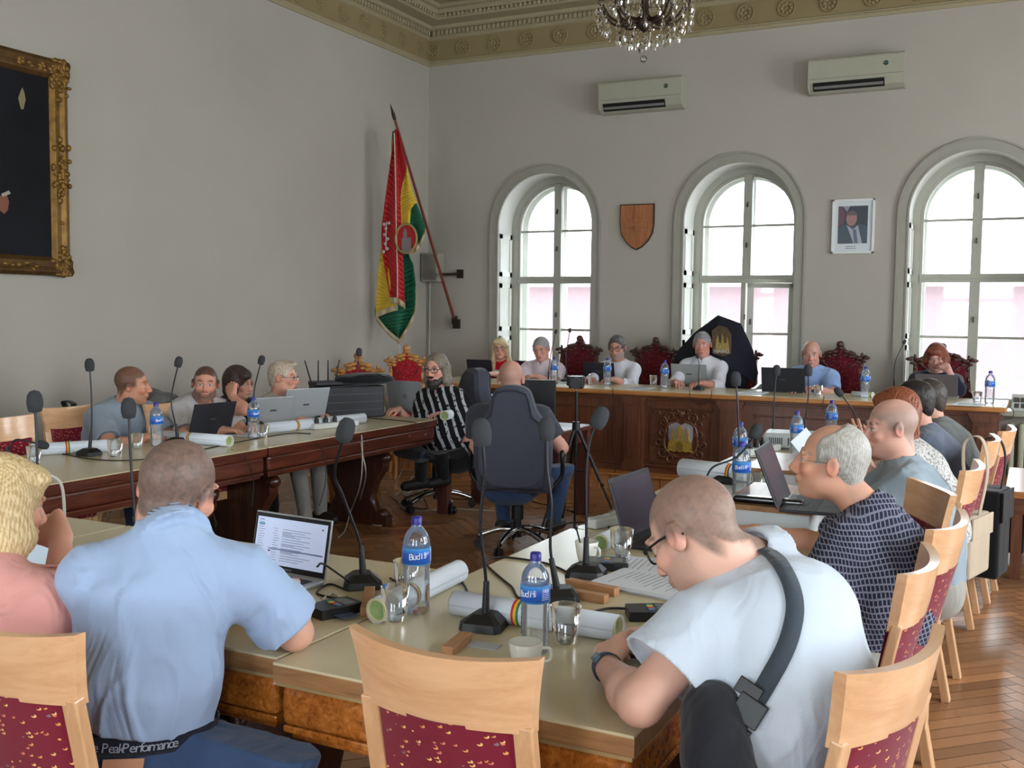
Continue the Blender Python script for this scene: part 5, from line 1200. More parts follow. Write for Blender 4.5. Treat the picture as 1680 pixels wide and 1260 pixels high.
# office chairs
ofab = cloth('charcoal office chair fabric', (66, 68, 80), .06, bscale=700, wr=.05); opl = M('black chair plastic', (22, 22, 25), .4); chrome = M('chrome', (190, 190, 190), .15, 1, vary=0)
def office_chair(label, loc, rz, base=True, s=1.0):
    """high-backed office chair; sitter faces +y"""
    t = thing('office_chair', label, 'chair', loc, rz); t.scale = (.91, 1, s); mb = MB()
    pr = [(-.255, .42), (-.275, .60), (-.275, .84), (-.23, .89), (-.165, .94), (-.14, 1.05), (-.115, 1.10), (-.05, 1.12)]; pr = pr+[(-x, z) for x, z in pr[::-1]]
    pr = [(x*1.0, z) for x, z in pr]
    def P(x, z, dy): return Vector((x, -.25-(z-.45)*.13-.03*(1-(x/.28)**2)+dy, z))
    A = [P(x, z, .045) for x, z in pr]; B = [P(x, z, -.045) for x, z in pr]; n = len(pr)
    c1 = [P(x*.86, .8+(z-.8)*.9, .075) for x, z in pr]; c2 = [P(x*.86, .8+(z-.8)*.9, -.072) for x, z in pr]
    mb.strip(B, A, True, True); mb.strip(A, c1, True, True); mb.strip(c2, B, True, True)
    for cc, fl in ((c1, 0), (c2, 1)):
        h = n//2; L_ = cc[:h]; R_ = cc[h:][::-1]; mb.strip(L_, R_) if fl else mb.strip(R_, L_)
    mb.build('backrest', ofab, t, sub=1)
    mb = MB(); mb.tube([q+Vector((0, -.003, 0)) for q in c2], .006, 6, closed=True); mb.build('piping', M('dark grey piping', (40, 42, 52), .6), t)
    mb = MB(); mb.box((0, .02, .46), (.54, .52, .10)); mb.build('seat', ofab, t, bevel=.04, seg=4)
    for sx in (-1, 1):
        mb = MB(); mb.tube(smooth_pts([(sx*.27, -.12, .44), (sx*.33, -.10, .52), (sx*.33, -.13, .66), (sx*.33, -.02, .70), (sx*.33, .14, .68), (sx*.33, .17, .60), (sx*.30, .10, .46)], 5), .016, 8); mb.build('arm_rest', opl, t)
    if base:
        mb = MB(); mb.cone((0, 0, .08), (0, 0, .42), .03, .028); mb.cone((0, 0, .2), (0, 0, .42), .045, .04); mb.build('gas_lift', opl, t)
        mb = MB()
        for k in range(5): a = 2*pi*k/5+.6; mb.tube(smooth_pts([(0, 0, .13), (.14*cos(a), .14*sin(a), .125), (.28*cos(a), .28*sin(a), .08)], 4), [.024]*4+[.02]*5, 8)
        mb.build('star_base', chrome, t)
        for k in range(5):
            a = 2*pi*k/5+.6; mb = MB(); c = Vector((.29*cos(a), .29*sin(a), .03))
            for q in (-1, 1): d = Vector((-sin(a), cos(a), 0)); mb.cone(c+d*q*.006, c+d*q*.024, .03, .03, 14)
            mb.cone(c, c+Vector((0, 0, .05)), .012, .012, 8); mb.build('caster', opl, t)
    return t
gp = dep(838, 622, 6.75); office_chair('charcoal high-backed office chair with chrome base in the middle of the room', (gp.x+.01, gp.y+.10, -.0), R(20))
gp = dep(762, 600, 8.35); office_chair('dark high-backed office chair behind the man in the striped shirt', (gp.x-.12, gp.y-.22, .0), R(150))
# ================================================================ things on the walls
# gilt-framed painting
t = thing('framed_painting', 'large dark portrait painting in a carved gilt frame on the left wall', 'painting'); X = WX+.02; y1, y0, z0, z1 = 5.40, 4.15, 1.80, 3.35
gilt = M('old carved gilt', (122, 92, 44), .5, .6, vary=.35, vscale=14, bump=.3, bscale=40); giltd = M('dark gilt', (92, 66, 34), .5, .6, vary=.3, vscale=20)
mb = MB(); mb.bx(WX+.005, X+.02, y0+.15, y1-.15, z0+.12, z1-.12); t2 = NT('dark oil painting'); v = t2.coord(); t2.base(t2.ramp(t2.noise(v, 2.5, 4), [(.3, lin((8, 9, 13))), (.7, lin((20, 21, 27)))])); mb.build('canvas', t2.set(.6, spec=.2), t)
for (a, b, c, d) in ((y0, y1, z1-.15, z1), (y0, y1, z0, z0+.14)):
    mb = MB(); pr = [(0, 0), (0, .05), (.03, .07), (.07, .055), (.11, .06), (.15, .03), (.15, 0)]
    top = c > 2.5; mb.prism([((d-c)-p if not top else p, q) for p, q in pr] if False else [(p/.15*(d-c), q) for p, q in (pr if not top else [(.15-p, q) for p, q in pr][::-1])], (WX+.005, a, c), (0, 0, 1), (1, 0, 0), (0, b-a, 0)); mb.build('frame_rail', giltd, t, bevel=.006)
for (a, b) in ((y1-.17, y1), (y0, y0+.17)):
    mb = MB(); pr = [(0, 0), (0, .04), (.03, .065), (.08, .05), (.12, .062), (.17, .03), (.17, 0)]
    mb.prism([(p if a > 5 else .17-p, q) for p, q in pr][::(1 if a > 5 else -1)], (WX+.005, a, z0), (0, 1, 0), (1, 0, 0), (0, 0, z1-z0)); mb.build('frame_stile', gilt, t, bevel=.006)
mb = MB(); rr = random.Random(3)
for k in range(150):
    w_ = rr.choice((0, 1, 2)); zc = (z0+.10, (z0+z1)/2-.03, z1-.12)[w_]; z = zc+rr.gauss(0, .10 if w_ == 1 else .07); z = min(max(z, z0+.01), z1-.01); y = y1-.085+rr.gauss(0, .035); mb.ball((WX+.06, min(y, y1+.005), z), (.016, rr.uniform(.012, .028), rr.uniform(.012, .028)), 7, 5)
for k in range(60): mb.ball((WX+.06, rr.uniform(y0, y1-.1), rr.choice((z0+.06, z1-.07))+rr.gauss(0, .015)), (.014, .024, .018), 7, 5)
mb.build('carved_ornament', gilt, t)
mb = MB(); sk = M('painted hand', (120, 70, 50), .6); mb.prism([(0, 0), (.05, .02), (.07, -.03), (.06, -.09), (.03, -.12), (.0, -.10), (-.02, -.04)], (X+.021, 4.82, 2.33), (0, 1, 0), (0, 0, 1), (.001, 0, 0)); mb.build('painted_hand', sk, t)
mb = MB(); mb.prism([(0, 0), (.06, .03), (.075, .01), (.01, -.02)], (X+.021, 4.83, 2.345), (0, 1, 0), (0, 0, 1), (.0015, 0, 0)); mb.build('painted_cuff', M('painted pale cuff', (150, 146, 130), .6), t); mb = MB(); mb.prism([(0, 0), (.02, .05), (.035, .08), (.05, .05), (.06, 0), (.04, -.07), (.02, -.07)], (X+.021, 4.98, 3.02), (0, 1, 0), (0, 0, 1), (.0015, 0, 0)); mb.build('painted_highlight', M('painted pale highlight', (120, 112, 80), .6), t)
# air conditioners
acw = M('cream white air conditioner plastic', (158, 158, 142), .35, vary=.02); blk = M('black slot', (10, 10, 12), .6)
for (xa, xb, z0, z1, lb) in ((-4.22, -3.32, 3.68, 3.995, 'white wall air conditioner above the carved shield, left of the two'), (-2.06, -1.19, 3.705, 4.02, 'white wall air conditioner above the framed photograph, right of the two')):
    t = thing('air_conditioner', lb, 'air conditioner', ((xa+xb)/2, WY, z0)); w = (xb-xa)/2; h = z1-z0; d = .20
    mb = MB(); mb.prism([(0, 0), (-.10, 0), (-.17, .03), (-d, .09), (-d, h-.02), (-d+.02, h), (0, h)], (-w, 0, 0), (0, 1, 0), (0, 0, 1), (2*w, 0, 0)); mb.build('casing', acw, t, bevel=.008)
    mb = MB(); mb.prism([(-.162, .012), (-.203, .075), (-.203, .085), (-.155, .012)], (-w+.05, 0, 0), (0, 1, 0), (0, 0, 1), (2*w-.22, 0, 0)); mb.build('air_slot', blk, t)
    mb = MB(); mb.box((0-.06, -.186, .040), (2*w-.24, .03, .006), Matrix.Rotation(R(-35), 3, 'X')); mb.build('flap', M('grey flap', (120, 120, 118), .4), t)
    mb = MB(); mb.cone((w-.16, -d-.003, h-.10), (w-.16, -d+.001, h-.10), .022, .022, 20); mb.build('badge', M('dark green badge', (14, 60, 50), .4), t)
    mb = MB(); mb.tube([(w-.175, -d-.004, h-.10), (w-.165, -d-.004, h-.095), (w-.158, -d-.004, h-.104), (w-.146, -d-.004, h-.096)], .0018, 5); mb.build('badge_mark', acw, t)
    mb = MB(); mb.bx(-w+.01, w-.01, -d-.002, -d+.001, .118, .122); mb.build('panel_joint', M('grey shadow joint', (110, 110, 105), .7), t)
# carved shield
sw = wood('carved limewood', (132, 80, 46), (172, 112, 66), 1.2, 'z', .5, .1); t = thing('wall_shield', 'carved wooden shield with a double cross between the first two windows', 'coat of arms', (-3.83, WY, 2.49))
P = [(-.19, .24), (.19, .24), (.19, .02), (.175, -.07), (.13, -.15), (.06, -.215), (0, -.245), (-.06, -.215), (-.13, -.15), (-.175, -.07), (-.19, .02)]
mb = MB(); mb.prism(P, (0, -.028, 0), (1, 0, 0), (0, 0, 1), (0, .028, 0)); mb.build('rim', M('dark shield rim', (52, 34, 26), .6), t)
mb = MB(); mb.prism([(x*.94, z*.95) for x, z in P], (0, -.034, 0), (1, 0, 0), (0, 0, 1), (0, .01, 0)); mb.build('field', sw, t)
mb = MB(); K = dict(u=(1, 0, 0), v=(0, 0, 1), w=(0, .022, 0))
mb.prism([(-.016, -.05), (.016, -.05), (.013, .20), (.03, .215), (-.03, .215), (-.013, .20)], (0, -.054, 0), **K)
for z, w_ in ((.115, .105), (.02, .125)): mb.prism([(-w_, z+.035), (0, z+.014), (w_, z+.035), (w_, z-.035), (0, z-.014), (-w_, z-.035)], (0, -.052, 0), **K)
mb.build('double_cross', sw, t, bevel=.004)
mb = MB(); mb.prism([(-.075*1.0*cos(a)*1.0, -.13+.085*sin(a)) for a in [pi*i/10 for i in range(11)]], (0, -.042, 0), **K)
for sg in (-1, 1): mb.prism([(sg*.095-.045*cos(a), -.115+.06*sin(a)) for a in [pi*i/10 for i in range(11)]], (0, -.038, 0), **K)
mb.build('hills', sw, t, bevel=.004)
# framed photograph
t = thing('framed_photograph', 'white-framed official portrait photograph of a man in a suit between the windows', 'picture', (-1.625, WY, 2.435)); fw_ = M('white picture frame', (205, 208, 206), .35, vary=0)
mb = MB(); w, h = .198, .262
for (a, b, c, d) in ((-w, w, h-.022, h), (-w, w, -h, -h+.022), (-w, -w+.022, -h, h), (w-.022, w, -h, h)): mb.bx(a, b, -.03, 0, c, d)
mb.build('frame', fw_, t, bevel=.003); mb = MB(); mb.bx(-w+.01, w-.01, -.018, -.012, -h+.01, h-.01); mb.build('mount', M('pale mount card', (196, 204, 208), .6, vary=0), t)
mb = MB(); x0, x1, a0, a1 = -.14, .135, -.165, .195
def flat(poly, c, y, nm): mb = MB(); mb.prism(poly, (0, y, 0), (1, 0, 0), (0, 0, 1), (0, .0004, 0)); mb.build(nm, M('photo '+nm, c, .4, vary=.05, vscale=30), t)
flat([(x0, a0), (x1, a0), (x1, a1), (x0, a1)], (52, 56, 66), -.0185, 'backdrop'); flat([(x0, .0), (-.09, .02), (-.075, .12), (-.10, a1), (x0, a1)], (96, 66, 78), -.019, 'red_cloth'); flat([(-.10, a1), (-.03, a1), (-.06, .14)], (130, 134, 150), -.0192, 'pale_cloth')
flat([(x0, a0), (x1, a0), (x1, -.0), (.06, .02), (0, .0), (-.07, .02), (x0, -.01)], (64, 78, 88), -.0193, 'jacket'); flat([(-.06, .015), (.0, -.03), (.045, .01), (.09, a0), (.01, a0)], (150, 156, 170), -.0196, 'shirt_front'); flat([(.0, -.03), (.03, -.03), (.05, a0), (.015, a0)], (92, 98, 116), -.0199, 'tie')
flat([(-.015+.05*cos(a), .075+.072*sin(a)) for a in [2*pi*i/20 for i in range(20)]], (150, 112, 108), -.0202, 'face'); flat([(-.015+.052*cos(a), .105+.045*sin(a)) for a in [pi*i/12 for i in range(13)]], (92, 84, 82), -.0205, 'grey_hair')
for z, w_ in ((-.192, .045), (-.21, .05)): mb = MB(); mb.bx(-.015-w_, -.015+w_, -.0195, -.018, z-.003, z+.003); mb.build('caption', M('grey caption print', (110, 112, 118), .7), t)
# flag on its leaning pole
bf = lambda p: Vector(p)
foot = Vector((-6.02, WY-.06, 1.45)); tip = ony(640, 170, 9.15)
pw = M('red-brown flag pole', (112, 52, 40), .4); dk = M('dark bronze spike', (50, 40, 34), .45, .5)
t = thing('flag', 'red, yellow and green fringed flag hanging from a leaning pole in the room corner', 'flag'); ax = (tip-foot).normalized(); Lp = (tip-foot).length
mb = MB(); mb.tube([foot, foot+ax*(Lp-.16)], [.018, .014], 10); mb.build('pole', pw, t)
mb = MB(); mb.tube([foot+ax*(Lp-.17), foot+ax*(Lp-.12), foot+ax*Lp], [.018, .02, .002], 8); mb.build('finial', dk, t)
mb = MB(); mb.box(foot+Vector((0, .03, -.02)), (.07, .06, .11)); mb.box(foot+ax*.03, (.05, .05, .09)); mb.build('pole_socket', dk, t); mb = MB(); m1 = foot+ax*.62; wallp = Vector((m1.x+.05, WY-.02, m1.z+.02)); mb.tube([m1, wallp], .016, 8); mb.box(wallp, (.07, .04, .10)); mb.build('pole_bracket', dk, t)
def cloth_sheet(name, cols, left, right, zt_zb_fn, mat): pass
# the cloth: vertical folds hanging from the upper pole, built as pleated strips with real depth
fr = M('flag red satin', (170, 26, 32), .6, vary=.08); fy_ = M('flag yellow satin', (206, 172, 52), .6, vary=.08); fg = M('flag green satin', (18, 88, 62), .6, vary=.08); fri = M('beige fringe', (176, 160, 130), .9, bump=.6, bscale=300)
FYp = 9.2
def fp(x, y, dy=0.0):            # photo point on the hanging plane of the flag, with fold depth
    q = ony(x, y, FYp+dy); return q
def panel(name, L, Rr, mat, dy=0.0, amp=.03, nf=2.0, ph=0.0, solid=.004):
    """L, Rr: left and right outlines top to bottom; pleated between them"""
    Ls = smooth_pts([(a, b, 0) for a, b in L], 8); Rs = smooth_pts([(a, b, 0) for a, b in Rr], 8); n = min(len(Ls), len(Rs)); mb = MB(); nu = 15; rows = []
    for j in range(n):
        a = Ls[int(j*(len(Ls)-1)/(n-1))]; b = Rs[int(j*(len(Rs)-1)/(n-1))]; row = []
        for i in range(nu): u = i/(nu-1); row.append(fp(a.x+(b.x-a.x)*u, a.y+(b.y-a.y)*u, dy+amp*sin(u*pi*nf+ph+.3*j/n)))
        rows.append(row)
    for r0, r1 in zip(rows, rows[1:]): mb.strip(r0, r1)
    o = mb.build(name, mat, t, solid=solid); return rows
panel('green_cloth', [(644, 215), (634, 380), (624, 470), (616, 522), (655, 558)], [(650, 215), (668, 400), (679, 440), (681, 508), (655, 558)], fg, .05, .03, 3)
panel('yellow_cloth', [(646, 215), (634, 320), (626, 400), (619, 460), (616, 515)], [(650, 215), (650, 330), (646, 420), (646, 480), (652, 500)], fy_, .02, .02, 2)
panel('red_cloth', [(648, 212), (640, 270), (630, 340), (626, 400), (640, 490)], [(652, 212), (656, 300), (658, 360), (662, 440), (664, 498)], fr, -.02, .025, 2.5)
panel('red_cloth', [(650, 218), (652, 260), (655, 300), (656, 320)], [(654, 214), (659, 240), (665, 262), (667, 275)], fr, .0, .012, 1.5)
panel('yellow_cloth', [(666, 272), (658, 315), (656, 350), (660, 380), (670, 400)], [(668, 275), (676, 310), (684, 332), (675, 340), (672, 400)], fy_, .0, .012, 2, .5)
panel('green_cloth', [(672, 338), (672, 360), (674, 385), (676, 410)], [(684, 334), (692, 355), (698, 372), (694, 390)], fg, .0, .012, 2)
mb = MB()                      # fringes and the light cord down the fold
def fringe(pts, ln, dy=-.02):
    P = smooth_pts([(a, b, 0) for a, b in pts], 6); A = [fp(q.x, q.y, dy+.012*sin(i*1.3)) for i, q in enumerate(P)]; B = [fp(q.x+.5, q.y+ln, dy+.012*sin(i*1.3)) for i, q in enumerate(P)]; mb.strip(A, B)
for a_ in (([(616, 516), (636, 540), (655, 556)], 9), ([(655, 556), (668, 535), (681, 506), (682, 470)], 9), ([(616, 513), (634, 505), (652, 500)], 9, -.045), ([(640, 488), (652, 489), (664, 497)], 10, -.06), ([(676, 409), (688, 398), (698, 375)], 9)):
    mb = MB(); fringe(*a_); mb.build('fringe', fri, t, solid=.006)
mb = MB(); mb.tube([fp(x, y, -.055) for x, y in ((647, 218), (649, 300), (650, 380), (652, 440), (652, 488))], .007, 6); mb.tube([fp(655, 558), fp(656, 575), fp(655, 600)], .008, 6); mb.build('white_cord', M('pale cord', (190, 175, 165), .8), t)
cr = M('silver embroidery', (170, 165, 160), .6); mb = MB()
for x, y in ((633, 375), (631, 385), (636, 392), (632, 400), (638, 366), (630, 368), (635, 408), (629, 413)): mb.ball(fp(x, y, -.06), (.02, .008, .018), 7, 5)
mb.tube([fp(634, 364, -.06), fp(633, 410, -.06)], .006, 5); mb.build('embroidered_branch', cr, t)
mb = MB(); mb.prism([(-.06, -.14), (-.06, .02), (-.04, .02), (-.04, .08), (-.02, .12), (0, .08), (0, .02), (.05, .02), (.05, -.14)], fp(667, 393, -.06), (1, 0, 0), (0, 0, 1), (0, .01, 0)); mb.build('embroidered_castle', M('grey embroidered castle', (120, 112, 110), .7), t)
mb = MB(); c = fp(667, 390, -.045); mb.lathe([(.0, 0), (.12, 0), (.13, .004)], c, 24, Matrix.Rotation(pi/2, 3, 'X')); mb.build('emblem_field', fr, t)
mb = MB(); mb.tube([c+Vector((.13*cos(a), -.01, .15*sin(a)-.01)) for a in [2*pi*i/24 for i in range(24)]], .012, 6, closed=True); mb.build('emblem_wreath', M('dull gold embroidery', (150, 132, 80), .7), t)
# loudspeaker in the corner
t = thing('wall_speaker', 'grey wall loudspeaker behind the flag in the corner', 'loudspeaker', (-6.30, WY-.10, 2.08)); mb = MB(); mb.box((0, 0, 0), (.22, .18, .33)); mb.build('cabinet', M('light grey cabinet', (146, 142, 132), .6), t, bevel=.01); mb = MB(); mb.box((0, -.092, 0), (.18, .006, .29)); mb.build('grille', M('grey speaker cloth', (120, 116, 108), .8), t)
# radiator under the third window
t = thing('radiator', 'cream ribbed radiator under the right-hand window, beside the dais', 'radiator', (0.25, WY-.12, .12)); rm = M('cream radiator enamel', (172, 172, 152), .4)
for k in range(12): mb = MB(); mb.bx(-.44+k*.08, -.44+k*.08+.05, -.06, .06, 0, .50); mb.build('radiator_section', rm, t, bevel=.02, seg=3)
# book / cards leaning on the sill at the right edge
t = thing('photo_card', 'folded card with small dark photographs standing on the right-hand sill', 'card'); q = ony(1668, 660, WY-.05); mb = MB(); mb.box((q.x+.06, WY-.06, SILL+.075), (.20, .01, .15), Matrix.Rotation(R(-8), 3, 'X')); mb.build('card', M('pale card', (190, 192, 184), .6), t)
mb = MB()
for i in range(3):
    for j in range(2): mb.box((q.x-.0+i*.055, WY-.068-.006*j, SILL+.045+j*.055), (.042, .004, .042), Matrix.Rotation(R(-8), 3, 'X'))
mb.build('small_photographs', M('dark print', (62, 60, 58), .5), t)
# chandelier
t = thing('chandelier', 'crystal chandelier with dark bronze arms hanging from the ceiling', 'chandelier'); c = dep(1057, 40, 6.5); bz = M('dark bronze', (58, 46, 36), .45, .6); cry = NT('cut crystal'); cry.base((1, 1, 1)); cry = cry.set(.02, 0, trans=.0)
cry = thin_glass('cut crystal drops', (.86, .86, .83), .12, 1.3)
cz = c.z; O = Vector((c.x, c.y, 0)); mb = MB(); mb.tube([O+Vector((0, 0, cz+.05)), O+Vector((0, 0, CZ))], .012, 8); mb.lathe([(.005, cz-.05), (.05, cz-.02), (.06, cz+.02), (.03, cz+.06), (.02, cz+.2), (.06, cz+.25), (.02, cz+.3)], O, 16); mb.build('stem', bz, t)
mb = MB(); mb.lathe([(.06, CZ), (.07, CZ-.03), (.02, CZ-.08)], O, 16); mb.build('ceiling_rose', bz, t)
rings = ((.29, .10, 10, 0), (.20, .18, 8, .3))
for (rad, dz, n, ph) in rings:
    for k in range(n):
        a = 2*pi*k/n+ph; e = Vector((cos(a), sin(a), 0)); mb = MB(); b0 = O+Vector((0, 0, cz+.02+dz*.3))
        mb.tube(smooth_pts([b0, b0+e*rad*.35+Vector((0, 0, -.05)), b0+e*rad*.75+Vector((0, 0, -.02)), b0+e*rad+Vector((0, 0, dz*.6+.03)), b0+e*rad+Vector((0, 0, dz*.6+.07))], 5), .008, 6)
        top = b0+e*rad+Vector((0, 0, dz*.6+.07)); mb.lathe([(.01, 0), (.035, .01), (.03, .015), (.012, .018), (.012, .05)], top, 10); mb.build('arm', bz, t)
        mb = MB(); mb.lathe([(.008, .05), (.010, .12), (.004, .15)], top, 8); mb.build('candle_lamp', M('ivory candle tube', (200, 190, 170), .4), t)
def drop(mb, p, s=1.0):
    mb.lathe([(.0, .03*s), (.007*s, .022*s), (.008*s, .012*s), (.001, .006*s), (.010*s, -.01*s), (.014*s, -.028*s), (.008*s, -.045*s), (0, -.055*s)], p, 7, smooth=False)
rr = random.Random(9); nd = 0
base = MB(); drop(base, (0, 0, 0)); d0 = None
for (rad, z, n, s_) in ((.30, .09, 22, 1.1), (.295, .02, 20, 1.0), (.24, -.03, 16, 1.1), (.16, -.07, 12, 1.2), (.08, -.10, 7, 1.0), (.20, .12, 14, .9)):
    for k in range(n):
        a = 2*pi*k/n+rr.uniform(-.05, .05); p = O+Vector((rad*cos(a), rad*sin(a), cz+z+rr.uniform(-.012, .012)))
        if d0 is None: d0 = base.build('crystal_drop', cry, t, loc=p); d0.scale = (s_,)*3
        else: q = d0.copy(); COL.objects.link(q); q.parent = t; q.location = p; q.scale = (s_,)*3; q.rotation_euler = (0, 0, a)
mb = MB()
for k in range(6): mb.ball(O+Vector((0, 0, cz-.06-.022*k)), .006, 8, 5)
mb.ball(O+Vector((0, 0, cz-.215)), .022, 12, 8); mb.build('crystal_ball', cry, t)
mb = MB()
for k in range(20):
    a = 2*pi*k/20
    for j in range(8): u = j/7; rd = .06+.24*u; mb.ball(O+Vector((rd*cos(a), rd*sin(a), cz+.22-.14*u-.06*sin(u*pi))), .0055, 5, 4)
mb.build('bead_strings', cry, t)['kind'] = 'stuff'
# open black umbrella behind the centre seat
t = thing('umbrella', 'open black umbrella with a printed castle emblem behind the central man', 'umbrella'); um = cloth('black umbrella nylon', (24, 25, 36), .06, wr=.1)
V0 = [ony(x, y, yy) for x, y, yy in ((1178, 517, 9.98), (1216, 531, 10.08), (1236, 575, 10.1), (1244, 612, 10.05), (1240, 629, 10.0), (1232, 622, 9.98), (1215, 650, 10.0), (1170, 665, 10.0), (1118, 650, 10.05), (1104, 592, 10.05), (1112, 575, 10.08), (1140, 545, 10.1))]
cc = ony(1185, 590, 9.86); mb = MB(); n = len(V0)
dense = []
for i in range(n):
    a, b = V0[i], V0[(i+1) % n]
    for k in range(4): dense.append(a+(b-a)*k/4)
rings_ = [[cc+(p-cc)*(j/6)+Vector((0, -.05*(1-(j/6)**2), 0)) for p in dense] for j in range(1, 7)]
mb.add([cc+Vector((0, -.05, 0))]+rings_[0], [(0, i+1, (i+1) % len(dense)+1) for i in range(len(dense))], True)
for r0, r1 in zip(rings_, rings_[1:]): mb.strip(r0, r1, True, True)
mb.build('canopy', um, t)
mb = MB()
for p in V0[::2]: mb.tube([cc+Vector((0, -.02, 0)), cc+(p-cc)*.5+Vector((0, .0, 0)), p], .004, 5)
mb.tube([cc+Vector((0, -.06, 0)), cc+Vector((0, .45, -.1))], .007, 8); mb.build('rib', M('umbrella steel', (90, 90, 95), .3, .8), t)
q = ony(1185, 563, 9.80); mb = MB(); K = dict(u=(1, 0, 0), v=(0, -.15, 1), w=(0, .003, 0))
mb.prism([(-.10, -.10), (-.10, .12), (-.03, .17), (.05, .15), (.09, .08), (.085, -.10), (0, -.13)], q, **K); mb.build('printed_field', M('dark bronze print', (84, 66, 44), .7, vary=.3, vscale=30), t)
mb = MB(); mb.prism([(-.07, -.09), (-.06, .03), (-.04, .08), (-.03, .0), (-.01, .0), (.0, .10), (.02, .0), (.04, .0), (.05, .07), (.065, -.02), (.07, -.09)], q+Vector((0, -.004, 0)), **K); mb.build('printed_castle', M('pale gold print', (150, 130, 74), .7, vary=.3, vscale=60), t)
mb = MB(); text_mb(mb, 'NARO', .055, ony(1184, 571+0, 9.79)+Vector((.0, -.002, -.035)), (1, 0, 0), (0, -.15, 1)); mb.build('printed_lettering', M('pale print', (180, 180, 180), .7), t)
# ================================================================ things on the tables
mblk = M('matte black microphone plastic', (20, 20, 22), .42, vary=.03); foam = M('dark grey foam windscreen', (52, 54, 58), .95, bump=.6, bscale=700)
metal = M('dark gooseneck metal', (40, 40, 44), .3, .7, vary=0)
def px3(L, zs=None): return L
def mic(label, base, path, br=0, r=.021, s=1.0, fl=1.35):
    """conference microphone: base on the table, gooseneck through the path points, foam head at the last one"""
    b = Vector(base); t = thing('microphone', label, 'microphone', b); mb = MB(); rot = Matrix.Rotation(br, 3, 'Z')
    pr = [(-.045, -.055), (.045, -.055), (.058, -.035), (.050, .05), (.03, .065), (-.03, .065), (-.050, .05), (-.058, -.035)]
    lo = [rot @ Vector((x*s, y*s, .002)) for x, y in pr]; hi = [rot @ Vector((x*s*.94, y*s*.94, .022*s)) for x, y in pr]; tp = [rot @ Vector((x*s*.5, y*s*.55+.008, .040*s)) for x, y in pr]
    mb.add(lo, [tuple(range(8))[::-1]], False); mb.strip(lo, hi, False, True); mb.strip(hi, tp, False, True); mb.add(tp, [tuple(range(8))], False); mb.build('microphone_base', mblk, t, bevel=.003)
    P = smooth_pts([Vector((0, .005, .035))]+[Vector(p)-b for p in path], 8); mb = MB(); mb.tube(P, [.0045*s]*len(P), 8); mb.build('gooseneck', metal, t)
    d0 = (P[3]-P[0]).normalized(); mb = MB(); mb.cone(P[0], P[0]+d0*.085*s, .0105*s, .008*s, 10); mb.build('ferrule', mblk, t)
    d = (P[-1]-P[-4]).normalized(); q = d.to_track_quat('Z', 'Y').to_matrix(); mb = MB(); R_ = r*s
    mb.lathe([(.006, -R_*1.4), (R_*.80, -R_*1.25), (R_*.98, -R_*.5), (R_, .1*R_), (R_*.9, R_*.8), (R_*.6, R_*1.3), (0, R_*1.5)], P[-1], 16, q); mb.build('foam_windscreen', foam, t); return t
def mz(bx_, by_, pts, D0, D1, z=TZ, **kw):
    """base pixel on the table, path pixels with depth running from the base depth D0 to head depth D1"""
    return [dep(x, y, D0+(D1-D0)*i/max(1, len(pts)-1)) for i, (x, y) in enumerate(pts)]
def zd(x, y, z=TZ): p = onz(x, y, z); return float((np.array(p)-(0, 0, EYE)) @ FW)
def mic_px(label, bx_, by_, pts, dd=0.0, z=TZ, **kw):
    D = zd(bx_, by_, z); return mic(label, onz(bx_, by_, z), mz(0, 0, pts, D, D+dd), **kw)
mic_px('tall gooseneck microphone on the near table, its base before the white paper roll', 795, 1030, [(797, 950), (788, 860), (795, 780), (790, 710)], -.02, br=R(8), r=.026)
mic_px('gooseneck microphone rising behind the front water bottle', 912, 985, [(903, 900), (905, 830), (898, 770), (897, 704)], .0, br=R(-60), r=.024)
mic_px('gooseneck microphone beside the white coffee cup, foam head leaning right', 960, 945, [(962, 860), (962, 780), (968, 725), (984, 686)], .0, br=R(-80), r=.026)
mic_px('S-curved gooseneck microphone behind the email laptop', 594, 962, [(590, 890), (563, 815), (549, 775), (567, 706)], -.1, br=R(40), r=.026)
mic_px('gooseneck microphone between the blond woman and the blue-shirted man', 228, 905, [(222, 850), (216, 780), (213, 720), (211, 670)], .0, r=.025)
mic_px('tall gooseneck microphone rising behind the blond woman', 66, 905, [(63, 860), (61, 780), (60, 720), (57, 659)], .0, r=.026)
mic_px('microphone on the left-hand row in front of the man in steel grey', 146, 747, [(150, 700), (150, 650), (147, 599)], 0, br=R(-90), r=.026)
mic_px('microphone on the left-hand row before the bearded man in grey tee', 290, 728, [(289, 700), (281, 655), (293, 594)], 0, br=R(-90), r=.024)
mic_px('microphone before the dark-haired woman on the left-hand row', 418, 700, [(416, 665), (418, 635), (429, 591)], 0, br=R(-90), r=.024)
mic_px('bent microphone hanging in front of the silver laptops', 519, 690, [(519, 660), (517, 640), (508, 640), (489, 666)], -.05, br=R(-90), r=.024)
mic_px('microphone by the black boxes at the far end of the left-hand row', 583, 680, [(584, 640), (587, 610), (589, 578)], 0, br=R(-90), r=.024)
mic_px('microphone bent flat at the left edge over the left-hand row', 20, 770, [(15, 740), (25, 722), (45, 724), (70, 730)], 0, br=R(-90), r=.022)
mic_px('microphone on the right-hand row beside the blue-labelled bottle', 1193, 792, [(1211, 745), (1211, 680), (1207, 622)], 0, br=R(80), r=.026)
mic_px('microphone on the far right-hand table, seen before the dark laptop lid', 1268, 722, [(1269, 700), (1270, 660), (1274, 608)], 0, br=R(80), r=.026)
mic_px('microphone in front of the bald man in sky blue', 1321, 718, [(1321, 690), (1326, 650), (1326, 608)], 0, br=R(80), r=.028)
mic_px('microphone with a widely arched gooseneck above the cables', 1158, 835, [(1156, 800), (1168, 768), (1205, 752), (1228, 730), (1240, 708)], .1, br=R(80), r=.026)
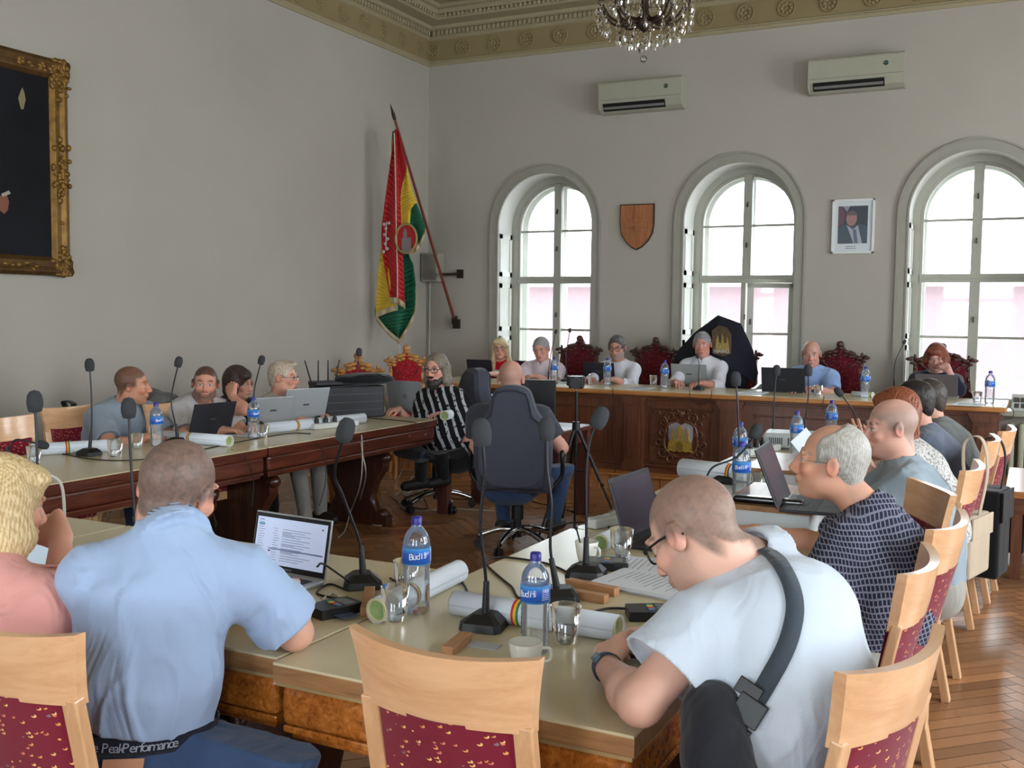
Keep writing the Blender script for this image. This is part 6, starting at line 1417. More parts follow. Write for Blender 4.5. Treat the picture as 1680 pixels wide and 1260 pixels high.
mic_px('microphone drooping towards the dais from the right-hand row', 1370, 712, [(1395, 700), (1404, 684), (1390, 660), (1376, 643)], 0, br=R(80), r=.026)
mic_px('microphone lying across the black case on the riser box', 1128, 800, [(1150, 788), (1200, 788), (1260, 800), (1338, 826)], -.2, br=R(80), r=.030)
for lb, b, pts in (('left of two microphones on the dais between woman in red and pinkish shirt', (899, 628), [(901, 600), (905, 575), (912, 544)]), ('right of two microphones on the dais behind the small camera', (929, 626), [(929, 600), (929, 580), (935, 542)]), ('gooseneck microphone on the dais before the central man', (1146, 640), [(1146, 615), (1147, 597), (1144, 584)]), ('microphone left of the woman in navy on the dais', (1467, 640), [(1467, 615), (1470, 590), (1484, 561)])):
    mic_px(lb, b[0], b[1], pts, 0, CH, r=.018, s=.85)
# ---- bottles
pet = thin_glass('clear bottle plastic', (.97, .98, .98), .06, 1.6, .05); water = thin_glass('still water', (.97, .98, .99), .05, 1.0, .06); capm = M('dark blue cap', (42, 36, 130), .35)
t_ = NT('blue water label'); v = t_.coord(scale=(1, 1, 1)); se = t_.n('SeparateXYZ'); t_.l(v, se.inputs[0]); t_.base(t_.ramp(t_.math('MULTIPLY', se.outputs[2], 3.4), [(.458, lin((110, 190, 230))), (.475, lin((34, 96, 190))), (.56, lin((28, 84, 182))), (.61, lin((70, 150, 220)))])); blab = t_.set(.3, coat=.3)
def make_bottle():
    t = thing('water_bottle', 'b', 'bottle'); H = .262; mb = MB()
    pr = [(.0, .004), (.030, .0), (.0365, .006)]
    for k in range(9): z = .015+k*.0125; pr += [(.0372, z), (.0352, z+.006)]
    pr += [(.0370, .132), (.0372, .135), (.0372, .185), (.0368, .190), (.034, .205), (.027, .220), (.018, .230), (.0135, .236), (.0130, .247)]
    mb.lathe(pr, n=24); mb.build('bottle_shell', pet, t)
    mb = MB(); mb.lathe([(0, .006), (.033, .006)]+[(.0335+.0012*(k % 2), .01+k*.0063) for k in range(19)]+[(.0345, .135), (.0345, .186), (0, .187)], n=20); mb.build('water', water, t)
    mb = MB(); mb.lathe([(.0385, .135), (.0385, .180)], n=28); mb.build('label', blab, t, solid=.0006)
    wm = M('white label print', (225, 228, 232), .4, vary=0)
    for a0 in (-1.2, 1.9, ):
        mb = MB(); 
        for i, ch in enumerate('Budiš'):
            a = a0+i*.25; text_mb(mb, ch, .024, (.0392*cos(a), .0392*sin(a), .158+i*.001), (-sin(a), cos(a), .08), (0, 0, 1))
        mb.build('label_lettering', wm, t)
    for a0 in (.4, 3.5):
        mb = MB()
        for k in range(7): 
            for i in range(3): a = a0+i*.2; mb.box((.0391*cos(a), .0391*sin(a), .146+k*.0045), (.0004, .0062, .0012), Matrix.Rotation(a, 3, 'Z'))
        mb.build('label_print', wm, t)
    mb = MB(); mb.lathe([(.0145, .240), (.0145, .258), (.012, .261), (0, .262)], n=20); mb.build('cap', capm, t); return t
bot0 = make_bottle(); ub = [0]
def bottle(px, py, rz, label, z=TZ, s=1.0):
    p = onz(px, py, z)
    if not ub[0]: ub[0] = 1; c = bot0; c.location = p; c.rotation_euler = (0, 0, rz); c['label'] = label
    else: c = dup(bot0, p, rz, label)
    c.scale = (s, s, s); return c
bottle(877, 1070, 2.2, 'blue-labelled water bottle in front, between the cup and the half-full tumbler', s=.93)
bottle(683, 1004, -.2, 'water bottle with blue cap left of the near microphone, by the tumbler')
bottle(1215, 828, 2.5, 'water bottle on the right-hand row, nearer of the two standing in line', s=1.04)
bottle(1213, 775, 1.0, 'water bottle directly behind the nearer one on the right-hand row', s=1.0)
bottle(1306, 748, 1.0, 'water bottle beside the projector on the right-hand row')
bottle(1363, 722, 1.0, 'water bottle left of the bald-crowned man, farthest on the right-hand row')
bottle(257, 733, .5, 'water bottle before the man in steel grey on the left-hand row')
bottle(416, 719, .5, 'water bottle beside the nearer silver laptop on the left-hand row')
bottle(583, 684, .5, 'water bottle by the black boxes on the left-hand row')
for px, py, lb in ((909, 630, 'water bottle on the dais before the man in the pinkish shirt'), (996, 632, 'water bottle on the dais in front of the dark laptop lid'), (1090, 637, 'water bottle on the dais left of the light grey laptop'), (1419, 652, 'water bottle on the dais right of the bald man'), (1623, 662, 'water bottle at the right end of the dais')): bottle(px, py, 1.0, lb, CH)
# ---- tumblers and cups
gls = thin_glass('tumbler glass', (.96, .98, .98), .03, 1.8, .03); cer = M('white glazed porcelain', (214, 214, 204), .2, vary=0, coat=.4)
def make_glass():
    t = thing('glass_tumbler', 'g', 'glass'); mb = MB(); mb.lathe([(.0, .010), (.026, .010), (.029, .02), (.036, .095), (.0375, .095), (.031, .008), (.030, 0), (0, 0)], n=24); mb.build('tumbler', gls, t)
    mb = MB(); mb.lathe([(0, .0105), (.0265, .0105), (.030, .040), (0, .040)], n=20); mb.build('water', water, t); return t
g0 = make_glass(); ug = [0]
def glass(px, py, label, z=TZ, s=1.0, full=True):
    p = onz(px, py, z)
    if not ug[0]: ug[0] = 1; c = g0; c.location = p; c['label'] = label
    else: c = dup(g0, p, None, label)
    c.scale = (s, s, s); return c
glass(927, 1056, 'half-full tumbler right of the front water bottle', s=1.02); glass(648, 1020, 'tumbler with a little water beside the green-lined paper roll', s=1.0); glass(1019, 916, 'empty-looking tumbler beside the coffee cup', s=1.05)
glass(666, 972, 'tumbler behind the left near water bottle'); glass(189, 752, 'tumbler right of the steel grey man\'s microphone', s=1.1); glass(224, 738, 'tumbler before the crossed arms of the man in steel grey'); glass(56, 762, 'tumbler beside the paper roll at the left edge')
glass(431, 719, 'tumbler beside the bottle next to the nearer silver laptop', s=.9); glass(553, 684, 'tumbler behind the white power strip on the left-hand row', s=.9); glass(1242, 806, 'tumbler just right of the bottle on the right-hand row')
for px, py, lb in ((1072, 632, 'tumbler on the dais left of the bottle before the light grey laptop'), (1342, 651, 'tumbler on the dais beside the dark laptop lid'), (1603, 662, 'tumbler on the dais before the last bottle at the right end')): glass(px, py, lb, CH)
def cup(p, label, s=1.0, ha=0.0, saucer=False):
    t = thing('coffee_cup', label, 'cup', p, ha); mb = MB(); mb.lathe([(0, .004), (.020, .002), (.024, 0), (.026, .004), (.033, .03), (.039, .068), (.0375, .070), (.031, .03), (.02, .008), (0, .008)], n=28); mb.build('cup_body', cer, t)
    mb = MB(); mb.tube(smooth_pts([(.034, 0, .055), (.055, 0, .052), (.055, 0, .028), (.031, 0, .022)], 5), .004, 8); mb.build('cup_handle', cer, t); t.scale = (s, s, s)
    if saucer: mb = MB(); mb.lathe([(0, -.004), (.05, -.002), (.07, .006), (.07, .009), (.045, .002), (0, .001)], n=28); mb.build('saucer', cer, t)
    return t
cup(onz(862, 1102), 'white coffee cup in front of the near water bottle', 1.0, R(30)); c_ = cup(onz(962, 922), 'white coffee cup with a spoon behind the wooden blocks', 1.0, R(-20))
mb = MB(); mb.tube([(0, .0, .01), (-.012, -.02, .07), (-.02, -.03, .115)], .003, 6); mb.ball((-.02, -.03, .117), (.007, .005, .012)); mb.build('spoon', M('dark steel spoon', (70, 72, 76), .3, .9), c_)
cup(onz(622, 680)+Vector((0, 0, .006)), 'white cup on a saucer left of the silver laptop lid', .95, 0, True); cup(onz(757, 693, .70)+Vector((0, 0, .014)), 'white cup on a saucer on the small centre desk', .9, R(180), True)
# ---- paper rolls with a tricolour band
pap = M('white glossy paper', (208, 216, 226), .45, vary=.01); tube_in = M('pale green inner lining', (132, 158, 104), .8, vary=.25, vscale=30); cream_p = M('cream paper edge', (190, 186, 150), .7)
def roll(label, a, b, r=.034, band=.42, z=TZ, stripes=((190, 40, 40), (225, 180, 50), (40, 120, 70))):
    a = Vector((a.x, a.y, z+r)); b = Vector((b.x, b.y, z+r)); d = (b-a).normalized(); L = (b-a).length; t = thing('paper_roll', label, 'paper roll', (a+b)/2); o = (a+b)/2; u = Vector((0, 0, 1)); sd = d.cross(u)
    mb = MB(); n = 40; A = []; B = []
    for k in range(n+1): an = 2*pi*k/n*1.06; rr_ = r*(1-.03*k/n); q = sd*cos(an)*rr_+u*sin(an)*rr_; A.append(a-o+q+d*.004*sin(an)); B.append(b-o+q+d*.008*sin(an*.5))
    mb.strip(A, B); mb.build('rolled_sheet', pap, t, solid=.0012)
    mb = MB(); A = []; B = []
    for k in range(n): an = 2*pi*k/n; q = sd*cos(an)*r*.86+u*sin(an)*r*.86; A.append(a-o+q-d*.004); B.append(b-o+q+d*.004)
    mb.strip(A, B, True, True); mb.build('inner_tube', cream_p, t, solid=.004)
    for e, s_ in ((a, -1), (b, 1)):
        vs = []; mb = MB()
        for k in range(n): an = 2*pi*k/n; vs.append(e-o+(sd*cos(an)+u*sin(an))*r*.80-d*s_*.008)
        mb.add(vs, [tuple(range(n))], False); mb.build('crumpled_lining', tube_in, t)
    for i, c in enumerate(stripes):
        q = a+d*(L*band+(i-1)*.007)-o; mb = MB(); mb.tube([q-d*.0035, q+d*.0035], r*1.03, 32, False); mb.build('ribbon_stripe', M('ribbon %d %d %d' % c, c, .6, vary=0), t)
    return t
roll('white paper roll with tricolour band crossing behind the near microphone', onz(746, 1008), onz(1012, 1052), .033, .42)
roll('white paper roll pointing away, green-lined open end beside the left tumbler', onz(618, 1022), onz(752, 955), .033, .36)
roll('white paper roll behind the coffee cup with dark green open end', onz(985, 905), onz(1060, 868), .030, .5)
roll('paper roll before the man in steel grey on the left-hand row', onz(50, 748), onz(190, 740), .034, .42); roll('paper roll below the black laptop on the left-hand row', onz(265, 724), onz(376, 733), .034, .45)
roll('long paper roll before the silver laptops on the left-hand row', onz(436, 712), onz(596, 694), .036, .28); roll('silvery paper roll at the corner beside the striped shirt man', onz(729, 690), onz(776, 676), .036, .9); roll('paper roll on the right-hand row pointing at the carved emblem', onz(1118, 782), onz(1232, 796), .046, .72, stripes=((200, 50, 40), (225, 190, 60), (20, 20, 24)))
roll('short paper roll on the dais beside the black monitor', onz(801, 617, CH), onz(838, 617, CH), .034, .9, CH); roll('grey paper roll on the dais beside the bottle near the right end', onz(1398, 650, CH), onz(1432, 652, CH), .022, .9, CH)
# ---- laptops
alu = M('silver aluminium', (168, 173, 178), .38, .3, vary=.02); dkl = M('dark graphite laptop plastic', (34, 35, 42), .45, vary=.03); lgr = M('light grey laptop lid', (150, 156, 154), .45, .2, vary=.02); keym = M('black keys', (18, 18, 22), .5, vary=0)
def screen_mat(name, rgb, e):
    if name in MATS: return MATS[name]
    t = NT(name); t.base(lin(rgb)); t.b.inputs['Emission Color'].default_value = (*lin(rgb), 1); t.b.inputs['Emission Strength'].default_value = e; MATS[name] = t.set(.2); return MATS[name]
dark_scr = M('dark matte screen', (52, 46, 58), .25, vary=.02)
def laptop(label, hc, face, w=.33, h=.22, d=.23, tilt=105, body=alu, lid=None, scr=None, z=TZ, logo=None, detail=False, dz=0):
    """hc: centre of the hinge line; face: direction the screen looks at, degrees"""
    t = thing('laptop', label, 'laptop', (hc.x, hc.y, z+dz), R(face)); lid = lid or body
    mb = MB(); mb.bx(-w/2, w/2, 0.004, d, 0.001, .014); mb.build('laptop_base', body, t, bevel=.004)
    mb = MB()
    for r_ in range(5):
        for c in range(13): mb.bx(-w/2+.02+c*(w-.04)/13, -w/2+.02+(c+.86)*(w-.04)/13, .03+r_*.021, .03+r_*.021+.018, .0138, .0152)
    mb.build('keyboard', keym, t); mb = MB(); mb.bx(-.05, .05, d-.085, d-.015, .0138, .0146); mb.build('touchpad', body, t)
    a = R(tilt-90); up = Vector((0, -sin(a), cos(a))); n = Vector((0, cos(a), sin(a))); rot = Matrix((Vector((1, 0, 0)), n, up)).transposed()
    mb = MB(); mb.box(Vector((0, 0, .012))+up*h/2-n*.003, (w, .007, h), rot); mb.build('lid', lid, t, bevel=.003)
    mb = MB(); mb.box(Vector((0, 0, .012))+up*h*.5+n*.001, (w-.008, .0016, h-.010), rot); mb.build('screen_bezel', keym, t)
    sc_ = screen = MB(); screen.box(Vector((0, 0, .012))+up*h*.515+n*.0022, (w-.024, .0012, h-.038), rot); so = screen.build('screen', scr or dark_scr, t)
    if logo:
        mb = MB(); o = Vector((0, 0, .012))+up*h*.5-n*.0068
        if logo == 'ring': mb.tube([o+Vector((cos(q)*.017, 0, 0))+up*sin(q)*.017 for q in [2*pi*k/20 for k in range(20)]], .0016, 5, closed=True); text_mb(mb, 'DELL', .0125, o-n*.0005, (-1, 0, 0), up)
        else: mb.box(o, (.05, .001, .012), rot)
        mb.build('lid_logo', M('dark lid logo', (60, 66, 74), .4), t)
    if detail:
        K = lambda x, v_, ww, hh, m: (x, v_, ww, hh, m)
        g1 = M('screen text grey', (120, 128, 150), .5, vary=0); g2 = M('screen highlight', (150, 170, 215), .5, vary=0); g3 = M('screen dark text', (52, 56, 72), .5, vary=0); cn = M('screen cyan', (110, 180, 205), .5, vary=0)
        rr = random.Random(4); sw, sh = w-.024, h-.038; groups = {'screen_text': (g1, []), 'selected_row': (g2, []), 'dark_text': (g3, []), 'button': (cn, [])}
        for k in range(17):
            y = .06+.052*k
            groups['screen_text'][1].append((.03, y, rr.uniform(.06, .1), .010))
            if k > 2 and k % 1 == 0: groups['screen_text'][1].append((.24+rr.uniform(0, .02), y, rr.uniform(.05, .09), .009)); groups['screen_text'][1].append((.38, y, rr.uniform(.2, .42), .010)); 
            if k in (4, 5, 9, 12): groups['dark_text'][1].append((.38, y+.024, rr.uniform(.10, .2), .009))
        groups['selected_row'][1].append((.20, .645, .78, .035)); groups['button'][1].append((.03, .13, .08, .05)); groups['dark_text'][1].extend([(.03, .93, .25, .05), (.03, .055, .06, .012), (.93, .1, .02, .03), (.2, .70, .03, .03)])
        for nm, (m_, L_) in groups.items():
            mb = MB()
            for (x, y, ww, hh) in L_: mb.box(Vector((-( -sw/2+(x+ww/2)*sw) , 0, .012))+up*(h*.515+sh/2-(y+hh/2)*sh)+n*.0031, (ww*sw, .0006, hh*sh), rot)
            mb.build(nm, m_, t)
        mb = MB(); text_mb(mb, 'MacBook Pro', .0075, Vector((0, 0, .012))+up*.012+n*.0022, (-1, 0, 0), up); mb.build('chin_lettering', M('pale grey letters', (180, 182, 186), .4), t)
    return t
mail = screen_mat('lit email page', (178, 190, 218), .55); whs = screen_mat('lit white page', (170, 178, 200), .6)
hA = onz(470, 948); laptop('silver laptop showing an email page, before the man in light blue', hA, 176, .305, .178, .21, 101, alu, scr=mail, detail=True)
laptop('dark laptop opened beside the white polo man, screen to the right', onz(1060, 885), -94, .345, .235, .24, 108, dkl, scr=dark_scr)
laptop('dark laptop on the riser box before the man in navy', onz(1287, 828, TZ+.105), -86, .335, .225, .23, 112, dkl, dz=.105)
laptop('large silver laptop lid with round logo, before the man in the striped shirt', onz(668, 677), -8, .37, .25, .25, 100, alu, logo='ring')
laptop('black laptop before the bearded man in the grey tee', onz(343, 716), 82, .33, .22, .22, 108, dkl, logo='bar')
laptop('nearer silver laptop before the man in the beige polo', onz(444, 697), 70, .30, .20, .21, 108, alu, logo='bar'); laptop('farther and larger silver laptop before the man in the beige polo', onz(497, 692), 70, .36, .25, .24, 108, alu, logo='bar')
laptop('dark laptop lid beside the black boxes on the left-hand row', onz(568, 684), 66, .34, .24, .22, 104, dkl)
for px, py, f_, w, lid, lb in ((788, 622, 0, .30, dkl, 'black laptop before the woman in red on the dais'), (862, 621, -4, .27, dkl, 'black laptop before the man in the pinkish shirt'), (984, 631, 0, .33, dkl, 'black laptop before the man in white with the grey beard'), (1131, 637, 2, .35, lgr, 'light grey laptop before the central man on the dais'), (1285, 649, 2, .38, dkl, 'wide dark laptop before the bald man in sky blue'), (1536, 657, -2, .34, M('warm grey lid', (92, 86, 88), .5, .2), 'warm grey laptop before the woman in navy')): laptop(lb, onz(px, py-5, CH), f_, w, w*.57, .23, 103, dkl if lid is dkl else lgr, lid, z=CH, logo='bar')
laptop('laptop on the centre desk at the left of the man in the office chair', onz(800, 690, .70)+Vector((0, .0, 0)), 186, .30, .22, .2, 98, dkl, scr=whs, z=.70)
t = thing('monitor', 'black computer monitor on the centre desk right of the office chair', 'monitor', tuple(dep(877, 690, 7.45))[:2]+(.70,), R(20)); mb = MB(); mb.box((0, 0, .24), (.30, .035, .30)); mb.build('monitor_housing', M('black monitor plastic', (16, 17, 22), .35, vary=0), t, bevel=.006); mb = MB(); mb.lathe([(.0, 0), (.09, 0), (.09, .01), (.02, .015), (.02, .12)], n=20); mb.build('monitor_stand', mblk, t)
t = thing('keyboard', 'pale papers and keyboard tray at the right of the centre desk', 'papers', (-3.22, 7.05, .701)); mb = MB(); mb.box((0, 0, .004), (.30, .22, .006)); mb.build('paper', pap, t)
# ---- card readers, blocks, cards, papers
def reader(p, rz, label, card=False):
    t = thing('voting_terminal', label, 'card reader', p, rz); mb = MB(); pr = [(-.040, -.065), (.040, -.065), (.046, .02), (.038, .065), (-.038, .065), (-.046, .02)]
    mb.prism(pr, (0, 0, .001), (1, 0, 0), (0, 1, 0), (0, 0, .026)); mb.build('terminal_body', M('black terminal plastic', (26, 27, 30), .35), t, bevel=.006, seg=3)
    for i, c in enumerate(((60, 150, 80), (210, 190, 70), (190, 60, 50), (120, 126, 132), (80, 110, 150))): mb = MB(); mb.bx(-.028+.0115*i, -.028+.0115*i+.009, -.01, .006, .027, .029); mb.build('button', M('button %d %d %d' % c, c, .5, vary=0), t)
    mb = MB(); mb.bx(-.03, .03, .015, .048, .0268, .0278); mb.build('display', M('grey display', (96, 110, 116), .2), t)
    if card: mb = MB(); mb.bx(.02, .085, -.03, .022, .008, .0095); mb.build('card', M('blue-grey chip card', (74, 84, 112), .35, vary=.2, vscale=60), t)
reader(onz(549, 1006), R(-20), 'black voting terminal with coloured buttons and a card, beside the email laptop', True); reader(onz(997, 932), R(-70), 'black voting terminal beside the tumbler and printed pages'); reader(onz(1062, 1018)+Vector((0, .03, 0)), R(-60), 'black voting terminal in front of the hands of the man in white polo')
reader(onz(1275, 862), R(-70), 'flat black voting terminal before the navy-shirted man', False); reader(onz(1255, 872)+Vector((.1, .25, 0)), R(-60), 'black handset beside the riser box')
blkw = wood('oak name block', (142, 98, 62), (184, 136, 94), 1, 'x', .5, 0)
for (x0, y0_, x1, y1_, lb) in ((910, 975, 995, 990, 'wooden name block nearer to the front, one of two side by side'), (932, 962, 1012, 978, 'wooden name block behind its twin'), (733, 1078, 765, 1052, 'wooden name block lying beside the white card behind the empty chair'), (600, 1012, 607, 975, 'upright wooden name block at the open end of the paper roll')):
    a, b = onz(x0, y0_), onz(x1, y1_); d = (b-a); mb = MB(); mb.box((0, 0, .0125), (d.length, .03, .024)); o = mb.build('name_block', blkw, None, bevel=.002, loc=(a+b)/2); o.rotation_euler = (0, 0, math.atan2(d.y, d.x)); tag(o, lb, 'wood block')
a = onz(787, 1059); mb = MB(); mb.box((0, 0, .0012), (.10, .045, .0012)); o = mb.build('name_card', M('pale grey card', (176, 180, 186), .5), None, loc=a); o.rotation_euler = (0, 0, R(8)); tag(o, 'small pale card lying beside the wooden block behind the empty chair', 'card')
ink = M('printed lines', (118, 120, 126), .8, vary=0)
def sheets(p, rz, label, n=4, w=.21, h=.297, lines=True):
    t = thing('document_stack', label, 'documents', p, rz); rr = random.Random(int(abs(p[0])*100))
    for k in range(n): mb = MB(); mb.box((rr.uniform(-.01, .01), rr.uniform(-.01, .01), .001+.0022*k), (w, h, .0018), Matrix.Rotation(rr.uniform(-.06, .06), 3, 'Z')); mb.build('sheet', M('white office paper', (205, 208, 214), .6, vary=0), t)
    if lines:
        mb = MB()
        for k in range(13): mb.bx(-w*.38, -w*.38+rr.uniform(.35, .75)*w, h*.40-k*h*.062, h*.40-k*h*.062+.0022, .0022*n, .0022*n+.0004)
        mb.build('printed_text', ink, t)
    return t
sheets(onz(1068, 962), R(-100), 'fanned stack of printed pages in front of the man with the white polo', 6); sheets(onz(1058, 930), R(-85), 'printed page half hidden behind the fanned stack of pages', 2)
mb = MB(); 
for px, py, f_, lb in ((1195, 815, 80, 'loose white sheets under the arched microphone'), (1250, 780, 70, 'white sheets between bottle and riser box'), (1215, 838, 80, 'white sheet under the near bottle on the right-hand row'), (1305, 735, 60, 'loose sheets in front of the projector'), (1160, 800, 75, 'sheets beside the tricolour paper roll on the right-hand row')): sheets(onz(px, py), R(f_), lb, 3, lines=False)
sheets(onz(403, 712), R(10), 'papers and notebook right of the black laptop on the left-hand row', 4); sheets(onz(940, 628, CH), R(0), 'papers on the dais beside the small camera', 3); sheets(onz(1050, 638, CH), R(5), 'white papers on the dais right of the dark laptop', 3); sheets(onz(1235, 645, CH), R(0), 'papers on the dais right of the central man', 4); sheets(onz(1590, 664, CH), R(0), 'pale papers at the right end of the dais', 2)
p = onz(1330, 772, TZ); t = thing('tablet', 'white sheet propped up behind the riser laptop', 'paper', (p.x, p.y, TZ), R(60)); mb = MB(); mb.box((0, 0, .10), (.17, .006, .22), Matrix.Rotation(R(-30), 3, 'X') @ Matrix.Rotation(R(-25), 3, 'Y')); mb.build('sheet', pap, t)
# phone in the hands of the polo man, small phones
p = onz(1040, 1080); t = thing('smartphone', 'smartphone in a dark brown case held by the man in the white polo', 'phone', (p.x, p.y, TZ+.012), R(-60)); mb = MB(); mb.box((0, 0, .006), (.08, .15, .012)); mb.build('phone_case', M('dark brown leather case', (48, 32, 28), .5), t, bevel=.004); mb = MB(); mb.box((0, 0, .0125), (.068, .138, .001)); mb.build('screen', M('black glass', (14, 14, 18), .08), t)
# keyboards / black cases on the riser
p = onz(1290, 832, TZ+.105)
for k, (dx, dy, lb) in enumerate(((-.12, -.17, 'glossy black case on the front edge of the riser box'),)):
    t = thing('glasses_case', lb, 'case', (-.87, 3.86, TZ+.105), R(3)); mb = MB(); mb.box((0, 0, .014), (.26, .055, .026)); mb.build('case_shell', M('glossy black case', (12, 12, 16), .12), t, bevel=.012, seg=4)
# power strips and plug blocks
wpl = M('white socket plastic', (205, 208, 204), .4, vary=0)
def strip_(a, b, n, label, plugs=3):
    d = b-a; t = thing('power_strip', label, 'power strip', (a+b)/2, math.atan2(d.y, d.x)); L = d.length; mb = MB(); mb.bx(-L/2, L/2, -.028, .028, .001, .038); mb.build('strip_body', wpl, t, bevel=.006)
    for k in range(n):
        x = -L/2+L*(k+.5)/n; mb = MB(); mb.lathe([(.019, .0385), (.020, .041), (.016, .0412), (.015, .0388)], (x, 0, 0), 16); mb.build('socket', M('grey socket ring', (170, 172, 170), .5), t)
        if k < plugs: mb = MB(); mb.lathe([(.016, .04), (.017, .065), (.008, .08), (.004, .095)], (x, 0, 0), 12); mb.build('plug', mblk, t)
strip_(onz(512, 705), onz(585, 698), 5, 'white power strip with black plugs on the left-hand row'); strip_(onz(968, 868), onz(1015, 858), 4, 'white power strip beside the dark laptop on the right-hand row', 0)
strip_(onz(1225, 748), onz(1275, 738), 5, 'white power strip among the cables of the right-hand row', 3); strip_(onz(665, 812, 0), onz(690, 822, 0), 3, 'white power strip on the floor under the centre desk', 1)
# projector
p = onz(1300, 735); t = thing('projector', 'white projector with side vents on the right-hand row', 'projector', (p.x, p.y, TZ), R(8)); mb = MB(); mb.box((0, 0, .055), (.34, .26, .09)); mb.build('projector_body', M('pale grey projector', (186, 192, 196), .4), t, bevel=.025, seg=4)
mb = MB()
for k in range(7): mb.bx(-.13+k*.012, -.124+k*.012, -.132, -.128, .03, .075)
mb.build('vent_slots', M('dark vents', (70, 74, 80), .6), t); mb = MB()
for k in range(8): mb.bx(-.02+k*.014, -.012+k*.014, -.132, -.128, .03, .075)
mb.build('vent_slots', M('dark vents', (70, 74, 80), .6), t)
# black equipment cases with router and bag, far end of the left-hand row
t = thing('equipment_case', 'black mixing rack at the far end of the left-hand row', 'case', (-4.72, 6.52, TZ), R(60)); mb = MB(); mb.box((0, 0, .12), (.48, .34, .24)); mb.build('case_body', M('black rack plastic', (20, 21, 26), .4), t, bevel=.008)
for z in (.06, .12, .18): mb = MB(); mb.bx(-.22, .22, -.175, -.17, z, z+.004); mb.build('panel_line', M('grey panel line', (70, 74, 84), .4), t)
t = thing('wireless_router', 'black router with four antennas on the black rack', 'router', (-4.80, 6.38, TZ+.24), R(60)); mb = MB(); mb.box((0, 0, .02), (.24, .16, .03)); mb.build('router_body', mblk, t, bevel=.006)
for k, (x, lean) in enumerate(((-.10, -.35), (-.04, 0), (.04, 0), (.10, .25))): mb = MB(); mb.tube([(x, .07, .03), (x+lean*.14, .07, .19)], [.007, .005], 8); mb.build('antenna', mblk, t)
t = thing('laptop_bag', 'flat black bag lying on top of the black rack', 'bag', (-4.62, 6.62, TZ+.24), R(55)); mb = MB(); mb.ball((0, 0, .045), (.24, .17, .05), 18, 9); mb.build('bag_body', cloth('black bag nylon', (22, 23, 27), bscale=500), t); mb = MB(); mb.tube(smooth_pts([(-.12, -.12, .07), (-.05, -.17, .085), (.05, -.17, .085), (.12, -.12, .07)], 5), .008, 6); mb.build('bag_handle', mblk, t)
# tripod with a small camera
b = Vector((-2.98, 6.9, 0)); b = Vector((dep(946, 640, 7.35).x, dep(946, 640, 7.35).y, 0)); hz_ = 1.02; t = thing('camera_tripod', 'black tripod with a small video camera before the dais', 'tripod', b); mb = MB(); mb.cone((0, 0, .55), (0, 0, hz_), .012, .010); mb.cone((0, 0, .02), (0, 0, .6), .008, .008); mb.build('centre_column', mblk, t)
mb = MB(); mb.cone((0, 0, .74), (0, 0, .80), .03, .026, 12); mb.build('hub', mblk, t)
for k in range(3): a = 2*pi*k/3+.15; mb = MB(); e = Vector((cos(a)*.36, sin(a)*.36, 0)); mb.cone((0, 0, .78), e*.5+Vector((0, 0, .39)), .013, .012, 8); mb.cone(e*.5+Vector((0, 0, .39)), e, .009, .008, 8); mb.ball(e*.55+Vector((0, 0, .36)), .016, 8, 6); mb.build('tripod_leg', mblk, t); 
mb = MB(); mb.bar((-.12, 0, .45), (.10, 0, .45), .008, .008); mb.build('brace', metal, t)
cm = thing('video_camera', 'small black video camera mounted on the tripod', 'camera', b+Vector((0, 0, hz_)), R(20)); mb = MB(); mb.box((0, 0, .045), (.07, .11, .06)); mb.cone((0, -.055, .045), (0, -.11, .045), .026, .028, 14); mb.box((-.04, .02, .05), (.015, .07, .05)); mb.build('camera_body', mblk, cm, bevel=.006); mb = MB(); mb.box((.06, .0, .06), (.008, .08, .05)); mb.build('camera_screen', M('silver flip screen', (140, 146, 150), .3), cm); cm.scale = (1.5, 1.5, 1.4)
# ---- cables
cbk = M('black cable rubber', (16, 16, 18), .5, vary=0); cwh = M('off-white cable', (172, 170, 160), .5, vary=0); cye = M('yellow cable', (200, 170, 50), .5, vary=0)
def cable(label, pts, m=cbk, r=.0035, name='cable', z=TZ):
    """pts: (px, py) lying on the table, or (px, py, depth) hanging free, or a Vector"""
    P = []
    for q in pts: P.append(q if isinstance(q, Vector) else (onz(q[0], q[1], z)+Vector((0, 0, r)) if len(q) == 2 else dep(*q)))
    P = smooth_pts(P, 7); mb = MB(); mb.tube(P, r, 7); o = mb.build(name, m); return tag(o, label, 'cable')
cable('black cable winding from the near microphones past the front bottle', [(1085, 1015), (1050, 1003), (1000, 1000), (960, 1008), (920, 1000)]); cable('black cable crossing behind the paper roll to the cup microphone', [(940, 945), (900, 927), (850, 918), (815, 916), (797, 925), (822, 950), (840, 965), (850, 982), (875, 990)])
cable('short black cable disappearing behind the paper roll', [(752, 948), (762, 962), (768, 975)]); cable('black cable from the curved microphone to the laptop', [(570, 970), (540, 960), (520, 975), (560, 985)], r=.003); cable('white charger cable of the silver laptop', [(528, 985), (545, 975), (557, 985), (550, 1000), (510, 1010), (480, 1012)], cwh, .003)
cable('black looping cable over the email laptop screen', [dep(520, 930, 2.78), dep(530, 925, 2.80), dep(560, 945, 2.9), onz(580, 960)+Vector((0, 0, .005)), onz(620, 955)+Vector((0, 0, .005))], r=.003); cable('black cable on the table left of the tumbler', [(640, 950), (650, 955), (655, 945)], r=.003)
cable('thin black cable across the table by the laptop', [(855, 880), (900, 868), (950, 858), (1012, 868)], r=.003); cable('long black cable along the left-hand row', [(100, 745), (160, 755), (230, 755), (300, 745), (380, 728), (470, 712), (510, 712)], r=.003)
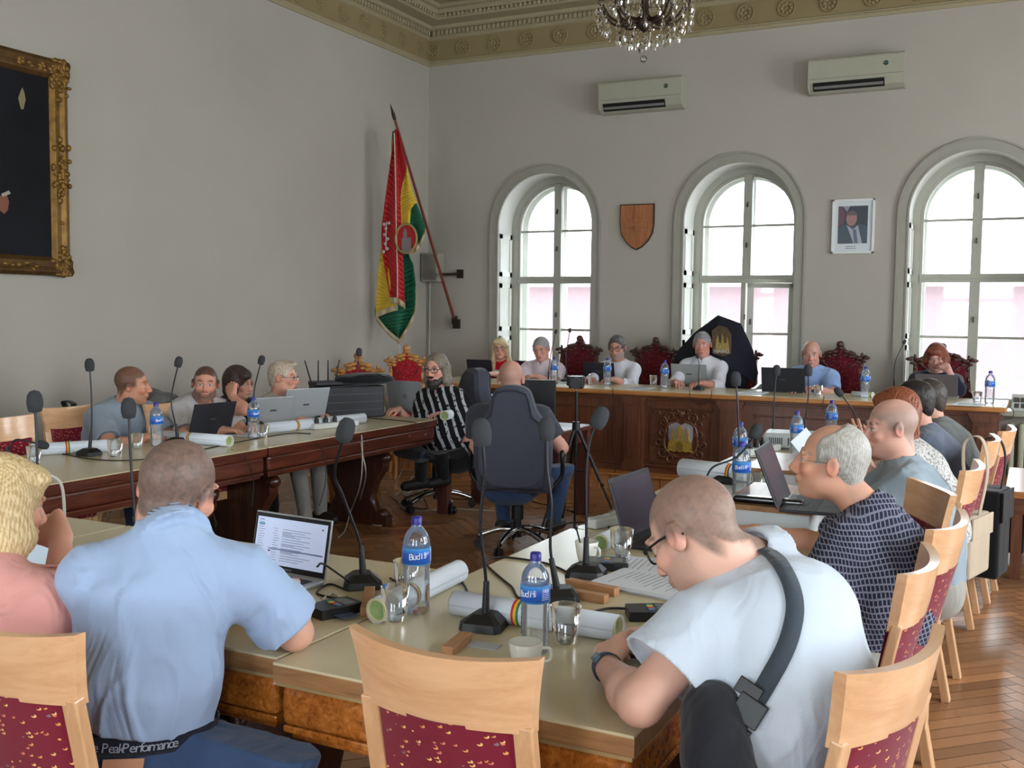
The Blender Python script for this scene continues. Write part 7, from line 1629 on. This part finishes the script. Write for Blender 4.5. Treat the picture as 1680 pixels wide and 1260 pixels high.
cable('black cable at the far end of the left-hand row', [(600, 686), (650, 690), (680, 694), (690, 700)], r=.003); cable('black cable hanging off the left-hand row at its middle', [(380, 738), onx(405, 755, -4.01), onx(416, 790, -4.0), onx(413, 830, -4.0)], r=.003); cable('thin black cable drooping over the front of the left-hand row', [onx(520, 728, -4.01), onx(532, 745, -4.0), onx(534, 790, -3.98), onx(524, 830, -3.98)], r=.003)
cable('white cable looping from the left-hand row to the floor', [(588, 705), onx(594, 722, -4.0), onx(592, 790, -3.97), onz(575, 840, .10), onz(566, 870, .01), onz(555, 882, .01)], cwh, .0045); cable('second white cable hanging down to the parquet', [(590, 703), onx(594, 740, -3.99), onx(600, 780, -3.96), onz(590, 830, .10), onz(602, 856, .01), onz(625, 862, .008), onz(645, 852, .008)], cwh, .0045)
cable('white cable under the far end of the left-hand row', [onx(672, 715, -4.02), onz(665, 760, .3), onz(648, 800, .1), onz(655, 825, .01), onz(675, 838, .01), onz(740, 835, .01), onz(810, 838, .01)], cwh, .004); cable('white cable left of the bearded man\'s legs', [onx(698, 712, -4.02), onz(690, 750, .35), onz(672, 790, .1), onz(650, 812, .01)], cwh, .004)
cable('white arching cable in front of the blond woman', [dep(66, 778, 3.3), dep(88, 782, 3.3), dep(102, 800, 3.3), dep(106, 850, 3.2), dep(104, 890, 3.1)], cwh, .005); cable('yellow cable on the centre desk', [(750, 690), (765, 688), (782, 682)], cye, .004, z=.70); cable('yellow cable hanging beneath the centre desk', [ony(752, 700, 6.84), ony(754, 725, 6.84), ony(748, 745, 6.86), ony(738, 748, 6.9)], cye, .004)
for k, (lb, pts) in enumerate((('tangled black cable left of the right-hand row bottles', [(1085, 832), (1110, 818), (1150, 812), (1190, 820), (1230, 840)]), ('black cable looping past the arched microphone', [(1120, 800), (1160, 790), (1185, 800), (1200, 830), (1215, 850)]), ('black cable from the bent microphone to the riser box', [(1175, 870), (1172, 845), (1185, 830), (1230, 838), (1262, 848)]), ('black cable curling in front of the riser box', [(1200, 868), (1235, 858), (1258, 868), (1262, 880)]), ('thin cable around the bottles on the right-hand row', [(1190, 760), (1230, 770), (1260, 762), (1290, 770)]), ('black cable in front of the projector', [(1230, 752), (1262, 750), (1290, 752), (1330, 750)]), ('black cable off the front of the right-hand row', [(1085, 812), (1050, 820), (1010, 835), (992, 850)]), ('looping cable at the far right-hand table', [(1245, 735), (1275, 728), (1300, 722), (1340, 726)]))): cable(lb, pts, r=.0032)
for k, (lb, pts) in enumerate((('thin black cord drooping over the counter edge below the central man', [ony(1131, 640, 8.74), ony(1134, 655, 8.74), ony(1150, 664, 8.74), ony(1165, 655, 8.74), ony(1168, 641, 8.74)]), ('black cord hanging down the dais front near the tripod', [ony(1005, 637, 8.74), ony(1007, 680, 8.76), ony(1004, 730, 8.76), ony(1010, 770, 8.6), onz(990, 792, .01)]), ('black cord hanging in an arc below the dais microphones', [ony(1352, 650, 8.74), ony(1350, 668, 8.74), ony(1358, 690, 8.74)]), ('cord loop at the right end of the dais', [ony(1645, 665, 8.9), ony(1662, 672, 9.0), ony(1660, 685, 8.95), ony(1640, 690, 8.9)]))): cable(lb, pts, r=.003)
cable('black cable across the parquet under the centre desk', [(690, 800), (720, 812), (760, 820), (830, 815), (900, 830), (960, 845)], r=.004, z=0.0); cable('black cable coil on the floor beneath the desk', [(640, 815), (665, 830), (700, 835), (690, 815), (660, 812)], r=.004, z=0.0)
# ---- bags and straps on chairs
def hang(label, px, py, z, w, h, d, col, rz, strapz=None, name='shoulder_bag', strapcol=None):
    p = onz(px, py, z); t = thing(name, label, 'bag', (p.x, p.y, z), R(rz)); m = cloth('bag '+name+str(col), col, bscale=400, wr=.15); mb = MB(); mb.box((0, 0, -h/2), (w, d, h), None, 1.0); mb.build('bag_body', m, t, bevel=.02, seg=3); mb = MB(); mb.box((0, -d*.55, -h*.18), (w*.98, .012, h*.34)); mb.build('flap', m, t, bevel=.004)
    if strapz:
        mb = MB(); A = []; B = []
        for q in smooth_pts([(-.0, -d*.3, -.02), (-.01, -.06, strapz*.6), (0, -.03, strapz), (0, .03, strapz+.01), (0, .06, strapz*.8), (0, d*.3, -.02)], 5): A.append(q-Vector((.02, 0, 0))); B.append(q+Vector((.02, 0, 0)))
        mb.strip(A, B); mb.build('strap', m if not strapcol else cloth('strap'+str(strapcol), strapcol), t, solid=.004)
    return t
hang('beige flap shoulder bag hanging on a chair of the right-hand row', 1597, 843, .62, .30, .30, .08, (176, 160, 138), 75, .36)
hang('large black jacket-like bag on a far chair of the right-hand row', 1628, 800, .68, .26, .46, .14, (20, 22, 26), 80, .25, 'black_backpack')
hang('black tote standing at the right edge', 1668, 815, .42, .34, .34, .16, (18, 19, 23), 80, None, 'tote_bag')
hang('black strap bag over an empty chair by the left wall', 114, 668, .93, .035, .26, .05, (18, 18, 20), 85, .03, 'black_strap_bag')
# dark jacket over the chair between the two men on the left
v = Vol(); c = dep(268, 672, 6.95); v.ell(c, (.08, .17, .12), k=.03); v.cone(Vector(c)+Vector((-.1, 0, .05)), Vector(c)+Vector((.1, .1, -.3)), .09, .08, k=.04); v.disp = folds(.01, 12); o = vol_obj('jacket', v, .010, cloth('grey jacket', (92, 92, 92)), None); tag(o, 'crumpled grey jacket over a chair between the first two men of the left-hand row', 'jacket')
# white box behind the coral top
t = thing('cardboard_box', 'pale blue-white box on the near table behind the blond woman', 'box', onz(58, 925), R(20)); mb = MB(); mb.box((0, 0, .05), (.16, .10, .10)); mb.build('box_body', M('pale blue box', (190, 205, 220), .5), t, bevel=.003)
